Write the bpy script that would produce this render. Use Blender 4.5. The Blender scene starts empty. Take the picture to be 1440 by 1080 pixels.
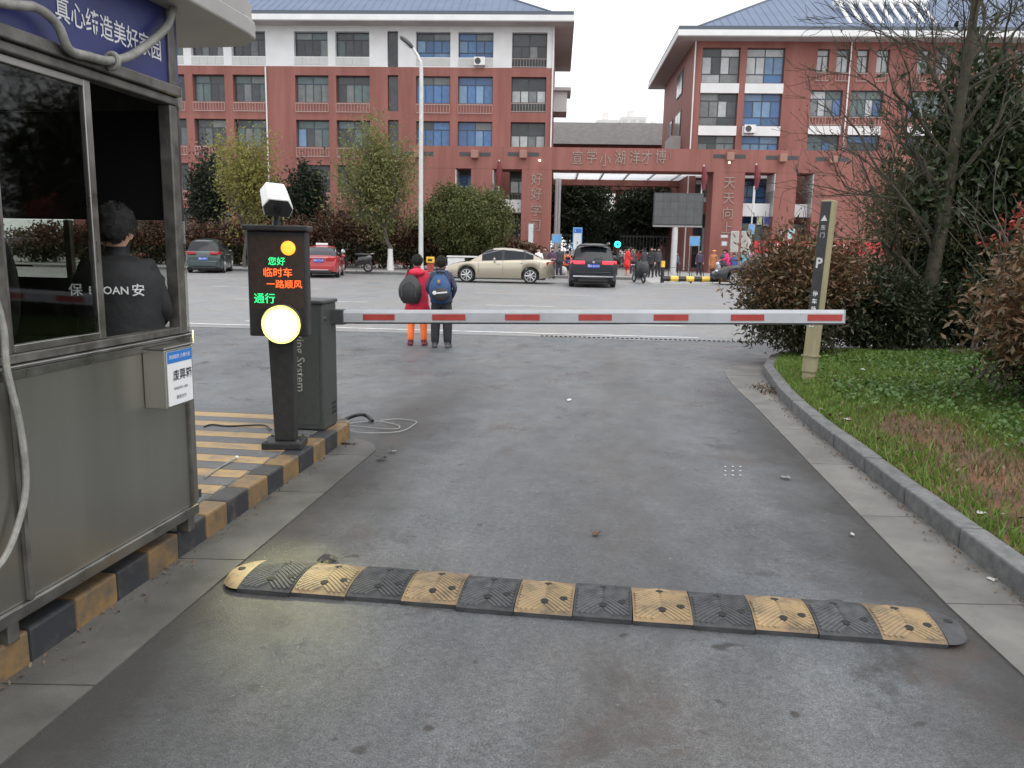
import bpy, bmesh, math, random
import numpy as np
from mathutils import Vector, Matrix, Euler

SC = bpy.context.scene
COL = SC.collection
rad = math.radians

# ------------------------------------------------------------------ camera
F = 1120.0
PITCH = math.atan(190 / 1120)
ROLL = rad(1.1)
CAM_H = 1.5
cam_d = bpy.data.cameras.new('camera')
cam_d.sensor_width = 36
cam_d.lens = F / 1440 * 36
cam_d.clip_start = 0.05
cam_d.clip_end = 3000
cam = bpy.data.objects.new('camera', cam_d)
COL.objects.link(cam)
CAM_R = Matrix.Rotation(math.pi / 2 - PITCH, 3, 'X') @ Matrix.Rotation(ROLL, 3, 'Z')
cam.matrix_world = Matrix.Translation((0, 0, CAM_H)) @ CAM_R.to_4x4()
SC.camera = cam

# ------------------------------------------------------------------ sky and sun
SUN_EL, SUN_AZ = rad(62), rad(140)
w = bpy.data.worlds.new('World')
SC.world = w
w.use_nodes = True
nt = w.node_tree
bg = nt.nodes['Background']
sky = nt.nodes.new('ShaderNodeTexSky')
sky.sky_type = 'NISHITA'
sky.sun_disc = False
sky.sun_elevation = SUN_EL
sky.sun_rotation = SUN_AZ
sky.air_density = 1.0
sky.dust_density = 6.0
sky.ozone_density = 1.0
hsv = nt.nodes.new('ShaderNodeHueSaturation')
hsv.inputs['Saturation'].default_value = 0.22
nt.links.new(sky.outputs[0], hsv.inputs['Color'])
cl = nt.nodes.new('ShaderNodeMix'); cl.data_type = 'RGBA'      # even overcast layer over the clear-sky model
cl.inputs[0].default_value = 0.72
cl.inputs[7].default_value = (7.6, 7.75, 8.0, 1)
nt.links.new(hsv.outputs[0], cl.inputs[6])
nt.links.new(cl.outputs[2], bg.inputs['Color'])
bg.inputs['Strength'].default_value = 0.15
sun_d = bpy.data.lights.new('sun', 'SUN')
sun_d.energy = 0.5
sun_d.angle = rad(50)
sun_d.color = (1.0, 0.97, 0.92)
sun = bpy.data.objects.new('sun', sun_d)
COL.objects.link(sun)
_sd = Vector((math.sin(SUN_AZ) * math.cos(SUN_EL), math.cos(SUN_AZ) * math.cos(SUN_EL), math.sin(SUN_EL)))
sun.rotation_euler = (-_sd).to_track_quat('-Z', 'Y').to_euler()
sun.location = (0, -10, 40)
SC.view_settings.view_transform = 'Standard'
SC.view_settings.look = 'None'
SC.view_settings.gamma = 1
SC.view_settings.use_curve_mapping = False
SC.view_settings.exposure = 0.64
SC.cycles.use_denoising = True
SC.cycles.denoising_prefilter = 'ACCURATE'
SC.cycles.max_bounces = 6
SC.cycles.transparent_max_bounces = 12


# ------------------------------------------------------------------ helpers
def ray(u, v):
    return CAM_R @ Vector(((u - 720) / F, -(v - 540) / F, -1))

def G(u, v, z=0.0):
    """ground survey: point of the place at height z seen at photo position u, v"""
    d = ray(u, v); t = (z - CAM_H) / d.z
    return Vector((d.x * t, d.y * t, z))

def Q(u, v, y):
    d = ray(u, v); t = y / d.y
    return Vector((d.x * t, y, CAM_H + d.z * t))

class MB:
    def __init__(s):
        s.v = []; s.f = []; s.m = []
    def add(s, vs, fs, mi=0):
        b = len(s.v)
        s.v += [tuple(p) for p in vs]
        for f in fs:
            s.f.append([b + i for i in f]); s.m.append(mi)
        return b
    def poly(s, pts, mi=0):
        s.add(pts, [range(len(pts))], mi); return s
    def box(s, c, d, rz=0, mi=0, rot=None):
        hx, hy, hz = d[0] / 2, d[1] / 2, d[2] / 2
        R = rot if rot is not None else Matrix.Rotation(rz, 3, 'Z')
        c = Vector(c)
        vs = [c + R @ Vector((x * hx, y * hy, z * hz)) for z in (-1, 1) for y in (-1, 1) for x in (-1, 1)]
        s.add(vs, [(0, 2, 3, 1), (4, 5, 7, 6), (0, 1, 5, 4), (2, 6, 7, 3), (0, 4, 6, 2), (1, 3, 7, 5)], mi); return s
    def bb(s, x0, x1, y0, y1, z0, z1, mi=0):
        return s.box(((x0 + x1) / 2, (y0 + y1) / 2, (z0 + z1) / 2), (abs(x1 - x0), abs(y1 - y0), abs(z1 - z0)), mi=mi)
    def prism(s, pts, z0, z1, mi=0):
        n = len(pts)
        vs = [(p[0], p[1], z0) for p in pts] + [(p[0], p[1], z1) for p in pts]
        s.add(vs, [tuple(reversed(range(n))), tuple(range(n, 2 * n))] + [(i, (i + 1) % n, n + (i + 1) % n, n + i) for i in range(n)], mi); return s
    def tube(s, pts, r, n=8, mi=0, caps=True):
        pts = [Vector(p) for p in pts]
        k = len(pts)
        rs = list(r) if hasattr(r, '__len__') else [r] * k
        vs = []
        up = None
        for i in range(k):
            t = (pts[min(i + 1, k - 1)] - pts[max(i - 1, 0)])
            if t.length < 1e-9: t = Vector((0, 0, 1))
            t.normalize()
            if up is None:
                up = t.orthogonal().normalized()
            else:
                up = (up - t * up.dot(t))
                up = up.normalized() if up.length > 1e-6 else t.orthogonal().normalized()
            sd = t.cross(up)
            for j in range(n):
                a = 2 * math.pi * j / n
                vs.append(pts[i] + (up * math.cos(a) + sd * math.sin(a)) * rs[i])
        fs = [(i * n + j, i * n + (j + 1) % n, (i + 1) * n + (j + 1) % n, (i + 1) * n + j) for i in range(k - 1) for j in range(n)]
        if caps:
            fs += [tuple(reversed(range(n))), tuple(range((k - 1) * n, k * n))]
        s.add(vs, fs, mi); return s
    def lathe(s, prof, n=16, c=(0, 0, 0), axis='Z', mi=0, sx=1, sy=1):
        vs = []
        for r, z in prof:
            for j in range(n):
                a = 2 * math.pi * j / n
                p = Vector((r * math.cos(a) * sx, r * math.sin(a) * sy, z))
                if axis == 'X': p = Vector((p.z, p.x, p.y))
                if axis == 'Y': p = Vector((p.x, -p.z, p.y))
                vs.append(p + Vector(c))
        k = len(prof)
        fs = [(i * n + j, i * n + (j + 1) % n, (i + 1) * n + (j + 1) % n, (i + 1) * n + j) for i in range(k - 1) for j in range(n)]
        fs += [tuple(reversed(range(n))), tuple(range((k - 1) * n, k * n))]
        s.add(vs, fs, mi); return s
    def ball(s, c, r, n=12, k=8, mi=0, cut=(0, 1)):
        r = r if hasattr(r, '__len__') else (r, r, r)
        prof = []
        for i in range(k + 1):
            t = -math.pi / 2 + math.pi * (cut[0] + (cut[1] - cut[0]) * i / k)
            prof.append((max(1e-4, math.cos(t)), math.sin(t)))
        b = len(s.v)
        s.lathe(prof, n, mi=mi)
        for i in range(b, len(s.v)):
            p = s.v[i]; s.v[i] = (c[0] + p[0] * r[0], c[1] + p[1] * r[1], c[2] + p[2] * r[2])
        return s
    def torus(s, c, R, r, axis='X', n=20, k=8, mi=0):
        prof = [(R + r * math.cos(2 * math.pi * i / k), r * math.sin(2 * math.pi * i / k)) for i in range(k + 1)]
        vs = []
        for rr, z in prof[:-1]:
            for j in range(n):
                a = 2 * math.pi * j / n
                p = Vector((rr * math.cos(a), rr * math.sin(a), z))
                if axis == 'X': p = Vector((p.z, p.x, p.y))
                if axis == 'Y': p = Vector((p.x, -p.z, p.y))
                vs.append(p + Vector(c))
        fs = [(i * n + j, i * n + (j + 1) % n, ((i + 1) % k) * n + (j + 1) % n, ((i + 1) % k) * n + j) for i in range(k) for j in range(n)]
        s.add(vs, fs, mi); return s
    def xf(s, M, b=0):
        for i in range(b, len(s.v)):
            s.v[i] = tuple(M @ Vector(s.v[i]))
        return s
    def weld(s, d=1e-4):
        key = {}; mp = []; nv = []
        for p in s.v:
            k = (round(p[0] / d), round(p[1] / d), round(p[2] / d))
            if k not in key: key[k] = len(nv); nv.append(p)
            mp.append(key[k])
        nf, nm = [], []
        for f, m in zip(s.f, s.m):
            g = [mp[i] for i in f]; g = [x for i, x in enumerate(g) if x != g[i - 1]]
            if len(set(g)) >= 3: nf.append(g); nm.append(m)
        s.v, s.f, s.m = nv, nf, nm
        return s
    def mesh(s, name, mats, smooth=False):
        me = bpy.data.meshes.new(name)
        me.from_pydata(s.v, [], s.f)
        for m in (mats if isinstance(mats, (list, tuple)) else [mats]):
            me.materials.append(m)
        me.polygons.foreach_set('material_index', s.m)
        if smooth:
            me.polygons.foreach_set('use_smooth', [True] * len(me.polygons))
            try: me.set_sharp_from_angle(angle=rad(40))
            except Exception: pass
        me.update()
        return me
    def build(s, name, mats, parent=None, smooth=False, bevel=0, loc=None, rz=0):
        o = bpy.data.objects.new(name, s.mesh(name, mats, smooth))
        link(o, parent, loc, rz)
        if bevel: bev(o, bevel)
        return o

def link(o, parent=None, loc=None, rz=0):
    COL.objects.link(o)
    if parent is not None: o.parent = parent
    if loc is not None: o.location = loc
    if rz: o.rotation_euler.z = rz
    return o

def bev(o, wd, seg=2):
    m = o.modifiers.new('bevel', 'BEVEL')
    m.width = wd; m.segments = seg; m.limit_method = 'ANGLE'; m.angle_limit = rad(35)
    return o

def tag(o, label=None, cat=None, group=None, kind=None):
    if label: o['label'] = label
    if cat: o['category'] = cat
    if group: o['group'] = group
    if kind: o['kind'] = kind
    return o

def thing(name, label, cat, loc=(0, 0, 0), rz=0, group=None):
    o = bpy.data.objects.new(name, None)
    o.empty_display_size = 0.2
    link(o, None, loc, rz)
    return tag(o, label, cat, group)

def struct(o):
    o['kind'] = 'structure'; return o

def inst(name, me, parent=None, loc=None, rz=0, mat=None):
    """another object on shared mesh data; a material of its own goes into an object slot"""
    o = bpy.data.objects.new(name, me)
    link(o, parent, loc, rz)
    if mat is not None:
        o.material_slots[0].link = 'OBJECT'
        o.material_slots[0].material = mat
    return o

def copy_tree(o, parent=None):
    c = o.copy(); COL.objects.link(c)
    if parent is not None: c.parent = parent
    for ch in list(o.children): copy_tree(ch, c)
    return c

_tm = {}
def text_mesh(body, size, mat, depth=0.0, bold=0.0, align='CENTER', shear=0.0):
    cu = bpy.data.curves.new('lettering', 'FONT')
    cu.body = body; cu.size = size; cu.align_x = align; cu.align_y = 'CENTER'
    cu.extrude = depth; cu.offset = bold; cu.resolution_u = 2; cu.shear = shear
    t = bpy.data.objects.new('lettering_source', cu)
    COL.objects.link(t)
    dg = bpy.context.evaluated_depsgraph_get()
    me = bpy.data.meshes.new_from_object(t.evaluated_get(dg))
    bpy.data.objects.remove(t)
    me.materials.clear(); me.materials.append(mat)
    return me

def text(name, body, size, mat, parent, M, depth=0.0, bold=0.0, align='CENTER', sx=1.0):
    """flat lettering; M maps text plane (x right, y up, z out) into the parent's space"""
    me = text_mesh(body, size, mat, depth, bold, align)
    me.transform(M @ Matrix.Diagonal((sx, 1, 1, 1)))
    o = bpy.data.objects.new(name, me)
    return link(o, parent)

def frame(o, x, y, z=None):
    x = Vector(x).normalized(); y = Vector(y).normalized()
    z = x.cross(y)
    M = Matrix((x, y, z)).transposed().to_4x4()
    M.translation = Vector(o)
    return M

# ------------------------------------------------------------------ materials
def _n(nt, t, **kw):
    n = nt.nodes.new(t)
    for k, v in kw.items(): setattr(n, k, v)
    return n

def pm(name, c1, c2=None, scale=6.0, rough=0.6, metal=0.0, bump=0.0, bscale=60.0, spec=0.5, coat=0.0, detail=5.0,
       rnd=0.0, ramp=(0.35, 0.65), emit=0.0, ecol=None, rvar=0.0, island=0.0, stretch=None, trans=0.0, alpha=1.0, aniso=0.0):
    m = bpy.data.materials.new(name); m.use_nodes = True
    nt = m.node_tree; b = nt.nodes['Principled BSDF']; L = nt.links.new
    b.inputs['Roughness'].default_value = rough
    b.inputs['Metallic'].default_value = metal
    b.inputs['Specular IOR Level'].default_value = spec
    b.inputs['Coat Weight'].default_value = coat
    b.inputs['Coat Roughness'].default_value = 0.08
    if trans: b.inputs['Transmission Weight'].default_value = trans
    if alpha < 1: b.inputs['Alpha'].default_value = alpha
    if aniso: b.inputs['Anisotropic'].default_value = aniso
    col = None
    tc = _n(nt, 'ShaderNodeTexCoord')
    vec = tc.outputs['Object']
    if stretch:
        mp = _n(nt, 'ShaderNodeMapping'); mp.inputs['Scale'].default_value = stretch
        L(vec, mp.inputs['Vector']); vec = mp.outputs[0]
    if c2 is not None:
        nz = _n(nt, 'ShaderNodeTexNoise'); nz.inputs['Scale'].default_value = scale; nz.inputs['Detail'].default_value = detail
        nz.inputs['Roughness'].default_value = 0.62
        L(vec, nz.inputs['Vector'])
        rp = _n(nt, 'ShaderNodeValToRGB')
        rp.color_ramp.elements[0].position = ramp[0]; rp.color_ramp.elements[1].position = ramp[1]
        rp.color_ramp.elements[0].color = (*c1, 1); rp.color_ramp.elements[1].color = (*c2, 1)
        L(nz.outputs['Fac'], rp.inputs['Fac']); col = rp.outputs['Color']
        if rvar:
            mr = _n(nt, 'ShaderNodeMapRange'); mr.inputs['To Min'].default_value = rough - rvar; mr.inputs['To Max'].default_value = rough + rvar
            mr.inputs['From Min'].default_value = 0.3; mr.inputs['From Max'].default_value = 0.7
            L(nz.outputs['Fac'], mr.inputs['Value']); L(mr.outputs[0], b.inputs['Roughness'])
    else:
        b.inputs['Base Color'].default_value = (*c1, 1)
    if rnd or island:
        h = _n(nt, 'ShaderNodeHueSaturation')
        if col is not None: L(col, h.inputs['Color'])
        else: h.inputs['Color'].default_value = (*c1, 1)
        if rnd:
            oi = _n(nt, 'ShaderNodeObjectInfo'); src = oi.outputs['Random']; amp = rnd
        else:
            oi = _n(nt, 'ShaderNodeNewGeometry'); src = oi.outputs['Random Per Island']; amp = island
        mr = _n(nt, 'ShaderNodeMapRange'); mr.inputs['To Min'].default_value = 1 - amp; mr.inputs['To Max'].default_value = 1 + amp
        L(src, mr.inputs['Value']); L(mr.outputs[0], h.inputs['Value'])
        col = h.outputs[0]
    if col is not None: L(col, b.inputs['Base Color'])
    if bump:
        bn = _n(nt, 'ShaderNodeTexNoise'); bn.inputs['Scale'].default_value = bscale; bn.inputs['Detail'].default_value = 4
        L(vec, bn.inputs['Vector'])
        bp = _n(nt, 'ShaderNodeBump'); bp.inputs['Strength'].default_value = bump; bp.inputs['Distance'].default_value = 0.01
        L(bn.outputs['Fac'], bp.inputs['Height']); L(bp.outputs[0], b.inputs['Normal'])
    if emit:
        b.inputs['Emission Color'].default_value = (*(ecol or c1), 1)
        b.inputs['Emission Strength'].default_value = emit
    return m

def leafmat(name, cols, rough=0.45, sub=0.25, spec=0.4):
    """foliage: each leaf (mesh island) takes its own tint"""
    m = bpy.data.materials.new(name); m.use_nodes = True
    nt = m.node_tree; b = nt.nodes['Principled BSDF']; L = nt.links.new
    g = _n(nt, 'ShaderNodeNewGeometry')
    rp = _n(nt, 'ShaderNodeValToRGB')
    el = rp.color_ramp.elements
    while len(el) < len(cols): el.new(0.5)
    for i, c in enumerate(cols):
        el[i].position = i / max(1, len(cols) - 1); el[i].color = (*c, 1)
    L(g.outputs['Random Per Island'], rp.inputs['Fac'])
    L(rp.outputs[0], b.inputs['Base Color'])
    b.inputs['Roughness'].default_value = rough
    b.inputs['Specular IOR Level'].default_value = spec
    tr = _n(nt, 'ShaderNodeBsdfTranslucent'); L(rp.outputs[0], tr.inputs['Color'])
    mx = _n(nt, 'ShaderNodeMixShader'); mx.inputs[0].default_value = sub
    out = nt.nodes['Material Output']
    L(b.outputs[0], mx.inputs[1]); L(tr.outputs[0], mx.inputs[2]); L(mx.outputs[0], out.inputs['Surface'])
    return m

def asphalt(name, dark, light, stain, edge=None, speck=0.5, wet=0.16, fine=420.0):
    """aggregate asphalt with oil stains; edge=(x_left, x_right) collects dirt beside the gutters"""
    m = bpy.data.materials.new(name); m.use_nodes = True
    nt = m.node_tree; b = nt.nodes['Principled BSDF']; L = nt.links.new
    tc = _n(nt, 'ShaderNodeTexCoord'); vec = tc.outputs['Object']
    def noise(sc, det=6, rg=0.6, st=None, dist=0.0):
        v = vec
        if st:
            mp = _n(nt, 'ShaderNodeMapping'); mp.inputs['Scale'].default_value = st; L(vec, mp.inputs['Vector']); v = mp.outputs[0]
        n = _n(nt, 'ShaderNodeTexNoise'); n.inputs['Scale'].default_value = sc; n.inputs['Detail'].default_value = det
        n.inputs['Roughness'].default_value = rg; n.inputs['Distortion'].default_value = dist
        L(v, n.inputs['Vector']); return n.outputs['Fac']
    def ramp(fac, p0, p1, c0=(0, 0, 0), c1=(1, 1, 1)):
        r = _n(nt, 'ShaderNodeValToRGB'); e = r.color_ramp.elements
        e[0].position = p0; e[1].position = p1; e[0].color = (*c0, 1); e[1].color = (*c1, 1)
        L(fac, r.inputs[0]); return r.outputs[0]
    def mix(fac, a, c, mode='MIX'):
        x = _n(nt, 'ShaderNodeMix', data_type='RGBA', blend_type=mode)
        if isinstance(fac, float): x.inputs[0].default_value = fac
        else: L(fac, x.inputs[0])
        for s, i in ((a, 6), (c, 7)):
            if isinstance(s, tuple): x.inputs[i].default_value = (*s, 1)
            else: L(s, x.inputs[i])
        return x.outputs[2]
    base = ramp(noise(0.8, 8, 0.68, (1, 0.4, 1)), 0.34, 0.66, dark, light)
    k = speck
    # stones: pale grains and dark pits, coarse enough to read near the camera
    base = mix(1.0, base, ramp(noise(fine, 3, 0.75), 0.36, 0.66, (1 - 0.62 * k,) * 3, (1 + 0.75 * k,) * 3), 'MULTIPLY')
    base = mix(1.0, base, ramp(noise(fine * 0.25, 6, 0.75), 0.36, 0.64, (1 - 0.5 * k,) * 3, (1 + 0.42 * k,) * 3), 'MULTIPLY')
    vo = _n(nt, 'ShaderNodeTexVoronoi'); vo.inputs['Scale'].default_value = fine * 0.55; L(vec, vo.inputs['Vector'])
    sp = ramp(vo.outputs['Distance'], 0.10, 0.17, (0.9 * k,) * 3, (0, 0, 0))
    pick = ramp(noise(fine * 0.3, 2, 0.5), 0.56, 0.62)
    base = mix(mix(1.0, sp, pick, 'MULTIPLY'), base, tuple(min(0.6, x * 2.6) for x in light))
    tint = ramp(noise(0.55, 6, 0.6, None, 0.4), 0.36, 0.64, (0.92, 0.99, 1.06), (1.05, 1.0, 0.95))
    base = mix(0.8, base, mix(1.0, base, tint, 'MULTIPLY'))
    base = mix(1.0, base, ramp(noise(3.4, 13, 0.82, (1.0, 0.6, 1)), 0.36, 0.64, (1 - 0.42 * k,) * 3, (1 + 0.3 * k,) * 3), 'MULTIPLY')
    spots = ramp(noise(3.1, 3, 0.5, (0.8, 1.3, 1)), 0.69, 0.73, (0, 0, 0), (0.9,) * 3)
    base = mix(spots, base, stain)
    st = ramp(noise(1.3, 9, 0.72, (1, 0.8, 1), 0.5), 0.585, 0.68, (0, 0, 0), (0.85,) * 3)
    base = mix(st, base, stain)
    st2 = ramp(noise(4.5, 7, 0.7, (0.7, 1.5, 1), 0.3), 0.64, 0.72, (0, 0, 0), (0.6,) * 3)
    base = mix(st2, base, stain)
    if edge:
        sx = _n(nt, 'ShaderNodeSeparateXYZ'); L(vec, sx.inputs[0])
        def mth(op, a, c=None, d=None):
            n = _n(nt, 'ShaderNodeMath', operation=op)
            for i, q in enumerate((a, c, d)):
                if q is None: continue
                if isinstance(q, (int, float)): n.inputs[i].default_value = q
                else: L(q, n.inputs[i])
            return n.outputs[0]
        def mrange(v, a, c, lo=0.0, hi=1.0):
            n = _n(nt, 'ShaderNodeMapRange'); n.inputs['From Min'].default_value = a; n.inputs['From Max'].default_value = c
            n.inputs['To Min'].default_value = lo; n.inputs['To Max'].default_value = hi
            L(v, n.inputs['Value']); return n.outputs[0]
        xw = mth('ADD', sx.outputs[0], mth('MULTIPLY_ADD', noise(1.6, 7, 0.72), 0.9, -0.45))
        dl = mth('ABSOLUTE', mth('SUBTRACT', xw, edge[0])); dr = mth('ABSOLUTE', mth('SUBTRACT', xw, edge[1]))
        band = mth('MAXIMUM', mrange(dl, 0.62, 0.08), mrange(dr, 0.55, 0.05))
        band = mth('MULTIPLY', band, mrange(sx.outputs[1], 7.5, 3.5, 0.0, 0.92))
        base = mix(band, base, stain)
        # oil-brown strip between the wheel tracks, broken up by noise
        mid = mrange(mth('ABSOLUTE', mth('SUBTRACT', mth('ADD', xw, mth('MULTIPLY_ADD', noise(5.0, 8, 0.75), 0.5, -0.25)), 0.22)), 0.5, 0.08)
        mid = mth('MULTIPLY', mid, mrange(noise(1.9, 10, 0.78, (1.2, 0.55, 1), 0.4), 0.38, 0.62, 0.08, 0.68))
        base = mix(mid, base, (0.066, 0.059, 0.055))
        fl = mth('MULTIPLY', mrange(noise(7.5, 2, 0.5), 0.70, 0.735), 0.85)
        base = mix(fl, base, (0.035, 0.031, 0.028))
        gr = mth('MULTIPLY', mrange(noise(34.0, 2, 0.5), 0.745, 0.775), 0.8)
        base = mix(gr, base, (0.03, 0.027, 0.025))
        wf = mth('MULTIPLY', mrange(noise(29.0, 2, 0.5), 0.262, 0.235), 0.7)
        base = mix(wf, base, (0.36, 0.35, 0.33))
        ru = ramp(noise(1.1, 7, 0.72, None, 0.8), 0.57, 0.68, (0, 0, 0), (0.5,) * 3)
        base = mix(ru, base, (0.075, 0.05, 0.036))
    L(base, b.inputs['Base Color'])
    rr = _n(nt, 'ShaderNodeMapRange'); rr.inputs['To Min'].default_value = 0.44 - wet; rr.inputs['To Max'].default_value = 0.44 + wet
    rr.inputs['From Min'].default_value = 0.35; rr.inputs['From Max'].default_value = 0.65
    L(noise(1.3, 5, 0.6), rr.inputs['Value']); L(rr.outputs[0], b.inputs['Roughness'])
    bp = _n(nt, 'ShaderNodeBump'); bp.inputs['Strength'].default_value = 0.9; bp.inputs['Distance'].default_value = 0.008
    L(noise(fine, 3, 0.75), bp.inputs['Height']); L(bp.outputs[0], b.inputs['Normal'])
    return m

def worn_paint(name, paint, under, wear=(0.52, 0.62), scale=9.0, rough=0.6, dirt=(0.05, 0.045, 0.04), dirty=0.35):
    m = bpy.data.materials.new(name); m.use_nodes = True
    nt = m.node_tree; b = nt.nodes['Principled BSDF']; L = nt.links.new
    tc = _n(nt, 'ShaderNodeTexCoord'); oi = _n(nt, 'ShaderNodeObjectInfo')
    va = _n(nt, 'ShaderNodeVectorMath', operation='ADD')
    vs = _n(nt, 'ShaderNodeVectorMath', operation='SCALE'); vs.inputs['Scale'].default_value = 3.7
    cx = _n(nt, 'ShaderNodeCombineXYZ')
    L(oi.outputs['Random'], cx.inputs[0]); L(oi.outputs['Random'], cx.inputs[1]); L(cx.outputs[0], vs.inputs[0])
    L(tc.outputs['Object'], va.inputs[0]); L(vs.outputs[0], va.inputs[1])
    def noise(sc, det, rg=0.65):
        n = _n(nt, 'ShaderNodeTexNoise'); n.inputs['Scale'].default_value = sc; n.inputs['Detail'].default_value = det; n.inputs['Roughness'].default_value = rg
        L(va.outputs[0], n.inputs['Vector']); return n.outputs['Fac']
    def ramp(f, p0, p1, hi=1.0):
        r = _n(nt, 'ShaderNodeValToRGB'); e = r.color_ramp.elements; e[0].position = p0; e[1].position = p1
        e[0].color = (0, 0, 0, 1); e[1].color = (hi, hi, hi, 1); L(f, r.inputs[0]); return r.outputs[0]
    def mix(f, a, c):
        x = _n(nt, 'ShaderNodeMix', data_type='RGBA'); L(f, x.inputs[0])
        for s, i in ((a, 6), (c, 7)):
            if isinstance(s, tuple): x.inputs[i].default_value = (*s, 1)
            else: L(s, x.inputs[i])
        return x.outputs[2]
    c = mix(ramp(noise(3.0, 6), 0.35, 0.75, dirty), paint, dirt)
    c = mix(ramp(noise(scale, 8, 0.72), wear[0], wear[1]), c, under)
    L(c, b.inputs['Base Color']); b.inputs['Roughness'].default_value = rough
    bp = _n(nt, 'ShaderNodeBump'); bp.inputs['Strength'].default_value = 0.3; bp.inputs['Distance'].default_value = 0.004
    L(noise(90, 4), bp.inputs['Height']); L(bp.outputs[0], b.inputs['Normal'])
    return m

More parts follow.
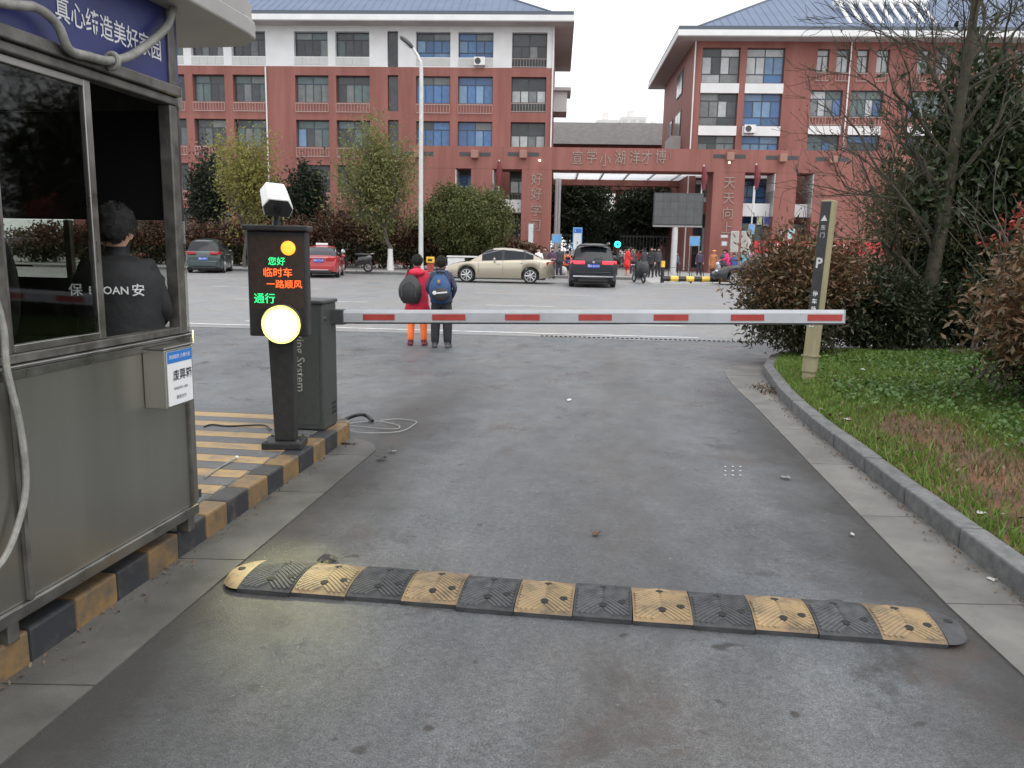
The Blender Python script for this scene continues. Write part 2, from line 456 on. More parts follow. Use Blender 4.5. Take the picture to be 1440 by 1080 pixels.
CONC = (0.20, 0.195, 0.18)
M = dict(
    ground=pm('ground_soil', (0.09, 0.085, 0.075), (0.14, 0.13, 0.115), 0.5, 0.9),
    drive=asphalt('driveway_asphalt', (0.088, 0.093, 0.098), (0.146, 0.151, 0.155), (0.030, 0.028, 0.026), edge=(-1.58, 1.58), speck=0.62, fine=150.0, wet=0.2),
    road=asphalt('road_asphalt', (0.205, 0.205, 0.205), (0.245, 0.242, 0.24), (0.165, 0.163, 0.16), speck=0.2, wet=0.08, fine=120),
    pave=pm('pavement_concrete', (0.20, 0.195, 0.19), (0.27, 0.26, 0.25), 0.8, 0.8),
    plaza=pm('plaza_concrete', (0.30, 0.295, 0.29), (0.36, 0.355, 0.35), 0.7, 0.8),
    gutter=pm('gutter_concrete_shaded', (0.058, 0.0565, 0.051), (0.105, 0.102, 0.093), 3.2, 0.72, bump=0.35, bscale=160, rnd=0.08, detail=8),  # left gutter: the booth's shade is put into this darker colour
    gutter_unshaded=pm('gutter_concrete_unshaded', (0.105, 0.102, 0.094), (0.165, 0.16, 0.148), 3.2, 0.72, bump=0.35, bscale=160, rnd=0.08, detail=9),  # right gutter: lighter copy without the booth's shade
    scrapm=pm('dull_paper', (0.36, 0.36, 0.34), (0.5, 0.5, 0.48), 20, 0.7),
    kerb=pm('kerb_granite', (0.085, 0.087, 0.09), (0.155, 0.155, 0.152), 14, 0.75, bump=0.4, bscale=140, rnd=0.12, detail=9),
    yellow=worn_paint('kerb_paint_yellow', (0.24, 0.145, 0.055), (0.09, 0.075, 0.058), wear=(0.45, 0.64), dirty=0.6),
    black=worn_paint('kerb_paint_black', (0.024, 0.026, 0.031), (0.07, 0.067, 0.063), wear=(0.52, 0.72)),
    ystripe=worn_paint('stripe_paint_yellow', (0.40, 0.265, 0.12), (0.17, 0.155, 0.13), wear=(0.5, 0.68), scale=6),
    gstripe=worn_paint('stripe_paint_grey', (0.10, 0.104, 0.112), (0.15, 0.145, 0.135), wear=(0.5, 0.7), scale=6),
    island=pm('island_concrete', (0.15, 0.145, 0.135), (0.21, 0.2, 0.185), 5, 0.8, bump=0.4, bscale=120),
    line=worn_paint('road_line_white', (0.62, 0.62, 0.60), (0.24, 0.24, 0.235), wear=(0.5, 0.7), scale=4, dirty=0.2),
    rub_b=pm('rubber_black', (0.026, 0.029, 0.033), (0.07, 0.072, 0.075), 16, 0.72, bump=0.5, bscale=90, rnd=0.2, detail=8),
    val_b=pm('rubber_black_grooves', (0.019, 0.021, 0.023), (0.05, 0.051, 0.053), 16, 0.8),
    val_y=worn_paint('rubber_yellow_grooves', (0.25, 0.165, 0.078), (0.08, 0.062, 0.04), wear=(0.48, 0.66), scale=12, dirty=0.7),
    rub_y=worn_paint('rubber_yellow', (0.34, 0.24, 0.12), (0.12, 0.09, 0.055), wear=(0.50, 0.68), scale=12, dirty=0.75),
    hole=pm('bolt_recess', (0.012, 0.012, 0.012), rough=0.8),
    steel=pm('brushed_steel', (0.40, 0.39, 0.355), (0.47, 0.46, 0.42), 2.2, 0.33, metal=1.0, detail=6.0, stretch=(1, 1, 0.12), rvar=0.03),
    steel2=pm('steel_trim', (0.30, 0.295, 0.275), (0.38, 0.37, 0.35), 7, 0.32, metal=1.0, rvar=0.1),
    dirty_steel=pm('weathered_steel', (0.11, 0.105, 0.095), (0.20, 0.192, 0.175), 9, 0.5, metal=0.75, rvar=0.12, bump=0.1),
    film=pm('dark_window_film', (0.018, 0.018, 0.018), rough=0.3, spec=0.5),
    signblue=pm('booth_sign_blue', (0.016, 0.022, 0.125), (0.022, 0.032, 0.155), 3, 0.4),
    white=pm('white_enamel', (0.68, 0.68, 0.67), (0.76, 0.76, 0.75), 6, 0.45),
    offwhite=pm('sign_white', (0.7, 0.71, 0.72), rough=0.4),
    cream=pm('canopy_metal', (0.28, 0.272, 0.26), (0.34, 0.332, 0.32), 1.8, 0.5),
    dark=pm('dark_plastic', (0.016, 0.016, 0.017), (0.028, 0.028, 0.029), 20, 0.5),
    cabinet=pm('cabinet_paint', (0.040, 0.046, 0.042), (0.052, 0.058, 0.054), 30, 0.5, bump=0.12, bscale=400),
    silver=pm('silver_lettering', (0.5, 0.5, 0.48), rough=0.35, metal=0.6),
    armwhite=worn_paint('barrier_arm_paint', (0.44, 0.46, 0.49), (0.30, 0.30, 0.30), wear=(0.60, 0.75), scale=18, rough=0.4, dirt=(0.22, 0.21, 0.2), dirty=0.5),
    red_refl=pm('red_reflector', (0.32, 0.035, 0.03), (0.40, 0.05, 0.04), 12, 0.5),
    conduit=pm('conduit_grey', (0.17, 0.17, 0.155), (0.30, 0.295, 0.27), 16, 0.6, bump=0.2),
    cable=pm('cable_black', (0.015, 0.015, 0.015), rough=0.5),
    wire=pm('wire_grey', (0.35, 0.35, 0.34), rough=0.5),
    redwall=pm('red_facade_tile', (0.225, 0.079, 0.064), (0.30, 0.118, 0.097), 0.6, 0.7, detail=9, stretch=(2.2, 2.2, 0.22)),
    whitewall=pm('white_facade', (0.70, 0.70, 0.70), (0.78, 0.78, 0.78), 0.7, 0.7),
    soffit=pm('eave_soffit', (0.42, 0.41, 0.40), (0.48, 0.47, 0.46), 1, 0.8),
    roof=pm('roof_metal_blue', (0.095, 0.13, 0.205), (0.115, 0.152, 0.23), 0.6, 0.62, metal=0.0),
    roofdark=pm('roof_gutter_dark', (0.09, 0.105, 0.13), rough=0.5),
    greyroof=pm('grey_roof_tiles', (0.115, 0.105, 0.10), (0.15, 0.14, 0.135), 2, 0.8),
    frame=pm('window_frame_blue', (0.045, 0.065, 0.09), rough=0.45),
    darkframe=pm('window_frame_dark', (0.05, 0.055, 0.058), rough=0.5),
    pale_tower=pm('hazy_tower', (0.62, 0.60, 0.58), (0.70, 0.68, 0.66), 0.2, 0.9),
    pole=pm('galvanised_pole', (0.50, 0.51, 0.51), (0.60, 0.60, 0.59), 4, 0.45, metal=0.3),
    bark=pm('tree_bark', (0.060, 0.052, 0.042), (0.115, 0.10, 0.08), 14, 0.9, bump=0.7, bscale=40),
    barkg=pm('mossy_bark', (0.028, 0.027, 0.018), (0.065, 0.058, 0.036), 10, 0.9, bump=0.7, bscale=35),
    limewash=pm('limewash', (0.6, 0.6, 0.58), (0.7, 0.7, 0.68), 8, 0.8),
    tyre=pm('tyre_rubber', (0.018, 0.018, 0.018), rough=0.75),
    rim=pm('alloy_rim', (0.55, 0.55, 0.56), rough=0.3, metal=0.8),
    chrome=pm('chrome', (0.75, 0.75, 0.76), rough=0.15, metal=1.0),
    carglass=pm('car_glass', (0.012, 0.015, 0.019), rough=0.06, spec=0.32),
    taillamp=pm('tail_lamp', (0.35, 0.012, 0.015), rough=0.15, coat=0.6),
    headlamp=pm('head_lamp', (0.55, 0.56, 0.58), rough=0.1, coat=0.6),
    plateblue=pm('number_plate_blue', (0.015, 0.06, 0.42), rough=0.4),
    skin=pm('skin', (0.46, 0.27, 0.19), rough=0.55),
    hair=pm('black_hair', (0.008, 0.0075, 0.0075), (0.02, 0.019, 0.018), 90, 0.75, spec=0.2),
)

# ================================================================== GROUND
def glass_mat(name, tint=(0.74, 0.76, 0.73), refl=0.5):
    m = bpy.data.materials.new(name); m.use_nodes = True
    nt = m.node_tree; L = nt.links.new
    nt.nodes.remove(nt.nodes['Principled BSDF'])
    t = _n(nt, 'ShaderNodeBsdfTransparent'); t.inputs[0].default_value = (*tint, 1)
    g = _n(nt, 'ShaderNodeBsdfGlossy'); g.inputs['Roughness'].default_value = 0.03
    fr = _n(nt, 'ShaderNodeFresnel'); fr.inputs[0].default_value = 1.5
    mx = _n(nt, 'ShaderNodeMixShader')
    ge = _n(nt, 'ShaderNodeNewGeometry'); iv = _n(nt, 'ShaderNodeMath', operation='SUBTRACT'); iv.inputs[0].default_value = 1.0
    ml = _n(nt, 'ShaderNodeMath', operation='MULTIPLY')      # reflect at the outer face only, as thin glass does
    L(ge.outputs['Backfacing'], iv.inputs[1]); L(iv.outputs[0], ml.inputs[0]); L(fr.outputs[0], ml.inputs[1])
    L(ml.outputs[0], mx.inputs[0]); L(t.outputs[0], mx.inputs[1]); L(g.outputs[0], mx.inputs[2])
    L(mx.outputs[0], nt.nodes['Material Output'].inputs['Surface'])
    return m
M['glass'] = glass_mat('clear_glass')

MB().poly([(-900, -300, -0.03), (900, -300, -0.03), (900, 1500, -0.03), (-900, 1500, -0.03)]).build('ground', M['ground'])['kind'] = 'structure'

LANE = rad(6.5)                       # the driveway runs a little to the right
lane_o = Vector((0.275, 3.0, 0))
drive = MB()
NX, NY = 40, 40
drive.poly([(-34, -9, 0), (30, -9, 0), (30, 15, 0), (-34, 15, 0)])
drive = struct(drive.build('driveway', M['drive'], loc=lane_o, rz=-LANE))

ROADYAW = rad(5.0)
def RW(x, y, z=0.0):
    c, s = math.cos(ROADYAW), math.sin(ROADYAW)
    return Vector((x * c + y * s, -x * s + y * c, z))
R_NEAR, R_FAR = 13.75, 42.5
rm = MB()
ed = [(-120 + i * 1.0, R_NEAR + 0.10 * math.sin(i * 1.7) * math.sin(i * 0.37) + random.Random(i).uniform(-0.05, 0.05)) for i in range(0, 241)]
rm.poly([RW(x, y, 0.004) for x, y in ed] + [RW(120, R_FAR, 0.004), RW(-120, R_FAR, 0.004)])
struct(rm.build('road', M['road']))

# road markings: each painted line a sheet of its own
marks = bpy.data.objects.new('road_markings', None); link(marks); struct(marks)
def dash(x0, x1, y, wd=0.13):
    MB().poly([RW(x0, y - wd / 2, 0.008), RW(x1, y - wd / 2, 0.008), RW(x1, y + wd / 2, 0.008), RW(x0, y + wd / 2, 0.008)]).build('painted_line', M['line'], marks)
dash(-110, 2.05, 14.32, 0.12)
for x0, x1, y in [(-6.6, -4.4, 15.1), (-3.6, -1.2, 16.3), (0.7, 2.1, 16.55), (-2.6, -0.75, 21.2), (4.4, 8.0, 21.3), (-9.5, -5.8, 21.1),
                  (-17.5, -11.5, 33.2), (2.4, 5.2, 33.5), (6.9, 9.4, 33.4), (-9, -4.6, 33.4), (-3.6, 0.2, 27.0), (6.0, 10.0, 27.0), (-13, -9, 27.0),
                  (-20, -15, 37.8), (-12.6, -8.4, 37.8), (-5.6, -2.6, 37.8), (0.2, 2.2, 37.8), (5.4, 9.0, 37.4), (11, 15, 37.4)]:
    dash(x0, x1, y)
# row of dark rubber studs along the asphalt joint
st = MB()
for i in range(46):
    p = RW(-0.7 + i * 0.082, 13.86 + 0.02 * math.sin(i), 0.004)
    st.box((p.x, p.y, 0.011), (0.05, 0.035, 0.014), mi=0)
tag(st.build('joint_studs', M['hole']), 'row of small dark studs along the asphalt joint beyond the barrier', 'road studs', kind='stuff')

# far pavement and school forecourt
fk = MB()
fk.poly([RW(-120, R_FAR + 0.15, 0.12), RW(3.2, R_FAR + 0.15, 0.12), RW(3.2, 90, 0.12), RW(-120, 90, 0.12)])
struct(fk.build('far_pavement', M['pave']))
struct(MB().poly([RW(3.2, R_FAR - 4.2, 0.012), RW(60, R_FAR - 4.2, 0.012), RW(60, 130, 0.012), RW(3.2, 130, 0.012)]).build('school_forecourt', M['plaza']))
fkerb = bpy.data.objects.new('far_kerb', None); link(fkerb); struct(fkerb)
kst = MB().box((0, 0, 0.065), (0.985, 0.15, 0.15)).mesh('kerb_stone', M['kerb'])
for i in range(34):
    x = 2.7 - i
    p = RW(x, R_FAR + 0.07)
    inst('kerb_stone', kst, fkerb, (p.x, p.y, 0), -ROADYAW)

# ---- right-hand kerb, gutter and verge
def lerp_poly(pts, y):
    for a, b in zip(pts, pts[1:]):
        if a[1] <= y <= b[1]:
            t = (y - a[1]) / (b[1] - a[1]); return a[0] + t * (b[0] - a[0])
    return pts[-1][0]
KR = [(1.98, -2.5), (2.29, 3.3), (2.37, 4.3), (2.49, 5.59), (2.65, 7.25), (2.88, 8.7), (3.18, 10.0), (3.62, 11.1), (4.4, 11.95), (5.6, 12.35), (9.0, 12.2), (22.0, 11.1)]
GR = [(1.60, -2.5), (1.88, 2.7), (1.91, 3.2), (2.20, 5.85), (2.43, 7.85), (2.565, 9.4), (2.73, 10.14), (2.98, 10.62)]
def resample(pts, step):
    out = [Vector((*pts[0], 0))]; acc = 0; cur = Vector((*pts[0], 0))
    for q in pts[1:]:
        q = Vector((*q, 0))
        while (q - cur).length > step - acc:
            d = (q - cur).normalized(); cur = cur + d * (step - acc); out.append(cur.copy()); acc = 0
        acc += (q - cur).length; cur = q
    return out
rng = random.Random(3)
kerb = bpy.data.objects.new('kerb_right', None); link(kerb); struct(kerb)
path = resample(KR[:6], 0.72)
path += resample([(path[-1].x, path[-1].y)] + KR[6:10], 0.36)[1:]
path += resample([(path[-1].x, path[-1].y)] + KR[10:], 0.9)[1:]
KTOP, KW = 0.115, 0.125
for a, b in zip(path, path[1:]):
    d = b - a; L_ = d.length; d.normalize()
    nrm = Vector((d.y, -d.x, 0))
    c = (a + b) / 2 + nrm * (KW / 2) + nrm * rng.uniform(-0.003, 0.003)
    mb = MB().box((0, 0, 0), (KW, L_ - 0.012, 0.22))
    o = mb.build('kerb_stone', M['kerb'], kerb, loc=(c.x, c.y, KTOP - 0.11 + rng.uniform(-0.004, 0.003)), rz=math.atan2(-d.x, d.y), bevel=0.012)
gut = bpy.data.objects.new('gutter_right', None); link(gut); struct(gut)
ys = [-2.5, -1.4, -0.2, 1.0, 2.15, 3.28, 4.45, 5.6, 6.75, 7.9, 8.9, 9.75]
for a, b in zip(ys, ys[1:]):
    a2, b2 = a + 0.004, b - 0.004
    pts = [(lerp_poly(GR, a2), a2), (lerp_poly(KR, a2), a2), (lerp_poly(KR, b2), b2), (lerp_poly(GR, b2), b2)]
    MB().prism(pts, -0.05, 0.007).build('gutter_slab', M['gutter_unshaded'], gut)
MB().prism([(lerp_poly(GR, 9.754), 9.754), (lerp_poly(KR, 9.754), 9.754), (3.18, 10.0), (3.42, 10.6), (3.62, 11.1), (3.45, 11.05), (2.98, 10.62), (2.73, 10.14)], -0.05, 0.007).build('gutter_slab', M['gutter_unshaded'], gut)

soil = pm('verge_soil', (0.060, 0.036, 0.021), (0.145, 0.066, 0.032), 2.6, 0.95, bump=0.8, bscale=30, detail=8)
vm = MB()
back = [(a.x, a.y) for a in path]
gx, gy = 26, 36
def kerb_x(y):
    return lerp_poly(KR[:10], y) + KW - 0.005
vrows = []
for j in range(gy + 1):
    y = -2.5 + (12.3 + 2.5) * j / gy
    x0 = kerb_x(min(y, 12.3)); row = []
    for i in range(gx + 1):
        t = (i / gx) ** 1.6
        x = x0 + (24 - x0) * t
        z = KTOP - 0.03 + 0.10 * (1 - math.exp(-(x - x0) * 1.2)) + 0.02 * math.sin(x * 3.1 + y * 2.3) * min(1, (x - x0))
        ymax = 12.33 - max(0, (x - 5.6)) * 0.07
        row.append((x, min(y, ymax), z))
    vrows.append(row)
b0 = [p for r in vrows for p in r]
vm.add(b0, [(j * (gx + 1) + i, j * (gx + 1) + i + 1, (j + 1) * (gx + 1) + i + 1, (j + 1) * (gx + 1) + i) for j in range(gy) for i in range(gx)])
struct(vm.build('verge', soil, smooth=True))
def verge_z(x, y):
    x0 = kerb_x(min(max(y, -2.5), 12.3))
    return KTOP - 0.03 + 0.10 * (1 - math.exp(-max(0, x - x0) * 1.2)) + 0.02 * math.sin(x * 3.1 + y * 2.3) * min(1, max(0, x - x0))

# ---- left island with painted kerb
IT = 0.13
def kx(y): return -1.305 + 0.1255 * (y - 5.816)
IEND = 6.42
ih = bpy.data.objects.new('traffic_island', None); link(ih); struct(ih)
MB().prism([(-3.9, -2.5), (kx(-2.5) - 0.14, -2.5), (kx(6.2) - 0.14, 6.2), (kx(6.3) - 0.2, IEND), (-3.7, IEND + 0.15)], -0.05, IT).build('island_top', M['island'], ih)
y = -1.02; k = 0
kang = math.atan(0.1255)
while y < 6.05:
    ln = 0.245 + 0.02 * math.sin(k * 2.1)
    yc = y + ln / 2
    mb = MB().box((0, 0, 0), (0.14, ln - 0.003, 0.18))
    o = mb.build('kerb_block', M['yellow'] if k % 2 == 0 else M['black'], ih, loc=(kx(yc) - 0.07, yc, IT + 0.003 - 0.09), rz=-kang, bevel=0.012)
    y += ln; k += 1
# rounded far corner of the island kerb
for i in range(4):
    a0 = rad(0 + i * 22.5); a1 = rad(22.5 + i * 22.5)
    cx, cy, r = kx(6.1) - 0.22, y, 0.22
    pts = [(cx + (r - 0.13) * math.cos(a0), cy + (r - 0.13) * math.sin(a0)), (cx + r * math.cos(a0), cy + r * math.sin(a0)), (cx + r * math.cos(a1), cy + r * math.sin(a1)), (cx + (r - 0.13) * math.cos(a1), cy + (r - 0.13) * math.sin(a1))]
    MB().prism(pts, -0.05, IT + 0.003).build('kerb_block', M['black'] if i % 2 else M['yellow'], ih)
x = kx(6.1) - 0.24; i = 0
while x > -3.6:
    MB().bb(x - 0.245, x - 0.003, y + 0.09, y + 0.22, -0.05, IT + 0.003).build('kerb_block', M['yellow'] if i % 2 else M['black'], ih)
    x -= 0.248; i += 1
yy = 3.92; k = 0
while yy < y + 0.05:
    wd = 0.155
    for nm, mt, a, b in (('painted_stripe', M['ystripe'], yy, yy + wd), ('painted_stripe', M['gstripe'], yy + wd + 0.004, yy + 2 * wd)):
        sl = -0.12
        xr = kx((a + b) / 2) - 0.145
        MB().poly([(-3.6, a - sl * 2.1, IT + 0.004), (xr, a, IT + 0.004), (xr, b, IT + 0.004), (-3.6, b - sl * 2.1, IT + 0.004)]).build(nm, mt, ih)
    yy += 2 * wd + 0.004; k += 1
gl = bpy.data.objects.new('gutter_left', None); link(gl); struct(gl)
def gx_l(y): return -1.02 + 0.1225 * (y - 5.628)
ys = [-2.5, -1.2, 0.1, 1.35, 2.5, 3.62, 4.7, 5.6]
for a, b in zip(ys, ys[1:]):
    a2, b2 = a + 0.004, b - 0.004
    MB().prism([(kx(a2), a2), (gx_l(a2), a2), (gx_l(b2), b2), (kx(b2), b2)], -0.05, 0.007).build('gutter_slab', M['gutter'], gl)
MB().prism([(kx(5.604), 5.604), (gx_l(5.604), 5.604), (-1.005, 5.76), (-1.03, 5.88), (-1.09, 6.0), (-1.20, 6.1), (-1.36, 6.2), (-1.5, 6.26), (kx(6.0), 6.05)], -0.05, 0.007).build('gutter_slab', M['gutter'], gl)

# ================================================================== SPEED HUMP
hl, hr = Vector((-1.275, 3.43, 0)), Vector((1.85, 3.03, 0))
hd = hr - hl; HA = math.atan2(hd.y, hd.x); HL = hd.length
hump = thing('speed_hump', 'yellow and black rubber speed hump lying across the driveway', 'speed hump', (hl.x, hl.y, 0), HA)
HW, HH = 0.165, 0.024
def hz(y): return 0.019 + HH * (1 - min(1, abs(y) / HW) ** 2.3)
CAP = 0.115; NSEG = 12; SL = (HL - 2 * CAP) / NSEG
def ridge(mb, p0, p1, hw=0.0078, h=0.0032, n=6):
    d = Vector((p1[0] - p0[0], p1[1] - p0[1])).normalized(); nx, ny = -d.y * hw, d.x * hw
    vs = []
    for i in range(n + 1):
        t = i / n; x = p0[0] + (p1[0] - p0[0]) * t; y = p0[1] + (p1[1] - p0[1]) * t
        vs += [(x + nx, y + ny, hz(y + ny) - 0.002), (x + nx * 0.6, y + ny * 0.6, hz(y) + h), (x - nx * 0.6, y - ny * 0.6, hz(y) + h), (x - nx, y - ny, hz(y - ny) - 0.002)]
    mb.add(vs, [(4 * i + j, 4 * i + j + 1, 4 * i + j + 5, 4 * i + j + 4) for i in range(n) for j in range(3)])
def hump_shell(mb, x0, x1, n=14):
    ysl = [-HW + 2 * HW * i / n for i in range(n + 1)]
    vs = [(x, y, hz(y)) for x in (x0, x1) for y in ysl] + [(x, y, 0) for x in (x0, x1) for y in (-HW, HW)]
    m_ = n + 1
    fs = [(i, m_ + i, m_ + i + 1, i + 1) for i in range(n)]
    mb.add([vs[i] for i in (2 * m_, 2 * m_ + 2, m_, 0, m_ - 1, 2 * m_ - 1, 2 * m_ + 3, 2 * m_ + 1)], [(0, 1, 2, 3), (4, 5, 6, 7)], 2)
    fs += [tuple([2 * m_] + list(range(m_)) + [2 * m_ + 1])[::-1], tuple([2 * m_ + 2] + list(range(m_, 2 * m_)) + [2 * m_ + 3])]
    mb.add(vs, fs, 1)
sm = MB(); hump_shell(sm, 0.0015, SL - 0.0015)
for half in (-1, 1):
    for k in range(12):
        off = -0.135 + k * 0.0235
        xa = SL / 2
        xb = SL / 2 + half * (SL / 2 - 0.012)
        ya, yb = off + 0.03, off - 0.075
        pa, pb = (xa + half * 0.006, ya), (xb, yb)
        if yb < -HW + 0.02:
            t = (ya - (-HW + 0.02)) / (ya - yb); pb = (pa[0] + (pb[0] - pa[0]) * t, -HW + 0.02)
        if ya < HW - 0.005 and ya > -HW + 0.035: ridge(sm, pa, pb)
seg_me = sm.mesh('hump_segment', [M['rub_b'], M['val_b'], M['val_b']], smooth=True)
bolt_me = MB().lathe([(0.017, 0), (0.017, 0.0045), (0.012, 0.005)], 12).mesh('bolt', M['hole'])
rng = random.Random(8)
def bolts(par, spots):
    for bx, by in spots:
        b = inst('bolt', bolt_me, par, (bx, by, hz(by) - 0.0005))
        b.rotation_euler.x = math.atan((hz(by + 0.005) - hz(by - 0.005)) / 0.01)
for i in range(NSEG):
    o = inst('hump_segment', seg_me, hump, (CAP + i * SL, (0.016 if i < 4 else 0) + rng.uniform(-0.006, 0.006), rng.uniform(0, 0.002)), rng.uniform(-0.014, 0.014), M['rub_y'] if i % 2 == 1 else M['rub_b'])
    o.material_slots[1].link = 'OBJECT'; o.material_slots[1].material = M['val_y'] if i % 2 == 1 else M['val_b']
    bolts(o, [(SL * 0.5, -0.085), (SL * 0.5, 0.095), (SL * 0.82, -0.055)])
for side in (0, 1):
    mb = MB(); n = 14; m_ = 8
    vs = []
    for i in range(m_ + 1):
        t = i / m_; x = CAP * t; wf = math.sqrt(max(0.0, 1 - t ** 2)); hf = wf ** 0.7
        for j in range(n + 1):
            yv = -HW + 2 * HW * j / n
            vs.append((x, yv * wf, hz(yv) * (0.35 + 0.65 * hf) if t < 1 else 0.004))
    mb.add(vs, [(i * (n + 1) + j, (i + 1) * (n + 1) + j, (i + 1) * (n + 1) + j + 1, i * (n + 1) + j + 1) for i in range(m_) for j in range(n)])
    for i in range(m_):   # skirt
        pass
    o = mb.build('end_cap', M['rub_y'] if side == 0 else M['rub_b'], hump, smooth=True, loc=(CAP, 0.012, 0) if side == 0 else (CAP + NSEG * SL, 0, 0), rz=math.pi if side == 0 else 0)
    b = inst('bolt', bolt_me, o, (0.055, 0, hz(0) * 0.9))

# ================================================================== GUARD BOOTH
BO = Vector((-1.539, 3.673, IT))
BA = rad(8.41)
booth = thing('guard_booth', 'stainless steel guard booth with blue slogan band and dark windows', 'booth', BO, -BA)
Zb = lambda z: z - IT
def bpart(mb, name, mat, smooth=False, bevel=0.0, parent=None):
    return mb.build(name, mat, parent or booth, smooth, bevel)
BY0, BY1, BX0, RC = -2.75, 0.18, -1.62, 0.13
bpart(MB().bb(-0.022, 0, -1.045, BY1 - RC, Zb(0.25), Zb(1.03)), 'side_panel', M['steel'])
bpart(MB().bb(-0.022, 0, BY0, -1.053, Zb(0.25), Zb(1.03)), 'side_panel', M['steel'])
bpart(MB().bb(-0.004, 0.010, 0.018, 0.03, Zb(0.24), Zb(1.03)), 'panel_seam', M['dirty_steel'])
bpart(MB().bb(BX0, BX0 + 0.02, BY0, BY1 - 0.02, Zb(0.25), Zb(2.5)), 'back_panel', M['dirty_steel'])
bpart(MB().bb(BX0 + 0.02, -0.022, BY0, BY0 + 0.02, Zb(0.25), Zb(2.5)), 'rear_panel', M['dirty_steel'])
bpart(MB().bb(BX0 + 0.02, -RC, BY1 - 0.02, BY1, Zb(0.25), Zb(1.03)), 'end_panel', M['steel'])
def corner(z0, z1, r0, r1, mat, name, n=8):
    mb = MB()
    cx, cy = -RC, BY1 - RC
    vs = []
    for i in range(n + 1):
        a = math.pi / 2 * i / n
        for r, z in ((r0, z0), (r1, z0), (r1, z1), (r0, z1)):
            vs.append((cx + r * math.cos(a), cy + r * math.sin(a), z))
    fs = []
    for i in range(n):
        for j in range(4):
            fs.append((i * 4 + j, i * 4 + (j + 1) % 4, (i + 1) * 4 + (j + 1) % 4, (i + 1) * 4 + j))
    fs += [(0, 3, 2, 1), (n * 4, n * 4 + 1, n * 4 + 2, n * 4 + 3)]
    mb.add(vs, fs)
    return bpart(mb, name, mat, smooth=True)
corner(Zb(0.25), Zb(1.03), RC - 0.02, RC, M['steel'], 'corner_panel')
corner(Zb(1.09), Zb(1.60), RC - 0.014, RC - 0.004, M['glass'], 'corner_glass')
corner(Zb(1.60), Zb(2.10), RC - 0.02, RC - 0.004, M['film'], 'corner_glass')
corner(Zb(1.03), Zb(1.09), RC - 0.02, RC + 0.012, M['steel2'], 'corner_trim')
corner(Zb(2.10), Zb(2.185), RC - 0.02, RC + 0.012, M['steel2'], 'corner_trim')
corner(Zb(2.185), Zb(2.5), RC - 0.02, RC, M['signblue'], 'corner_sign')
# sill rails, window head and posts
bpart(MB().bb(-0.05, 0.012, BY0, BY1 - RC, Zb(1.03), Zb(1.065)).bb(-0.05, 0.026, BY0, BY1 - RC, Zb(1.068), Zb(1.082)), 'window_sill', M['steel2'], bevel=0.004)
bpart(MB().bb(-0.05, 0.006, BY0, 0.0, Zb(1.085), Zb(1.115)), 'sill_track', M['dirty_steel'], bevel=0.003)
bpart(MB().bb(-0.05, 0.016, BY0, BY1 - RC, Zb(2.10), Zb(2.135)).bb(-0.05, 0.034, BY0, BY1 - RC, Zb(2.137), Zb(2.182)), 'window_head', M['dirty_steel'], bevel=0.006)
bpart(MB().bb(-0.05, 0.010, -0.012, 0.045, Zb(1.0835), Zb(2.099)), 'corner_post', M['dirty_steel'], bevel=0.005)
bpart(MB().bb(-0.052, 0.014, -0.005, 0.05, Zb(2.184), Zb(2.499)), 'sign_post', M['dirty_steel'], bevel=0.005)
bpart(MB().bb(-0.05, 0.010, -1.09, -1.03, Zb(1.117), Zb(2.099)), 'window_post', M['dirty_steel'], bevel=0.005)
# sliding sash with its pane
sash = bpart(MB().bb(-0.034, -0.008, -0.555, -0.515, Zb(1.117), Zb(2.098)).bb(-0.034, -0.008, -1.028, -1.0, Zb(1.117), Zb(2.098)).bb(-0.034, -0.008, -1.0, -0.555, Zb(1.117), Zb(1.145)).bb(-0.034, -0.008, -1.0, -0.555, Zb(2.07), Zb(2.098)), 'sliding_sash', M['steel2'], bevel=0.003)
bpart(MB().bb(-0.024, -0.019, -0.999, -0.556, Zb(1.146), Zb(2.069)), 'pane', M['glass'], parent=sash)
bpart(MB().bb(-0.008, 0.0, -0.548, -0.535, Zb(1.42), Zb(1.5)), 'handle', M['steel2'], parent=sash)
s2 = bpart(MB().bb(-0.034, -0.008, -2.7, -2.66, Zb(1.117), Zb(2.098)).bb(-0.034, -0.008, -1.13, -1.092, Zb(1.117), Zb(2.098)), 'sliding_sash', M['steel2'])
bpart(MB().bb(-0.024, -0.019, -2.66, -1.13, Zb(1.117), Zb(2.098)), 'pane', M['glass'], parent=s2)
# end window: clear below, dark film above
ew = bpart(MB().bb(BX0 + 0.02, -RC, BY1 - 0.03, BY1 + 0.006, Zb(1.03), Zb(1.09)).bb(BX0 + 0.02, -RC, BY1 - 0.03, BY1, Zb(2.10), Zb(2.5)).bb(-0.68, -0.65, BY1 - 0.024, BY1 + 0.004, Zb(1.0905), Zb(1.598)), 'end_window', M['dirty_steel'])
bpart(MB().bb(BX0 + 0.02, -RC, BY1 - 0.015, BY1 - 0.009, Zb(1.0905), Zb(1.598)), 'pane', M['glass'], parent=ew)
bpart(MB().bb(BX0 + 0.02, -RC, BY1 - 0.02, BY1 - 0.005, Zb(1.6), Zb(2.0995)), 'filmed_pane', M['film'], parent=ew)
bpart(MB().bb(BX0 + 0.021, -0.5, BY1 - 0.045, BY1 - 0.031, Zb(1.03), Zb(1.32)), 'dado_panel', M['film'])
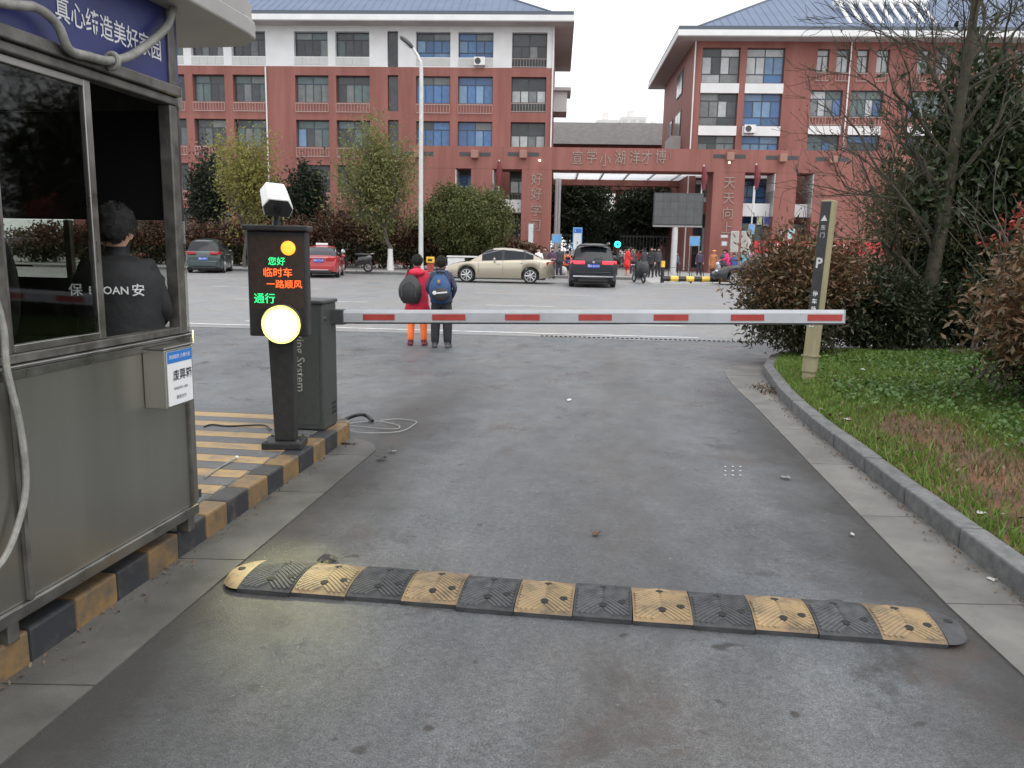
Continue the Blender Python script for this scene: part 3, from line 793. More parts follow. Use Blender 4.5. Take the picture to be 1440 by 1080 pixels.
# high-backed chair inside, its back to the window
ch = thing('office_chair', 'dark high-backed office chair inside the booth, left of the guard', 'chair', BO + Matrix.Rotation(-BA, 3, 'Z') @ Vector((-0.85, -0.22, Zb(0.29))), rad(-20))
MB().ball((0, 0, 0.98), (0.27, 0.06, 0.36), 18, 12).build('backrest', M['dark'], ch, smooth=True)
MB().ball((0, 0.24, 0.46), (0.26, 0.26, 0.06), 18, 10).build('seat', M['dark'], ch, smooth=True)
MB().tube([(0, 0.05, 0.45), (0, -0.02, 0.7)], 0.03, 8).build('back_bar', M['dark'], ch)
MB().tube([(0, 0.24, 0.06), (0, 0.24, 0.42)], 0.03, 8).build('gas_post', M['dark'], ch)
for k in range(5):
    a_ = 2 * math.pi * k / 5
    MB().tube([(0, 0.24, 0.07), (0.26 * math.cos(a_), 0.24 + 0.26 * math.sin(a_), 0.03)], [0.03, 0.025], 6).build('foot', M['dark'], ch)
# floor, ceiling, legs, base rail
inner = pm('booth_lining', (0.03, 0.03, 0.03), rough=0.7)
bpart(MB().bb(BX0 + 0.021, -0.0225, BY0 + 0.021, BY1 - 0.0305, Zb(0.251), Zb(0.29)), 'floor', inner)
bpart(MB().bb(BX0 + 0.021, -0.053, BY0 + 0.021, BY1 - 0.032, Zb(2.44), Zb(2.495)), 'ceiling', inner)
bpart(MB().bb(BX0 + 0.0205, BX0 + 0.04, BY0 + 0.022, BY1 - 0.033, Zb(0.30), Zb(2.43)), 'lining', inner)
bpart(MB().bb(-0.6, -0.0235, BY0 + 0.1, -0.9, Zb(0.98), Zb(1.02)), 'desk', inner)
bpart(MB().bb(-0.045, 0.016, BY0, 0.06, Zb(0.2), Zb(0.248)), 'base_rail', M['steel2'], bevel=0.005)
for yl in (0.0, -1.13, -2.3):
    for xl in (-0.03, BX0 + 0.05):
        bpart(MB().bb(xl - 0.028, xl + 0.038, yl - 0.026, yl + 0.026, 0.0, Zb(0.199)), 'leg', M['dirty_steel'], bevel=0.004)
bpart(MB().bb(0.001, 0.018, -1.055, -1.035, Zb(0.25), Zb(1.028)), 'panel_seam', M['dirty_steel'])
# slogan band
sg = bpart(MB().bb(-0.03, 0.004, BY0, -0.007, Zb(2.185), Zb(2.498)), 'slogan_band', M['signblue'])
Mt = frame((0.0065, -0.375, Zb(2.305)), (0, 1, 0), (0, 0, 1))
text('lettering', '真心缔造美好家园', 0.095, M['offwhite'], sg, Mt, bold=0.0006, sx=0.86)
# canopy
cp = MB()
cpts = [(0.17, BY0 - 0.35), (0.17, 0.44), (0.15, 0.55), (0.06, 0.65), (-0.05, 0.68), (BX0 - 0.2, 0.68), (BX0 - 0.2, BY0 - 0.35)]
cp.prism(cpts, Zb(2.5), Zb(2.585))
bpart(cp, 'canopy', M['cream'], bevel=0.01)
bpart(MB().prism([(x * 0.96, y_ * 0.96) for x, y_ in cpts], Zb(2.586), Zb(2.66)), 'roof_cap', M['cream'])
# conduit looping over the slogan band
def smooth_path(pts, k=6):
    pts = [Vector(p) for p in pts]; out = []
    for i in range(len(pts) - 1):
        p0, p1, p2, p3 = pts[max(i - 1, 0)], pts[i], pts[i + 1], pts[min(i + 2, len(pts) - 1)]
        for j in range(k):
            t = j / k
            out.append(0.5 * ((2 * p1) + (-p0 + p2) * t + (2 * p0 - 5 * p1 + 4 * p2 - p3) * t * t + (-p0 + 3 * p1 - 3 * p2 + p3) * t ** 3))
    out.append(pts[-1]); return out
cd = smooth_path([(0.06, -1.5, Zb(2.16)), (0.06, -0.995, Zb(2.235)), (0.055, -0.853, Zb(2.262)), (0.055, -0.757, Zb(2.234)), (0.055, -0.705, Zb(2.165)), (0.055, -0.599, Zb(2.166)), (0.055, -0.477, Zb(2.178)), (0.055, -0.316, Zb(2.242)), (0.055, -0.09, Zb(2.393)), (0.05, -0.014, Zb(2.499))])
cnd = bpart(MB().tube(cd, 0.0165, 10), 'conduit', M['conduit'], smooth=True)
bpart(MB().torus((0.05, -0.46, Zb(2.18)), 0.028, 0.01, 'Y').xf(Matrix.Identity(4)), 'conduit_clip', M['conduit'], smooth=True, parent=cnd)
cb = smooth_path([(0.02, -1.2, Zb(1.6)), (0.03, -1.093, Zb(1.263)), (0.03, -1.085, Zb(1.075)), (0.035, -1.055, Zb(0.877)), (0.035, -1.05, Zb(0.677)), (0.03, -1.098, Zb(0.539)), (0.03, -1.178, Zb(0.444)), (0.03, -1.3, Zb(0.40))])
bpart(MB().tube(cb, 0.011, 8), 'hanging_cable', M['conduit'], smooth=True)
# invoice box on the booth side
ib = thing('invoice_box', 'small steel invoice box with white and blue notice on the booth side', 'letter box', BO, -BA)
ibx = MB().bb(0.001, 0.105, -0.305, -0.09, Zb(0.79), Zb(1.045)).build('box_body', M['steel'], ib, bevel=0.004)
MB().bb(-0.0, 0.108, -0.31, -0.085, Zb(1.046), Zb(1.056)).build('lid', M['steel2'], ib, bevel=0.003)
nb = MB().bb(0.1052, 0.1075, -0.293, -0.102, Zb(0.80), Zb(1.035)).build('notice', M['offwhite'], ib)
sblue = pm('notice_blue', (0.03, 0.17, 0.50), rough=0.4)
MB().bb(0.1076, 0.1084, -0.293, -0.102, Zb(0.985), Zb(1.035)).build('notice_header', sblue, nb)
inkd = pm('ink_dark', (0.03, 0.03, 0.035), rough=0.6)
text('notice_lettering', '废票箱', 0.05, inkd, nb, frame((0.1082, -0.18, Zb(0.925)), (0, 1, 0), (0, 0, 1)), bold=0.0008)
text('notice_lettering', '真诚服务 方便大家', 0.02, M['offwhite'], nb, frame((0.1088, -0.197, Zb(1.01)), (0, 1, 0), (0, 0, 1)))
text('notice_lettering', '请将废票投入箱内', 0.014, inkd, nb, frame((0.1082, -0.197, Zb(0.87)), (0, 1, 0), (0, 0, 1)))
text('notice_lettering', '谢谢合作', 0.02, inkd, nb, frame((0.1082, -0.197, Zb(0.83)), (0, 1, 0), (0, 0, 1)))

# ================================================================== DISPLAY TERMINAL
tp = thing('parking_display_terminal', 'dark LED parking display on a pedestal with camera and glaring lamp', 'parking terminal', (-1.545, 5.31, IT), rad(3))
Zt = lambda z: z - IT
MB().prism([(-0.14, -0.1), (0.13, -0.1), (0.13, 0.12), (-0.14, 0.12)], 0, 0.055).build('base_plate', M['dark'], tp, bevel=0.012)
for sx in (-0.11, 0.10):
    for sy in (-0.075, 0.095):
        MB().lathe([(0.012, 0.0), (0.012, 0.012)], 6, (sx, sy, 0.055)).build('anchor_bolt', M['steel2'], tp)
MB().add([(-0.06, -0.045, 0.056), (0.075, -0.045, 0.056), (0.075, 0.06, 0.056), (-0.06, 0.06, 0.056), (-0.085, -0.045, Zt(0.9)), (0.08, -0.045, Zt(0.9)), (0.08, 0.06, Zt(0.9)), (-0.085, 0.06, Zt(0.9))], [(3, 2, 1, 0), (4, 5, 6, 7), (0, 1, 5, 4), (1, 2, 6, 5), (2, 3, 7, 6), (3, 0, 4, 7)]) if False else None
stem = MB(); stem.add([(-0.06, -0.045, 0.056), (0.075, -0.045, 0.056), (0.075, 0.06, 0.056), (-0.06, 0.06, 0.056), (-0.085, -0.045, Zt(0.9)), (0.085, -0.045, Zt(0.9)), (0.085, 0.06, Zt(0.9)), (-0.085, 0.06, Zt(0.9))], [(3, 2, 1, 0), (4, 5, 6, 7), (0, 1, 5, 4), (1, 2, 6, 5), (2, 3, 7, 6), (3, 0, 4, 7)])
stem.build('pedestal', M['dark'], tp, bevel=0.006)
MB().bb(-0.195, 0.185, -0.07, 0.06, Zt(0.9), Zt(1.585)).build('display_housing', M['dark'], tp, bevel=0.01)
scr = pm('led_screen', (0.03, 0.018, 0.014), (0.045, 0.03, 0.022), 30, 0.45)
MB().bb(-0.178, 0.168, -0.0725, -0.0702, Zt(1.08), Zt(1.555)).build('led_screen', scr, tp)
MB().bb(-0.215, 0.205, -0.105, 0.08, Zt(1.586), Zt(1.622)).build('top_cap', M['dark'], tp, bevel=0.008)
led_r = pm('led_red', (1, 0.12, 0.02), emit=1.15, ecol=(1, 0.12, 0.02))
led_o = pm('led_orange', (1, 0.30, 0.03), emit=1.5, ecol=(1, 0.26, 0.02))
led_g = pm('led_green', (0.02, 1, 0.3), emit=0.75, ecol=(0.03, 1, 0.25))
disc = MB().lathe([(0.046, 0), (0.046, 0.006), (0.041, 0.011), (0.02, 0.014)], 24, (0, 0, 0), 'Y').xf(Matrix.Translation((0.072, -0.0735, Zt(1.477))) @ Matrix.Scale(-1, 4, (0, 1, 0)) @ Matrix.Scale(-1, 4, (0, 1, 0)))
disc.build('signal_disc', led_o, tp, smooth=True)
def led(body, x, z, size, m_): text('led_lettering', body, size, m_, tp, frame((x, -0.0745, Zt(z)), (1, 0, 0), (0, 0, 1)), bold=0.0003)
led('您好', -0.005, 1.388, 0.056, led_g)
led('临时车', 0.0, 1.315, 0.064, led_r)
led('一路顺风', 0.04, 1.24, 0.058, led_r)
led('通行', -0.09, 1.145, 0.07, led_g)
# lamp: shroud and glaring lens
lens = pm('lamp_lens', (1, 0.95, 0.5), emit=24.0, ecol=(1.0, 0.90, 0.36))
MB().lathe([(0.1, 0), (0.13, 0.02), (0.134, 0.05), (0.129, 0.055), (0.127, 0.035)], 28, (0, 0, 0), 'Y').xf(Matrix.Translation((0.025, -0.071, Zt(0.985)))).build('lamp_shroud', M['dark'], tp, smooth=True)
MB().ball((0.025, -0.118, Zt(0.985)), (0.082, 0.03, 0.082), 20, 8).build('lamp_lens', lens, tp, smooth=True)
halo = pm('lamp_halo_ring', (0.8, 0.76, 0.3), emit=1.0, ecol=(0.97, 0.93, 0.22))  # emissive ring added as the lamp's halo, its glow fading outward
_ht = halo.node_tree; _hc = _n(_ht, 'ShaderNodeTexCoord'); _hs = _n(_ht, 'ShaderNodeVectorMath', operation='SUBTRACT'); _hs.inputs[1].default_value = (0.025, -0.115, Zt(0.985))
_hl = _n(_ht, 'ShaderNodeVectorMath', operation='LENGTH'); _hm = _n(_ht, 'ShaderNodeMapRange')
_hm.inputs['From Min'].default_value = 0.07; _hm.inputs['From Max'].default_value = 0.13; _hm.inputs['To Min'].default_value = 2.2; _hm.inputs['To Max'].default_value = 0.04; _hm.interpolation_type = 'SMOOTHSTEP'
_ht.links.new(_hc.outputs['Object'], _hs.inputs[0]); _ht.links.new(_hs.outputs[0], _hl.inputs[0]); _ht.links.new(_hl.outputs['Value'], _hm.inputs['Value']); _ht.links.new(_hm.outputs[0], halo.node_tree.nodes['Principled BSDF'].inputs['Emission Strength'])
MB().lathe([(0.06, 0.0), (0.126, 0.03), (0.1255, 0.036), (0.06, 0.008)], 28, (0, 0, 0), 'Y').xf(Matrix.Translation((0.025, -0.1, Zt(0.985)))).build('lamp_halo_ring', halo, tp, smooth=True)
ld = bpy.data.lights.new('floodlight_glow', 'SPOT'); ld.energy = 105; ld.color = (1.0, 0.97, 0.5); ld.spot_size = rad(23); ld.spot_blend = 1.0; ld.shadow_soft_size = 0.08
lo = bpy.data.objects.new('floodlight_glow', ld); link(lo, tp, (0.025, -0.16, Zt(0.985)))
lo.rotation_euler = Vector((0.42, -1.75, -0.97)).to_track_quat('-Z', 'Y').to_euler()
# camera on top
cm = MB()
prof = [(-0.08, 0.0), (-0.098, 0.065), (-0.062, 0.125), (0.062, 0.125), (0.098, 0.065), (0.08, 0.0)]
n_ = len(prof)
vs = [(x, -0.13, z) for x, z in prof] + [(x * 0.92, 0.10, z) for x, z in prof]
cm.add(vs, [tuple(range(n_))[::-1], tuple(range(n_, 2 * n_))] + [(i, (i + 1) % n_, n_ + (i + 1) % n_, n_ + i) for i in range(n_)])
RM = Matrix.Translation((-0.03, 0.02, Zt(1.74))) @ Matrix.Rotation(rad(20), 4, 'Z') @ Matrix.Rotation(rad(30), 4, 'X') @ Matrix.Rotation(rad(4), 4, 'Y')
cm.xf(RM)
cmo = cm.build('camera_housing', M['white'], tp, bevel=0.008)
fp = MB()
p2 = [(x * 0.93, z * 0.88 + 0.006) for x, z in prof]
fp.add([(x, -0.134, z) for x, z in p2] + [(x, -0.1, z) for x, z in p2], [tuple(range(n_))[::-1], tuple(range(n_, 2 * n_))] + [(i, (i + 1) % n_, n_ + (i + 1) % n_, n_ + i) for i in range(n_)])
fp.xf(RM); fp.build('camera_front', M['dark'], cmo)
MB().lathe([(0.028, 0), (0.028, 0.008), (0.02, 0.01)], 16, (0, 0, 0), 'Y').xf(RM @ Matrix.Translation((0, -0.135, 0.06))).build('camera_lens', M['carglass'], cmo, smooth=True)
MB().tube([(-0.02, 0.02, Zt(1.622)), (-0.02, 0.02, Zt(1.67)), (-0.025, 0.0, Zt(1.73))], [0.03, 0.02, 0.03], 10).build('camera_bracket', M['dark'], tp, smooth=True)

# ================================================================== BARRIER
bar = thing('parking_barrier', 'dark green barrier cabinet with long white and red boom arm', 'barrier', (-1.39, 5.79, IT), -LANE)
MB().bb(-0.36, 0, 0, 0.30, 0.012, 0.945).build('cabinet', M['cabinet'], bar, bevel=0.008)
MB().bb(-0.35, -0.01, 0.01, 0.29, 0.0, 0.011).build('plinth', M['dark'], bar)
MB().bb(-0.372, 0.012, -0.012, 0.312, 0.946, 0.975).build('cabinet_lid', M['cabinet'], bar, bevel=0.01)
MB().bb(-0.335, -0.03, -0.0035, -0.0003, 0.05, 0.9).build('cabinet_door', M['cabinet'], bar)
text('lettering', 'Parking System', 0.092, M['silver'], bar, frame((-0.175, -0.0048, 0.575), (0, 0, -1), (1, 0, 0)), bold=0.0006)
for i in range(3):
    for j in range(4):
        MB().bb(0.0002, 0.0022, 0.17 + j * 0.025, 0.182 + j * 0.025, 0.10 + i * 0.035, 0.122 + i * 0.035).build('vent_slot', M['hole'], bar)
MB().lathe([(0.014, 0), (0.014, 0.006)], 12, (0, 0, 0), 'X').xf(Matrix.Translation((0.0003, 0.06, 0.84))).build('lock', M['steel2'], bar)
# arm, in barrier space: starts at the cabinet's side, rises a little to its far end
inv = (Matrix.Translation((-1.39, 5.79, IT)) @ Matrix.Rotation(-LANE, 4, 'Z')).inverted()
a0 = inv @ Vector((-1.30, 6.0, 0.978)); a1 = inv @ Vector((2.305, 5.57, 1.08))
ax = (a1 - a0); AL = ax.length; ax.normalize()
MA = frame(a0, ax, Vector((0, 1, 0)) - ax * ax.y)     # x along the arm, y away, z up
MA.translation = a0
arm = bpy.data.objects.new('boom_arm', None)
link(arm, bar); arm.matrix_local = MA
am = MB()
pr = [(-0.026, -0.046), (-0.026, 0.022), (-0.016, 0.044), (0.016, 0.044), (0.026, 0.022), (0.026, -0.046), (0.018, -0.05), (-0.018, -0.05)]
n_ = len(pr)
am.add([(0, y_, z) for y_, z in pr] + [(AL, y_, z) for y_, z in pr], [tuple(range(n_)), tuple(range(n_, 2 * n_))[::-1]] + [(i, n_ + i, n_ + (i + 1) % n_, (i + 1) % n_) for i in range(n_)])
am.build('arm_profile', M['armwhite'], arm)
MB().bb(-0.03, AL + 0.002, -0.024, 0.024, -0.058, -0.0505).build('rubber_strip', M['dark'], arm)
MB().bb(AL + 0.0003, AL + 0.006, -0.027, 0.027, -0.05, 0.044).build('arm_tip', M['armwhite'], arm)
for u0, u1 in ((507, 552), (605, 652), (708, 757), (812, 859), (918, 967), (1027, 1074), (1135, 1184)):
    s0, s1 = [(u - 474) / (1187 - 474) for u in (u0, u1)]
    # perspective-correct share of the arm's length, from its two end depths
    cv = lambda s: s / 5.57 / ((1 - s) / 6.0 + s / 5.57) if False else s * 6.0 / (5.57 + s * (6.0 - 5.57))
    MB().bb(cv(s0) * AL, cv(s1) * AL, -0.0285, -0.0262, -0.030, 0.014).build('red_reflector', M['red_refl'], arm)
MB().bb(-0.06, 0.16, -0.04, 0.04, -0.07, 0.055).build('arm_clamp', M['cabinet'], arm, bevel=0.006) if False else None
MB().bb(-0.09, 0.03, -0.034, 0.034, -0.065, 0.05).build('arm_clamp', M['cabinet'], arm, bevel=0.006)

# ================================================================== SCHOOL
SY = rad(3.0)
_c, _s = math.cos(SY), math.sin(SY)
def SL(u, v, D):
    d = ray(u, v); lx = d.x * _c - d.y * _s; ly = d.x * _s + d.y * _c; t = D / ly
    return Vector((lx * t, D, CAM_H + d.z * t))
def SX(u, v, D): return SL(u, v, D).x
def SZ(u, v, D): return SL(u, v, D).z
def SW(x, y, z=0.0): return Vector((x * _c + y * _s, -x * _s + y * _c, z))
class School:
    """a thing whose meshes are written in school coordinates"""
    def __init__(s, name, label, cat, bx, by, bz=0.0, group=None):
        s.b = Vector((bx, by, bz))
        s.root = thing(name, label, cat, SW(bx, by, bz), -SY, group)
    def part(s, mb, name, mat, parent=None, smooth=False, bevel=0):
        if parent is None: return mb.build(name, mat, s.root, smooth, bevel, loc=-s.b)
        return mb.build(name, mat, parent, smooth, bevel)

PB = pm('pane_blue', (0.05, 0.125, 0.27), (0.07, 0.16, 0.33), 3, 0.12, rnd=0.25)
PB2 = pm('pane_pale_blue', (0.12, 0.21, 0.34), (0.17, 0.28, 0.42), 2, 0.12, rnd=0.2)
PD = pm('pane_dark', (0.035, 0.04, 0.044), (0.06, 0.066, 0.07), 2, 0.12, rnd=0.3)
PG = pm('pane_grey', (0.12, 0.135, 0.135), (0.18, 0.195, 0.19), 2, 0.15, rnd=0.3)
PW = pm('pane_curtain_sky', (0.36, 0.38, 0.39), (0.47, 0.49, 0.49), 2, 0.2, rnd=0.2)  # curtain tone; on the right block it paints reflected sky
PT = pm('pane_teal', (0.075, 0.11, 0.115), (0.11, 0.155, 0.155), 2, 0.15, rnd=0.2)
greywall = pm('parapet_grey', (0.5, 0.5, 0.49), (0.56, 0.56, 0.55), 1, 0.7)
railm = pm('railing_white', (0.40, 0.33, 0.31), rough=0.5)

def facade(x0, x1, z0, z1, ops, y, dep, zsplit=None):
    """front wall with real openings: red below zsplit, white above"""
    xs = sorted({x0, x1, *[o[0] for o in ops], *[o[1] for o in ops]})
    zs = sorted({z0, z1, *[o[2] for o in ops], *[o[3] for o in ops], *([zsplit] if zsplit else [])})
    mb = MB()
    for i in range(len(xs) - 1):
        for j in range(len(zs) - 1):
            cx, cz = (xs[i] + xs[i + 1]) / 2, (zs[j] + zs[j + 1]) / 2
            if any(o[0] < cx < o[1] and o[2] < cz < o[3] for o in ops): continue
            mi = 1 if zsplit and cz > zsplit else 0
            mb.poly([(xs[i], y, zs[j]), (xs[i + 1], y, zs[j]), (xs[i + 1], y, zs[j + 1]), (xs[i], y, zs[j + 1])], mi)
    for a, b, c, d in ops:
        mi = 1 if zsplit and (c + d) / 2 > zsplit else 0
        mb.poly([(a, y, c), (a, y, d), (a, y + dep, d), (a, y + dep, c)], mi)
        mb.poly([(b, y, d), (b, y, c), (b, y + dep, c), (b, y + dep, d)], mi)
        mb.poly([(a, y, c), (a, y + dep, c), (b, y + dep, c), (b, y, c)], mi)
        mb.poly([(a, y, d), (b, y, d), (b, y + dep, d), (a, y + dep, d)], mi)
    return mb

def window(S, x0, x1, z0, z1, y, top, cols, mats, seed, fm=None, tsplit=0.28, low=None):
    """frame bars as the part, each pane a sub-part"""
    rg = random.Random(seed); b = 0.075; t = 0.07
    fm = fm or M['frame']
    zt = z1 - (z1 - z0) * tsplit
    zl = z0 + (z1 - z0) * low if low else z0
    fr = MB()
    fr.bb(x0, x0 + b, y, y + t, z0, z1).bb(x1 - b, x1, y, y + t, z0, z1)
    fr.bb(x0 + b, x1 - b, y, y + t, z0, z0 + b).bb(x0 + b, x1 - b, y, y + t, z1 - b, z1).bb(x0 + b, x1 - b, y, y + t, zt - b / 2, zt + b / 2)
    rows = [(zt + b / 2, z1 - b, top), (zl + (b / 2 if low else b), zt - b / 2, cols)]
    if low:
        fr.bb(x0 + b, x1 - b, y, y + t, zl - b / 2, zl + b / 2); rows.append((z0 + b, zl - b / 2, top))
    panes = []
    for za, zb, n in rows:
        for k in range(n):
            xa = x0 + b + (x1 - x0 - 2 * b) * k / n; xb = x0 + b + (x1 - x0 - 2 * b) * (k + 1) / n
            if k: fr.bb(xa - b / 2, xa + b / 2, y, y + t, za, zb)
            panes.append((xa + (b / 2 if k else 0), xb - (b / 2 if k < n - 1 else 0), za, zb))
    wn = S.part(fr, 'window', fm)
    for i, (xa, xb, za, zb) in enumerate(panes):
        S.part(MB().bb(xa, xb, y + 0.025, y + 0.045, za, zb), 'pane', mats[i % len(mats)] if not callable(mats) else mats(i, rg), wn)
    return wn

def railing(S, x0, x1, z0, z1, y):
    mb = MB()
    for z in (z0, z1): mb.bb(x0, x1, y - 0.02, y + 0.02, z - 0.02, z + 0.02)
    n = max(2, int((x1 - x0) / 0.22))
    for i in range(n + 1):
        x = x0 + (x1 - x0) * i / n
        mb.bb(x - 0.012, x + 0.012, y - 0.012, y + 0.012, z0 + 0.021, z1 - 0.021)
    return S.part(mb, 'railing', railm)

def hip_roof(S, x0, x1, y0, y1, z, pitch, over, name='roof'):
    """white fascia box with dark gutter, then the hipped metal roof set back on it"""
    fx0, fx1, fy0, fy1 = x0 - over, x1 + over, y0 - over, y1 + over
    S.part(MB().bb(fx0, fx1, fy0, fy1, z, z + 0.4), 'fascia', M['whitewall'])
    S.part(MB().bb(x0 - over * 0.98, x1 + over * 0.98, y0 - over * 0.98, y1 + over * 0.98, z - 0.06, z - 0.003), 'soffit', M['soffit'])
    S.part(MB().bb(fx0 + 0.05, fx1 - 0.05, fy0 + 0.05, fy1 - 0.05, z + 0.401, z + 0.68), 'roof_gutter', M['roofdark'])
    rx0, rx1, ry0, ry1 = fx0 + 1.1, fx1 - 1.1, fy0 + 1.0, fy1 - 1.0
    zr = z + 0.681; h = (ry1 - ry0) / 2; zt = zr + h * pitch; ym = (ry0 + ry1) / 2
    mb = MB(); mb.add([(rx0, ry0, zr), (rx1, ry0, zr), (rx1, ry1, zr), (rx0, ry1, zr), (rx0 + h, ym, zt), (rx1 - h, ym, zt)], [(0, 1, 5, 4), (1, 2, 5), (2, 3, 4, 5), (3, 0, 4), (3, 2, 1, 0)])
    rf = S.part(mb, name, M['roof'])
    # standing seams on the front slope
    sm = MB(); x = rx0 + 0.6
    while x < rx1 - 0.6:
        d = min(x - rx0, rx1 - x, h)
        sm.tube([(x, ry0, zr + 0.02), (x, ry0 + d, zr + d * pitch + 0.02)], 0.012, 4); x += 0.62
    s_ = S.part(sm, 'roof_seams', M['roof'], rf); s_['kind'] = 'stuff'
    for c, e in (((rx0, ry0, zr), (rx0 + h, ym, zt)), ((rx1, ry0, zr), (rx1 - h, ym, zt)), ((rx0 + h, ym, zt), (rx1 - h, ym, zt))):
        S.part(MB().tube([c, e], 0.1, 6), 'ridge_cap', M['roofdark'], rf)
    return rf, (rx0, rx1, ry0, zr)

D0 = 64.0
# ---------------- left block
Lx0, Lx1 = SX(90, 125, D0), SX(778, 125, D0)
LB = School('school_building', 'red and white school block with blue windows, behind the street lamp', 'building', (Lx0 + Lx1) / 2, D0 + 7)
cols = [(160, 204), (214, 260), (271, 316), (327.5, 375), (415, 462), (472.5, 520), (585, 633), (644, 693), (719, 768)]
rowt = [45, 107.5, 171, 235, 299]
ops = []; spec = []
zsplit = SZ(670, 95, D0)
for r, vt in enumerate(rowt):
    z1, z0 = SZ(670, vt, D0), SZ(670, vt + (36 if r == 0 else 38.5), D0)
    if r == 4: z0 = 0.6
    for ci, (a, b) in enumerate(cols):
        xa, xb = SX(a, 125, D0), SX(b, 125, D0)
        zz = SZ(670, vt + 50, D0) if ci == 8 and r < 4 else z0
        ops.append((xa, xb, zz, z1)); spec.append((r, ci, xa, xb, zz, z1))
slot = (SX(545, 125, D0), SX(560, 125, D0))
zs_t = SZ(552, 44, D0)
for r, vt in enumerate(rowt):
    ops.append((slot[0], slot[1], SZ(670, vt + 50, D0) if r < 4 else 0.5, SZ(670, vt - 1, D0)))
LTOP = SZ(670, 36, D0)
LB.part(facade(Lx0, Lx1, 0.0, LTOP, ops, D0, 0.55, zsplit), 'front_wall', [M['redwall'], M['whitewall']])
LB.part(MB().bb(Lx0, Lx1, D0 + 0.56, D0 + 14, 0.0, LTOP), 'core', M['redwall'])
LB.part(MB().poly([(Lx1, D0, 0), (Lx1, D0 + 0.56, 0), (Lx1, D0 + 0.56, LTOP), (Lx1, D0, LTOP)]).poly([(Lx0, D0 + 0.56, 0), (Lx0, D0, 0), (Lx0, D0, LTOP), (Lx0, D0 + 0.56, LTOP)]), 'wall_return', M['redwall'])
for i, (r, ci, xa, xb, z0, z1) in enumerate(spec):
    yw = D0 + 0.40
    if ci == 8:
        window(LB, xa, xb, z0 + (z1 - z0) * 0.28, z1, yw, 2, 4, [PD, PD, PW if r > 0 else PD, PW if r > 0 else PD, PG, PW if r > 0 else PD], i, M['darkframe'], 0.5)
        railing(LB, xa, xb, z0 + 0.08, z0 + (z1 - z0) * 0.26, D0 + 0.06)
        LB.part(MB().bb(xa, xb, D0 + 0.42, D0 + 0.5, z0, z0 + (z1 - z0) * 0.28 - 0.005), 'balcony_wall', M['darkframe'])
        continue
    if ci >= 6:
        mats = lambda k, rg: (rg.choice([PG, PB, PD]) if k < 2 else rg.choice([PB, PB, PB, PB2]))
        window(LB, xa, xb, z0, z1, yw - (0.12 if r else 0), 2, 4, mats, i, M['frame'], 0.3, low=0.22 if r == 0 else None)
    else:
        if ci == 4 and r == 2: mats = lambda k, rg: rg.choice([PB2, PT, PB2, PG, PD])
        elif ci >= 4: mats = lambda k, rg: rg.choice([PD, PG, PT, PD, PD])
        else: mats = lambda k, rg: rg.choice([PD, PD, PG, PT, PD])
        window(LB, xa, xb, z0, z1, yw, 2, 4, mats, i, M['darkframe'] if ci != 4 else M['frame'], 0.3)
    if r == 0:
        zp = SZ(670, 94, D0)
        for k in range(4):
            xk = xa + (xb - xa) * k / 4
            LB.part(MB().bb(xk + 0.01, xa + (xb - xa) * (k + 1) / 4 - 0.01, D0 - 0.03, D0 - 0.004, zp + 0.05, z0 - 0.06), 'parapet_panel', greywall)
    elif r < 4:
        dz = (z1 - z0) * 0.32
        railing(LB, xa + 0.02, xb - 0.02, z0 - dz - 0.08, z0 - 0.1, D0 - 0.12)
# stair slot: grey panels between dark strips
for r, vt in enumerate(rowt[:4]):
    LB.part(MB().bb(slot[0] + 0.03, slot[1] - 0.03, D0 + 0.3, D0 + 0.36, SZ(670, vt + 49, D0), SZ(670, vt, D0)), 'slot_glazing', PD)
for uu in (374.5, 776.5):
    xx = SX(uu, 125, D0)
    LB.part(MB().tube([(xx, D0 - 0.08, 0.1), (xx, D0 - 0.08, LTOP - (0 if uu > 500 else 3.1))], 0.06, 8), 'downpipe', M['whitewall'], smooth=True)
LB.part(MB().bb(Lx1 + 0.002, Lx1 + 1.1, D0 + 3, D0 + 6, SZ(795, 160, D0 + 4), SZ(795, 132, D0 + 4)), 'side_bay', greywall)
LB.part(MB().bb(Lx1 - 0.3, Lx1 + 1.4, D0 + 2.7, D0 + 6.3, SZ(795, 131.5, D0 + 4), SZ(795, 127, D0 + 4)), 'side_canopy', M['soffit'])
hip_roof(LB, Lx0, Lx1 + 0.0, D0, D0 + 14, LTOP, 0.57, 1.45)
# outdoor air-conditioner on the parapet
ac = MB().bb(0, 0.85, -0.36, 0, 0, 0.6)
def ac_unit(x, y, z, label):
    t = thing('air_conditioner', label, 'air conditioner', SW(x, y, z), -SY, 'air conditioners on the school fronts')
    MB().bb(0, 0.85, -0.36, -0.002, 0, 0.6).build('casing', M['whitewall'], t, bevel=0.02)
    MB().lathe([(0.23, 0), (0.23, 0.02), (0.19, 0.022), (0.04, 0.02)], 18, (0, 0, 0), 'Y').xf(Matrix.Translation((0.3, -0.36, 0.3))).build('fan_grille', M['darkframe'], t)
    MB().bb(0.1, 0.14, -0.3, -0.002, -0.08, -0.002).bb(0.7, 0.74, -0.3, -0.002, -0.08, -0.002).build('bracket', M['steel2'], t)
ac_unit(SX(667, 90, D0), D0 - 0.04, SZ(667, 93, D0), 'air conditioner on the white top-storey parapet of the left block')
ac_unit(SX(1045, 180, D0), D0 - 0.14, SZ(1050, 188, D0), 'air conditioner on the white band of the right block')

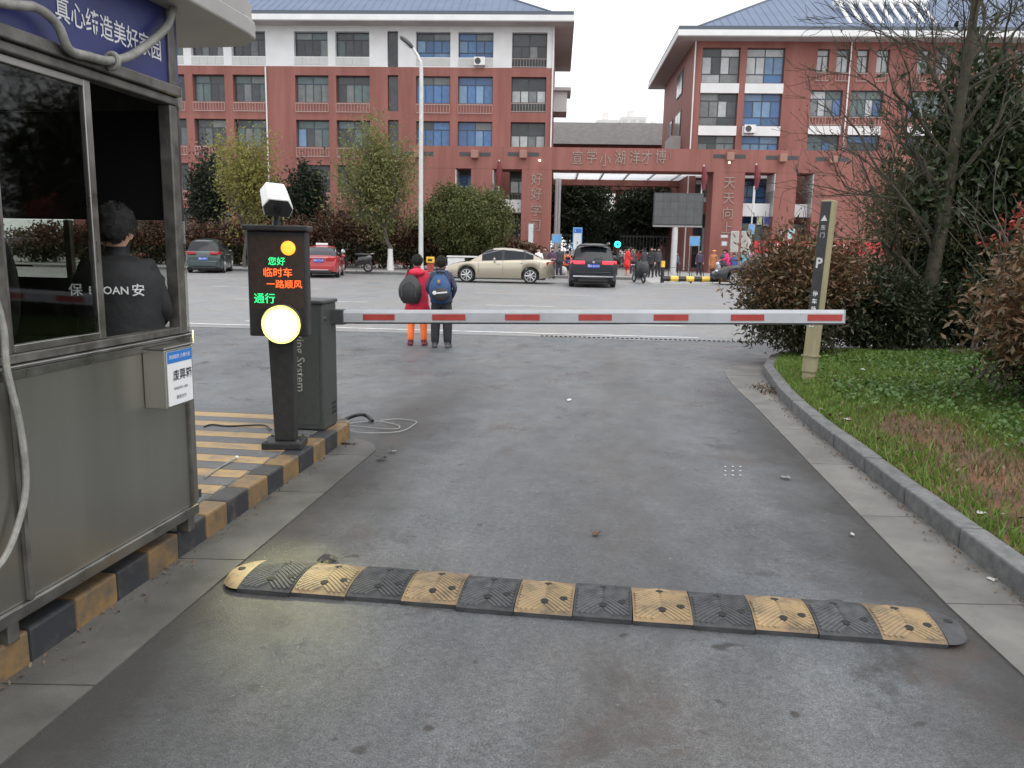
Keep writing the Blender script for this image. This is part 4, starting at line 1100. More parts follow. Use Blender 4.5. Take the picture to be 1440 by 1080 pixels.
# ---------------- right block
Rx0, Rx1 = SX(972, 150, D0), SX(1700, 150, D0)
RB = School('school_building', 'red school block with blue hipped roof, behind the bare tree', 'building', (Rx0 + Rx1) / 2, D0 + 8)
RTOP = SZ(1050, 57, D0)
ops = []; W = []
big = [(984, 1037), (1046, 1099)]
for a, b in big:
    for vt, vb in ((67, 117), (130, 177), (190, 237), (252, 286), (302, 372)):
        ops.append((SX(a, 150, D0), SX(b, 150, D0), SZ(1040, vb, D0) if vb < 370 else 0.3, SZ(1040, vt, D0))); W.append(('big', a, vt, ops[-1]))
step = 0
base_u = [0, 140, 280, 420]
for bu in base_u:
    for a, b in ((1144, 1161), (1171, 1189), (1200, 1216), (1227, 1245)):
        ops.append((SX(a + bu, 150, D0), SX(b + bu, 150, D0), SZ(1190, 102, D0), SZ(1190, 69, D0))); W.append(('nar', a, 69, ops[-1]))
    for a, b in ((1139, 1184), (1195, 1241)):
        for vt, vb in ((127, 164), (190, 222), (252, 286), (302, 350)):
            ops.append((SX(a + bu, 150, D0), SX(b + bu, 150, D0), SZ(1190, vb, D0), SZ(1190, vt, D0))); W.append(('mid', a, vt, ops[-1]))
RB.part(facade(Rx0, Rx1, 0.0, RTOP, ops, D0, 0.5), 'front_wall', [M['redwall'], M['whitewall']])
RB.part(MB().bb(Rx0, Rx1, D0 + 0.51, D0 + 17, 0.0, RTOP), 'core', M['redwall'])
RB.part(MB().poly([(Rx0, D0 + 0.51, 0), (Rx0, D0, 0), (Rx0, D0, RTOP), (Rx0, D0 + 0.51, RTOP)]), 'wall_return', M['redwall'])
for i, (kd, a, vt, (xa, xb, z0, z1)) in enumerate(W):
    if kd == 'big':
        if a == 984: mats = lambda k, rg: rg.choice([PD, PD, PG, PW, PG])
        elif vt == 67: mats = [PW, PW, PW, PW, PB2, PB2, PW, PB]
        else: mats = lambda k, rg: rg.choice([PB, PB, PB2])
        window(RB, xa, xb, z0, z1, D0 + 0.3, 2, 4, mats, 100 + i, M['darkframe'] if a == 984 else M['frame'], 0.24, low=0.27)
        if vt < 250:
            RB.part(MB().bb(xa - 0.02, xb + 0.02, D0 - 0.07, D0 + 0.28, z0 - 0.72, z0 - 0.02), 'white_band', M['whitewall'])
    elif kd == 'nar':
        window(RB, xa, xb, z0, z1, D0 + 0.25, 1, 2, lambda k, rg: rg.choice([PW, PW, PG, PW]), 200 + i, M['darkframe'], 0.28)
        railing(RB, xa, xb, z0 - 0.62, z0 - 0.06, D0 - 0.1)
    else:
        window(RB, xa, xb, z0, z1, D0 + 0.25, 2, 4, lambda k, rg: rg.choice([PG, PW, PB, PT]) if vt != 190 else rg.choice([PB, PT, PD]), 300 + i, M['frame'], 0.32)
        if vt == 127:
            railing(RB, xa, xb, z0 - 0.60, z0 - 0.06, D0 - 0.1)
            RB.part(MB().bb(xa - 0.02, xb + 0.02, D0 - 0.09, D0 + 0.0 - 0.004, z0 - 1.33, z0 - 0.70), 'white_band', M['whitewall'])
for uu in (973.5, 1190):
    xx = SX(uu, 150, D0)
    RB.part(MB().tube([(xx, D0 - 0.08, 0.1), (xx, D0 - 0.08, RTOP - 0.05)], 0.055, 8), 'downpipe', M['whitewall'], smooth=True)
# windows and a balcony on the receding side wall
for k, (ya, yb, za, zb) in enumerate(((D0 + 5, D0 + 8, RTOP - 6.2, RTOP - 4.2), (D0 + 5, D0 + 8, RTOP - 9.6, RTOP - 7.6), (D0 + 10, D0 + 13, RTOP - 6.2, RTOP - 4.2), (D0 + 5, D0 + 8, RTOP - 2.9, RTOP - 0.9))):
    fr = RB.part(MB().bb(Rx0 - 0.06, Rx0 - 0.003, ya, yb, za, zb), 'window', M['darkframe'])
    RB.part(MB().bb(Rx0 - 0.075, Rx0 - 0.062, ya + 0.12, (ya + yb) / 2 - 0.05, za + 0.1, zb - 0.1), 'pane', PG, fr)
    RB.part(MB().bb(Rx0 - 0.075, Rx0 - 0.062, (ya + yb) / 2 + 0.05, yb - 0.12, za + 0.1, zb - 0.1), 'pane', PD, fr)
RB.part(MB().bb(Rx0 - 0.8, Rx0 - 0.004, D0 + 4.6, D0 + 8.4, RTOP - 7.4, RTOP - 6.3), 'side_balcony', M['soffit'])
rf, (rx0, rx1, ry0, zr) = hip_roof(RB, Rx0, Rx1, D0, D0 + 17, RTOP, 0.57, 1.45)
# solar water heater on the roof
sx0 = SX(1185, 20, D0 + 2)
slr = thing('solar_water_heater', 'white solar water heater array on the blue roof behind the bare branches', 'solar heater', SW(sx0, ry0 + 1.6, zr + 0.9 * 0.57 + 0.2), -SY)
for k in range(9):
    MB().tube([(0, 0.0, 0.1), (0, 3.2, 0.1 + 3.2 * 0.75)], 0.13, 8).build('glass_tube', M['whitewall'], slr, smooth=True, loc=(0.4 + k * 0.78, 0, 0))
MB().tube([(0, 3.25, 2.6), (7.2, 3.25, 2.6)], 0.3, 12).build('water_tank', M['whitewall'], slr, smooth=True)
MB().bb(0, 7.2, -0.1, 0.06, -0.15, 0.04).build('frame', M['steel2'], slr)
for xk in (0.1, 3.6, 7.1):
    MB().bb(xk - 0.04, xk + 0.04, 3.2, 3.3, 0.9, 2.4).build('strut', M['steel2'], slr)

# ---------------- gate arcade
DG = 60.0
gz1, gz0 = SZ(780, 207, DG), SZ(780, 238.5, DG)
GT = School('school_gate', 'wide red gateway with silver characters and pillars between the school blocks', 'gate', SX(880, 300, DG), DG)
bx0, bx1 = SX(580, 222, DG), SX(1420, 222, DG)
GT.part(MB().bb(bx0, bx1, DG, DG + 2.4, gz0, gz1), 'beam', M['redwall'])
silver2 = pm('gate_character_silver', (0.30, 0.235, 0.20), rough=0.4, metal=0.3)
chars = [(822, 223, '宣'), (832, 222, '学'), (851, 226, '小'), (872, 223, '湖'), (893, 223, '洋'), (909, 223, '才'), (929, 222, '博')]
for u, v, ch in chars:
    if ch == '宣': u = 812
    p = SL(u, v, DG)
    M_ = frame(p - GT.b + Vector((0, -0.03, 0)), (1, 0, 0), (0, 0, 1))
    text('character', ch, 1.05, silver2, GT.root, M_, depth=0.02, sx=0.8)
text('character', '丨', 0.5, silver2, GT.root, frame(SL(943, 219, DG) - GT.b + Vector((0, -0.03, 0)), (1, 0, 0), (0, 0, 1)), depth=0.02)
pill = [(562, 640, 2.4), (662, 692, 2.4), (733, 775, 2.4), (1001, 1045, 2.4), (1088, 1118, 2.4), (1142, 1420, 2.4)]
px = []
for a, b, dep in pill:
    va = 290
    xa, xb = SX(a, va, DG), SX(b, va, DG); px.append((xa, xb))
    GT.part(MB().bb(xa, xb, DG + 0.01, DG + dep - 0.01, 0.0, gz0 - 0.002), 'pillar', M['redwall'])
for k, chs in ((2, '好好学习'), (3, '天天向上')):
    xc = (px[k][0] + px[k][1]) / 2 + (0.05 if k == 3 else 0)
    for j, ch in enumerate(chs):
        v = [(253, 262), (276, 282), (298, 303), (318, 322)][j][0 if k == 2 else 1]
        z = SZ(754 if k == 2 else 1026, [253, 274, 297, 318][j] if k == 2 else [258, 280, 301, 322][j], DG)
        text('character', ch, 0.95, silver2, GT.root, frame(Vector((xc, DG - 0.015, z)) - GT.b, (1, 0, 0), (0, 0, 1)), depth=0.02, sx=0.95)
greyglass = pm('reveal_grey', (0.34, 0.34, 0.34), (0.42, 0.42, 0.42), 1, 0.4)
for k, sd in ((0, 1), (1, 1), (4, -1), (5, -1)):
    x = px[k][1] if sd > 0 else px[k][0]
    za, zb, zc = SZ(700, 298, DG), SZ(700, 262, DG), gz0 - 0.05
    GT.part(MB().bb(x + sd * 0.003, x + sd * 0.05, DG + 0.05, DG + 2.3, zb, zc), 'white_reveal', M['whitewall'])
    GT.part(MB().bb(x + sd * 0.003, x + sd * 0.05, DG + 0.05, DG + 2.3, za, zb - 0.01), 'grey_reveal', greyglass)
for a, b in ((0, 1), (1, 2), (3, 4), (4, 5)):
    za, zb = SZ(1060, 303.5, DG), SZ(1060, 285, DG)
    GT.part(MB().bb(px[a][1] + 0.06, px[b][0] - 0.06, DG + 0.9, DG + 1.1, za, zb), 'white_panel', M['whitewall'])
    GT.part(MB().bb(px[a][1] + 0.06, px[b][0] - 0.06, DG + 1.6, DG + 1.66, 0.1, za - 0.5), 'shopfront', PD if a < 2 else PT)
# slots and floodlight boxes on the beam
for u, v in ((588, 216), (668, 217), (736, 217), (1026, 220), (1100, 222), (1170, 224)):
    p = SL(u, v, DG)
    for s in (-1, 1):
        GT.part(MB().bb(p.x + s * 0.35, p.x + s * 1.15, DG - 0.012, DG - 0.002, p.z - 0.14, p.z + 0.14), 'vent_slot', M['darkframe'])
    GT.part(MB().bb(p.x - 0.26, p.x + 0.26, DG - 0.45, DG - 0.015, p.z - 0.3, p.z + 0.25), 'floodlight_box', pm('lamp_box', (0.32, 0.17, 0.13), rough=0.6), bevel=0.03)
wl = pm('lit_bulb', (1, 0.9, 0.75), emit=2.5, ecol=(1, 0.85, 0.65))
for u, v in ((759, 226), (1025, 229)):
    p = SL(u, v, DG); GT.part(MB().ball((p.x, DG - 0.16, p.z), 0.08, 10, 6), 'wall_lamp', wl, smooth=True)
# slab behind the beam, with pale soffit and rear beam
xa, xb = px[2][1] + 0.02, px[3][0] - 0.02
frost = bpy.data.materials.new('frosted_canopy_glass'); frost.use_nodes = True
_ft = frost.node_tree; _tr = _n(_ft, 'ShaderNodeBsdfTranslucent'); _tr.inputs['Color'].default_value = (0.75, 0.78, 0.80, 1)
_ft.links.new(_tr.outputs[0], _ft.nodes['Material Output'].inputs['Surface'])
for k in range(6):
    xk0, xk1 = xa + (xb - xa) * k / 6 + 0.06, xa + (xb - xa) * (k + 1) / 6 - 0.06
    GT.part(MB().poly([(xk0, DG + 2.41, gz0 + 0.06), (xk1, DG + 2.41, gz0 + 0.06), (xk1, DG + 8.55, gz0 + 0.06), (xk0, DG + 8.55, gz0 + 0.06)]), 'canopy_pane', frost)
    GT.part(MB().bb(xk1, xk1 + 0.12, DG + 2.41, DG + 8.55, gz0 + 0.0, gz0 + 0.2), 'canopy_rib', M['whitewall'])
GT.part(MB().bb(xa, xb, DG + 8.6, DG + 9.6, gz0 - 0.4, gz0 + 0.3), 'rear_beam', M['redwall'])
for u in (782, 786, 990):
    x = SX(u, 290, DG + 8)
    GT.part(MB().tube([(x, DG + 8, 0), (x, DG + 8, gz0 + 0.05)], 0.14, 8), 'post', M['whitewall'], smooth=True)

# long low building behind the gate
MBk = School('connecting_building', 'low building with grey tiled roof seen above the gateway', 'building', SX(870, 200, 86), 90)
ax0, ax1 = SX(775, 195, 86), SX(975, 195, 86)
zr0, zr1 = SZ(870, 203, 86), SZ(870, 185, 88)
MBk.part(MB().bb(ax0, ax1, 87, 93, zr0 - 4.5, zr0 - 0.01), 'wall', M['redwall'])
mb = MB(); mb.add([(ax0, 86, zr0), (ax1, 86, zr0), (ax1, 90, zr1 + 1.2), (ax0, 90, zr1 + 1.2), (ax0, 94, zr0), (ax1, 94, zr0)], [(0, 1, 2, 3), (3, 2, 5, 4), (4, 5, 1, 0), (0, 3, 4), (1, 5, 2)])
MBk.part(mb, 'roof', M['greyroof'])
for xk in (ax0 + 1, (ax0 + ax1) / 2, ax1 - 1):
    MBk.part(MB().bb(xk - 0.3, xk + 0.3, 87.5, 88.1, 0, zr0 - 4.51), 'pillar', M['redwall'])
# pale towers far off
def tower(u0, u1, vt, D, label, floors, name='apartment_tower'):
    x0, x1 = SX(u0, 200, D), SX(u1, 200, D); zt = SZ((u0 + u1) / 2, vt, D)
    T = School(name, label, 'tower', (x0 + x1) / 2, D, 0, 'far towers')
    T.part(MB().bb(x0, x1, D, D + 20, 0, zt), 'tower_wall', M['pale_tower'])
    T.part(MB().bb(x0 + (x1 - x0) * 0.3, x0 + (x1 - x0) * 0.55, D + 4, D + 10, zt + 0.01, zt + 3.5), 'lift_house', M['pale_tower'])
    fh = 3.1; nb = max(3, int((x1 - x0) / 4.2))
    for f in range(floors):
        for k in range(nb):
            xa = x0 + (x1 - x0) * (k + 0.2) / nb; xb = x0 + (x1 - x0) * (k + 0.75) / nb
            T.part(MB().bb(xa, xb, D - 0.15, D - 0.01, zt - 1.2 - f * fh - 1.7, zt - 1.2 - f * fh), 'window', PALE)
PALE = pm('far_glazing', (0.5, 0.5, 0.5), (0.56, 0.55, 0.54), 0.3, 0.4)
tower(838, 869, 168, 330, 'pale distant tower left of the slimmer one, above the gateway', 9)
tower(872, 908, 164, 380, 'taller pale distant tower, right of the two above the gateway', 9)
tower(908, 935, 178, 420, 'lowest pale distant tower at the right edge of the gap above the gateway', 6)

# ---------------- forecourt furniture
# LED screen on a pole
DS = 54.0
p0, p1 = SL(918, 316.5, DS), SL(990, 272, DS)
scn = School('led_billboard', 'grey blank LED billboard on a white pole in the school gateway', 'billboard', (p0.x + p1.x) / 2, DS)
gsc = pm('billboard_face', (0.075, 0.08, 0.08), (0.09, 0.095, 0.095), 2, 0.5, rnd=0.07)
scn.part(MB().bb(p0.x, p1.x, DS, DS + 0.3, p0.z, p1.z), 'cabinet', M['darkframe'], bevel=0.02)
for i_ in range(6):
    for j_ in range(4):
        wx, wz = (p1.x - p0.x - 0.12) / 6, (p1.z - p0.z - 0.14) / 4
        scn.part(MB().bb(p0.x + 0.06 + i_ * wx + 0.006, p0.x + 0.06 + (i_ + 1) * wx - 0.006, DS - 0.02, DS - 0.002, p0.z + 0.08 + j_ * wz + 0.006, p0.z + 0.08 + (j_ + 1) * wz - 0.006), 'screen_panel', gsc)
scn.part(MB().bb(p0.x, p1.x, DS - 0.06, DS + 0.3, p0.z - 0.1, p0.z - 0.003), 'bottom_rail', M['steel2'])
xm = SX(949, 340, DS)
scn.part(MB().tube([(xm, DS + 0.15, 0.0), (xm, DS + 0.15, p0.z - 0.1)], 0.2, 12), 'pole', M['pole'], smooth=True)
# poster boards, display cases, signs, banner
def board(u0, u1, v0, v1, D, label, face, body=None, legs=True, extra=None, name='notice_board', group=None):
    a, b = SL(u0, v1, D), SL(u1, v0, D)
    B = School(name, label, name.replace('_', ' '), (a.x + b.x) / 2, D, 0, group)
    B.part(MB().bb(a.x, b.x, D, D + 0.08, a.z, b.z), 'panel', body or M['steel2'])
    f = B.part(MB().bb(a.x + 0.05, b.x - 0.05, D - 0.012, D - 0.002, a.z + 0.05, b.z - 0.05), 'poster', face)
    if legs:
        for x in (a.x + 0.06, b.x - 0.06):
            B.part(MB().bb(x - 0.03, x + 0.03, D + 0.01, D + 0.07, 0.0, a.z - 0.002), 'leg', M['steel2'])
    return B, a, b
pblue = pm('poster_blue', (0.10, 0.30, 0.62), (0.16, 0.42, 0.70), 1.5, 0.5)
plight = pm('poster_pale', (0.5, 0.55, 0.58), (0.62, 0.64, 0.64), 1.2, 0.5)
pgrey = pm('notice_glass', (0.35, 0.34, 0.30), (0.45, 0.44, 0.40), 1.0, 0.3)
board(775.5, 790, 329, 342, 57, 'pale blue poster board at the left pillar foot, above the children', pblue)
board(742, 751, 314, 342, 58.5, 'blue grey standing panel against the left gate pillar', plight)
B, a, b = board(805, 819, 320, 351, 52, 'tall blue and white information totem above the dark car', plight, pblue, name='information_totem')
B.part(MB().bb(a.x + 0.05, b.x - 0.05, 52 - 0.02, 52 - 0.0125, b.z - 0.35, b.z - 0.06), 'header', pm('totem_blue', (0.02, 0.12, 0.45), rough=0.4))
text('lettering', 'i', 0.28, M['offwhite'], B.root, frame(Vector((a.x + 0.14, 52 - 0.022, b.z - 0.2)) - B.b, (1, 0, 0), (0, 0, 1)))
board(969, 985, 332, 346, 57.5, 'bright blue poster board right of the billboard pole', pblue)
board(1013, 1024, 330, 334.5, 58.8, 'narrow white notice strip on the right gate pillar', plight, legs=False)
board(1014, 1023, 339, 346, 58.8, 'small square white notice below the strip on the right pillar', plight, legs=False)
B, a, b = board(1026, 1038, 332, 348, 58.8, 'white poster with dark picture on the right gate pillar', M['offwhite'], legs=False)
B.part(MB().bb(a.x + 0.12, b.x - 0.12, 58.8 - 0.02, 58.8 - 0.0125, a.z + 0.15, a.z + 0.42), 'picture', M['darkframe'])
board(1027, 1039.5, 325, 354, 50, 'glass fronted display case, left of the pair by the pillar', pgrey, M['pole'], name='display_case')
board(1041.5, 1055, 325, 354, 50, 'glass fronted display case, right of the pair by the banner', pgrey, M['pole'], name='display_case')
B, a, b = board(1052, 1062, 315, 329, 49, 'pale blue sign on a tall pole right of the display cases', pblue, name='street_sign', legs=False)
B.part(MB().tube([((a.x + b.x) / 2, 49.11, 0), ((a.x + b.x) / 2, 49.11, b.z + 2.2)], 0.045, 8), 'pole', M['pole'], smooth=True)
board(1097, 1103.5, 325, 336, 56, 'small pale poster, left of two beside the column', plight)
board(1106, 1119, 321, 337, 56, 'teal and white poster with red surround beside the column', pm('poster_teal', (0.2, 0.45, 0.5), (0.5, 0.58, 0.6), 1.5, 0.5), M['red_refl'])
board(1064, 1072, 305, 316, 60.5, 'green hanging banner inside the right arcade', pm('banner_green', (0.28, 0.36, 0.12), (0.4, 0.45, 0.25), 1, 0.6), legs=False, name='hanging_banner')
board(1073, 1084, 304, 317, 60.5, 'dark blue hanging banner inside the right arcade', pm('banner_blue', (0.03, 0.04, 0.18), (0.06, 0.07, 0.26), 1, 0.6), legs=False, name='hanging_banner')
redb = pm('banner_red', (0.52, 0.03, 0.045), (0.60, 0.045, 0.06), 1, 0.6)
a, b = SL(1057, 355.5, 51), SL(1262, 342, 51)
BN = School('red_banner', 'long red banner with white characters behind the reddish bush', 'banner', (a.x + b.x) / 2, 51)
BN.part(MB().bb(a.x, b.x, 51, 51.03, a.z, b.z), 'cloth', redb)
for k in range(5):
    x = a.x + (b.x - a.x) * k / 4
    BN.part(MB().tube([(x, 51.08, 0), (x, 51.08, b.z + 0.05)], 0.03, 6), 'pole', M['pole'])
text('character', '关爱学生 快乐成长 平安回家', 0.42, M['offwhite'], BN.root, frame(Vector((a.x + 3.5, 51 - 0.012, (a.z + b.z) / 2)) - BN.b, (1, 0, 0), (0, 0, 1)), bold=0.004)
# flags on tilted poles against the arcade
flagm = pm('flag_dark_red', (0.13, 0.02, 0.03), (0.18, 0.03, 0.04), 2, 0.7)
for n_, (u, va, vm, vb, lb) in enumerate(((700, 225, 262, 288, 'dark red furled flag on a white pole, left of the gate opening'), (988, 232, 268, 274, 'dark red furled flag on a pole at the right side of the gate opening'), (1062, 230, 267, 300, 'dark red furled flag on a white pole, right arcade, beside the display cases'))):
    D = DG - 0.6
    P = SL(u, vb, D); T = SL(u + 2, va, D); Mi = SL(u + 1, vm, D)
    S_ = School('flag', lb, 'flag', P.x, DG, 0)
    S_.part(MB().tube([(P.x, DG - 0.02, P.z), (T.x, D, T.z)], 0.05, 6), 'flag_pole', M['whitewall'])
    S_.part(MB().tube([(Mi.x, D - 0.02, Mi.z), (Mi.x + 0.05, D, (Mi.z + T.z) / 2), (T.x, D, T.z - 0.1)], [0.1, 0.24, 0.1], 8), 'cloth', flagm, smooth=True)
    S_.part(MB().bb(P.x - 0.08, P.x + 0.08, DG - 0.1, DG - 0.003, P.z - 0.1, P.z + 0.1), 'bracket', M['steel2'])

# ================================================================== VEHICLES
def interp(pts, y):
    if y <= pts[0][0]: return pts[0][1]
    for a, b in zip(pts, pts[1:]):
        if a[0] <= y <= b[0]:
            t = (y - a[0]) / (b[0] - a[0] + 1e-9); return a[1] + t * (b[1] - a[1])
    return pts[-1][1]

def make_car(label, loc, rz, paint, s, name='parked_car', cat='car', plate=None, group=None):
    """s: L,W,deck,roof,wheels,wr,side windows,front/rear glass ranges. local +y is forward"""
    t = thing(name, label, cat, loc, rz, group)
    L_, W_ = s['L'], s['W']; hw = W_ / 2
    wy, wr = s['wheels'], s['wr']; ra = wr + 0.055
    def wid(y):
        e = (abs(y) - (L_ / 2 - 0.55)) / 0.55
        return hw * (1 - 0.16 * max(0, e) ** 2)
    def zbot(y):
        z = 0.21 + 0.09 * max(0, (abs(y) - (L_ / 2 - 0.6)) / 0.6)
        for c in wy:
            if abs(y - c) < ra: z = max(z, wr + math.sqrt(ra * ra - (y - c) ** 2))
        return z
    ys = set(np.linspace(-L_ / 2, L_ / 2, 37).tolist())
    for c in wy:
        for k in range(-6, 7): ys.add(c + ra * k / 6.0001)
        ys.add(c - ra - 0.003); ys.add(c + ra + 0.003)
    for pr in (s['deck'], s['roof']): ys |= {p[0] for p in pr}
    for a, b in s['side']: ys |= {a, b}
    ys = sorted(ys)
    ys = [y for i, y in enumerate(ys) if i == 0 or y - ys[i - 1] > 1e-3]
    secs = []
    for y in ys:
        zd, zb, w_ = interp(s['deck'], y), zbot(y), wid(y)
        zb = min(zb, zd - 0.08)
        f = lambda k: zb + (zd - zb) * k
        half = [(w_ * 0.93, zb), (w_ * 0.985, f(0.22)), (w_, f(0.52)), (w_ * 0.985, f(0.80)), (w_ * 0.955, f(0.93)), (w_ * 0.88, zd), (w_ * 0.5, zd + 0.022), (0, zd + 0.03)]
        secs.append([(x, y, z) for x, z in half] + [(-x, y, z) for x, z in half[-2::-1]])
    n = len(secs[0])
    bd = MB()
    bd.add([p for q in secs for p in q], [(i * n + j, i * n + j + 1, (i + 1) * n + j + 1, (i + 1) * n + j) for i in range(len(secs) - 1) for j in range(n - 1)] + [tuple(range(n))[::-1], tuple(range((len(secs) - 1) * n, len(secs) * n))])
    # greenhouse
    r0, r1 = s['roof'][0][0], s['roof'][-1][0]
    gl_f, gl_r, shell = MB(), MB(), MB()
    gl_side, pil = {}, {}
    gy = [y for y in ys if r0 - 1e-6 <= y <= r1 + 1e-6]
    def gsec(y):
        zd, w_ = interp(s['deck'], y), wid(y) * 0.885
        h = max(0.0, interp(s['roof'], y) - zd); zr = zd + h
        return [(w_, y, zd - 0.01), (w_ - 0.34 * h, y, zd + 0.86 * h), (w_ - 0.52 * h, y, zr - 0.015), (w_ * 0.4, y, zr + 0.012), (0, y, zr + 0.018)]
    def quad(mb, a, b, c, d): mb.poly([a, b, c, d])
    for ya, yb in zip(gy, gy[1:]):
        A, B = gsec(ya), gsec(yb); ym = (ya + yb) / 2
        side = any(a - 1e-6 <= ym <= b + 1e-6 for a, b in s['side'])
        for sg in (1, -1):
            fl = lambda p: (p[0] * sg, p[1], p[2])
            wi = next((q for q, (a, b) in enumerate(s['side']) if a - 1e-6 <= ym <= b + 1e-6), None)
            gap = sum(1 for a, b in s['side'] if ym > b)
            tgt = gl_side.setdefault((sg, wi), MB()) if side else pil.setdefault((sg, gap), MB())
            for j in range(4):
                if j == 0: mb = tgt
                elif ym > s['front'] and j >= 1: mb = gl_f
                elif ym < s['rear'] and j >= 1: mb = gl_r
                else: mb = shell
                quad(mb, fl(A[j]), fl(B[j]), fl(B[j + 1]), fl(A[j + 1])) if sg > 0 else quad(mb, fl(B[j]), fl(A[j]), fl(A[j + 1]), fl(B[j + 1]))
    body = bd.build('body', paint, t, smooth=True)
    shell.weld().build('roof', paint, t, smooth=True)
    gl_f.weld().build('windscreen', M['carglass'], t, smooth=True)
    gl_r.weld().build('rear_window', M['carglass'], t, smooth=True)
    for mb in gl_side.values(): mb.weld().build('side_window', M['carglass'], t, smooth=True)
    for (sg_, gp), mb in pil.items(): mb.weld().build('pillar', M['dark'] if 0 < gp < len(s['side']) else paint, t, smooth=True)
    # pillar strips round the side glass and door seams
    for a, b in s['side']:
        for sg in (1, -1):
            for q in (0, 1):
                tr = MB()
                P = [gsec(a)[q], gsec(b)[q]]
                tr.tube([(p[0] * sg + 0.004 * sg, p[1], p[2]) for p in P], 0.012, 4)
                tr.build('window_trim', M['chrome'] if s.get('trim', True) else M['dark'], t)
    for y in s['seams']:
        for sg in (1, -1):
            zd = interp(s['deck'], y); sm_ = MB()
            sm_.tube([(sg * (wid(y) * 0.962), y, zd - 0.05), (sg * (wid(y) + 0.001), y, 0.66), (sg * (wid(y) * 0.99), y, 0.36)], 0.007, 4)
            sm_.build('door_seam', M['dark'], t)
    for y in s.get('handles', ()):
        for sg in (1, -1):
            MB().box((sg * (wid(y) + 0.008), y, interp(s['deck'], y) - 0.13), (0.03, 0.18, 0.03)).build('door_handle', M['chrome'], t, bevel=0.008)
    for sg in (1, -1):
        MB().ball((sg * (hw + 0.05), s['front'] - 0.12 if 'mirror' not in s else s['mirror'], interp(s['deck'], 0.6) + 0.07), (0.11, 0.06, 0.07), 10, 6).build('wing_mirror', paint, t, smooth=True)
    MB().bb(-hw * 0.86, hw * 0.86, -L_ / 2 + 0.35, L_ / 2 - 0.35, 0.16, 0.34).build('underbody', M['dark'], t)
    rb = MB().prism([(-hw * 0.80, -L_ / 2 + 0.06), (-hw * 0.70, -L_ / 2 - 0.05), (0, -L_ / 2 - 0.085), (hw * 0.70, -L_ / 2 - 0.05), (hw * 0.80, -L_ / 2 + 0.06)], 0.34, s.get('bump', 0.58))
    rb.build('rear_bumper', paint, t, bevel=0.03)
    MB().bb(-hw * 0.62, hw * 0.62, -L_ / 2 - 0.05, -L_ / 2 + 0.1, 0.25, 0.338).build('rear_valance', M['dark'], t)
    MB().bb(-hw * 0.5, hw * 0.5, -L_ / 2 - 0.098, -L_ / 2 - 0.05, 0.36, 0.39).build('chrome_strip', M['chrome'] if s.get('trim', True) else M['dark'], t)
    MB().prism([(-hw * 0.82, L_ / 2 - 0.1), (-hw * 0.66, L_ / 2 + 0.05), (hw * 0.66, L_ / 2 + 0.05), (hw * 0.82, L_ / 2 - 0.1)][::-1], 0.24, 0.5).build('front_bumper', paint, t, bevel=0.03)
    MB().bb(-hw * 0.4, hw * 0.4, L_ / 2 + 0.051, L_ / 2 + 0.06, 0.3, 0.46).build('grille', M['dark'], t)
    zt = s['tail']
    for sg in (1, -1):
        yr = -L_ / 2
        MB().prism([(sg * hw * 0.36, yr - 0.005 - 0.02), (sg * hw * 0.80, yr + 0.0), (sg * hw * 0.97, yr + 0.30), (sg * hw * 0.90, yr + 0.34), (sg * hw * 0.36, yr + 0.2)][::sg], zt - s.get('tlh', 0.09), zt + s.get('tlh', 0.09)).build('tail_light', s.get('tailmat', M['taillamp']), t, bevel=0.02)
        MB().ball((sg * hw * 0.68, L_ / 2 - 0.22, 0.62), (0.17, 0.2, 0.085), 10, 6).build('headlight', M['headlamp'], t, smooth=True)
    pz = s['plate']
    pl = MB().bb(-0.22, 0.22, -L_ / 2 - 0.045 - s.get('po', 0.0), -L_ / 2 - 0.03 - s.get('po', 0.0), pz - 0.07, pz + 0.07).build('number_plate', M['plateblue'], t)
    if plate:
        text('plate_lettering', plate, 0.11, M['offwhite'], pl, frame((0, -L_ / 2 - 0.047 - s.get('po', 0.0), pz), (1, 0, 0), (0, 0, 1)))
    for y in wy:
        for sg in (1, -1):
            wh = bpy.data.objects.new('wheel', None); link(wh, t, (sg * (hw - 0.115), y, wr))
            MB().lathe([(wr * 0.66, -0.1), (wr * 0.93, -0.1), (wr, -0.06), (wr, 0.06), (wr * 0.93, 0.1), (wr * 0.66, 0.1)], 26, axis='X').build('tyre', M['tyre'], wh, smooth=True)
            rm_ = MB()
            rm_.torus((sg * 0.085, 0, 0), wr * 0.70, 0.022, 'X', 24, 6)
            for k in range(8):
                a = 2 * math.pi * k / 8
                rm_.tube([(sg * 0.095, 0.05 * math.cos(a), 0.05 * math.sin(a)), (sg * 0.088, wr * 0.70 * math.cos(a), wr * 0.70 * math.sin(a))], [0.034, 0.03], 5)
            rm_.ball((sg * 0.092, 0, 0), (0.02, 0.06, 0.06), 10, 6)
            rm_.build('rim', M['rim'], wh, smooth=True)
            MB().lathe([(wr * 0.62, -0.02), (wr * 0.62, 0.02)], 20, axis='X').build('brake_disc', M['dark'], wh)
    return t

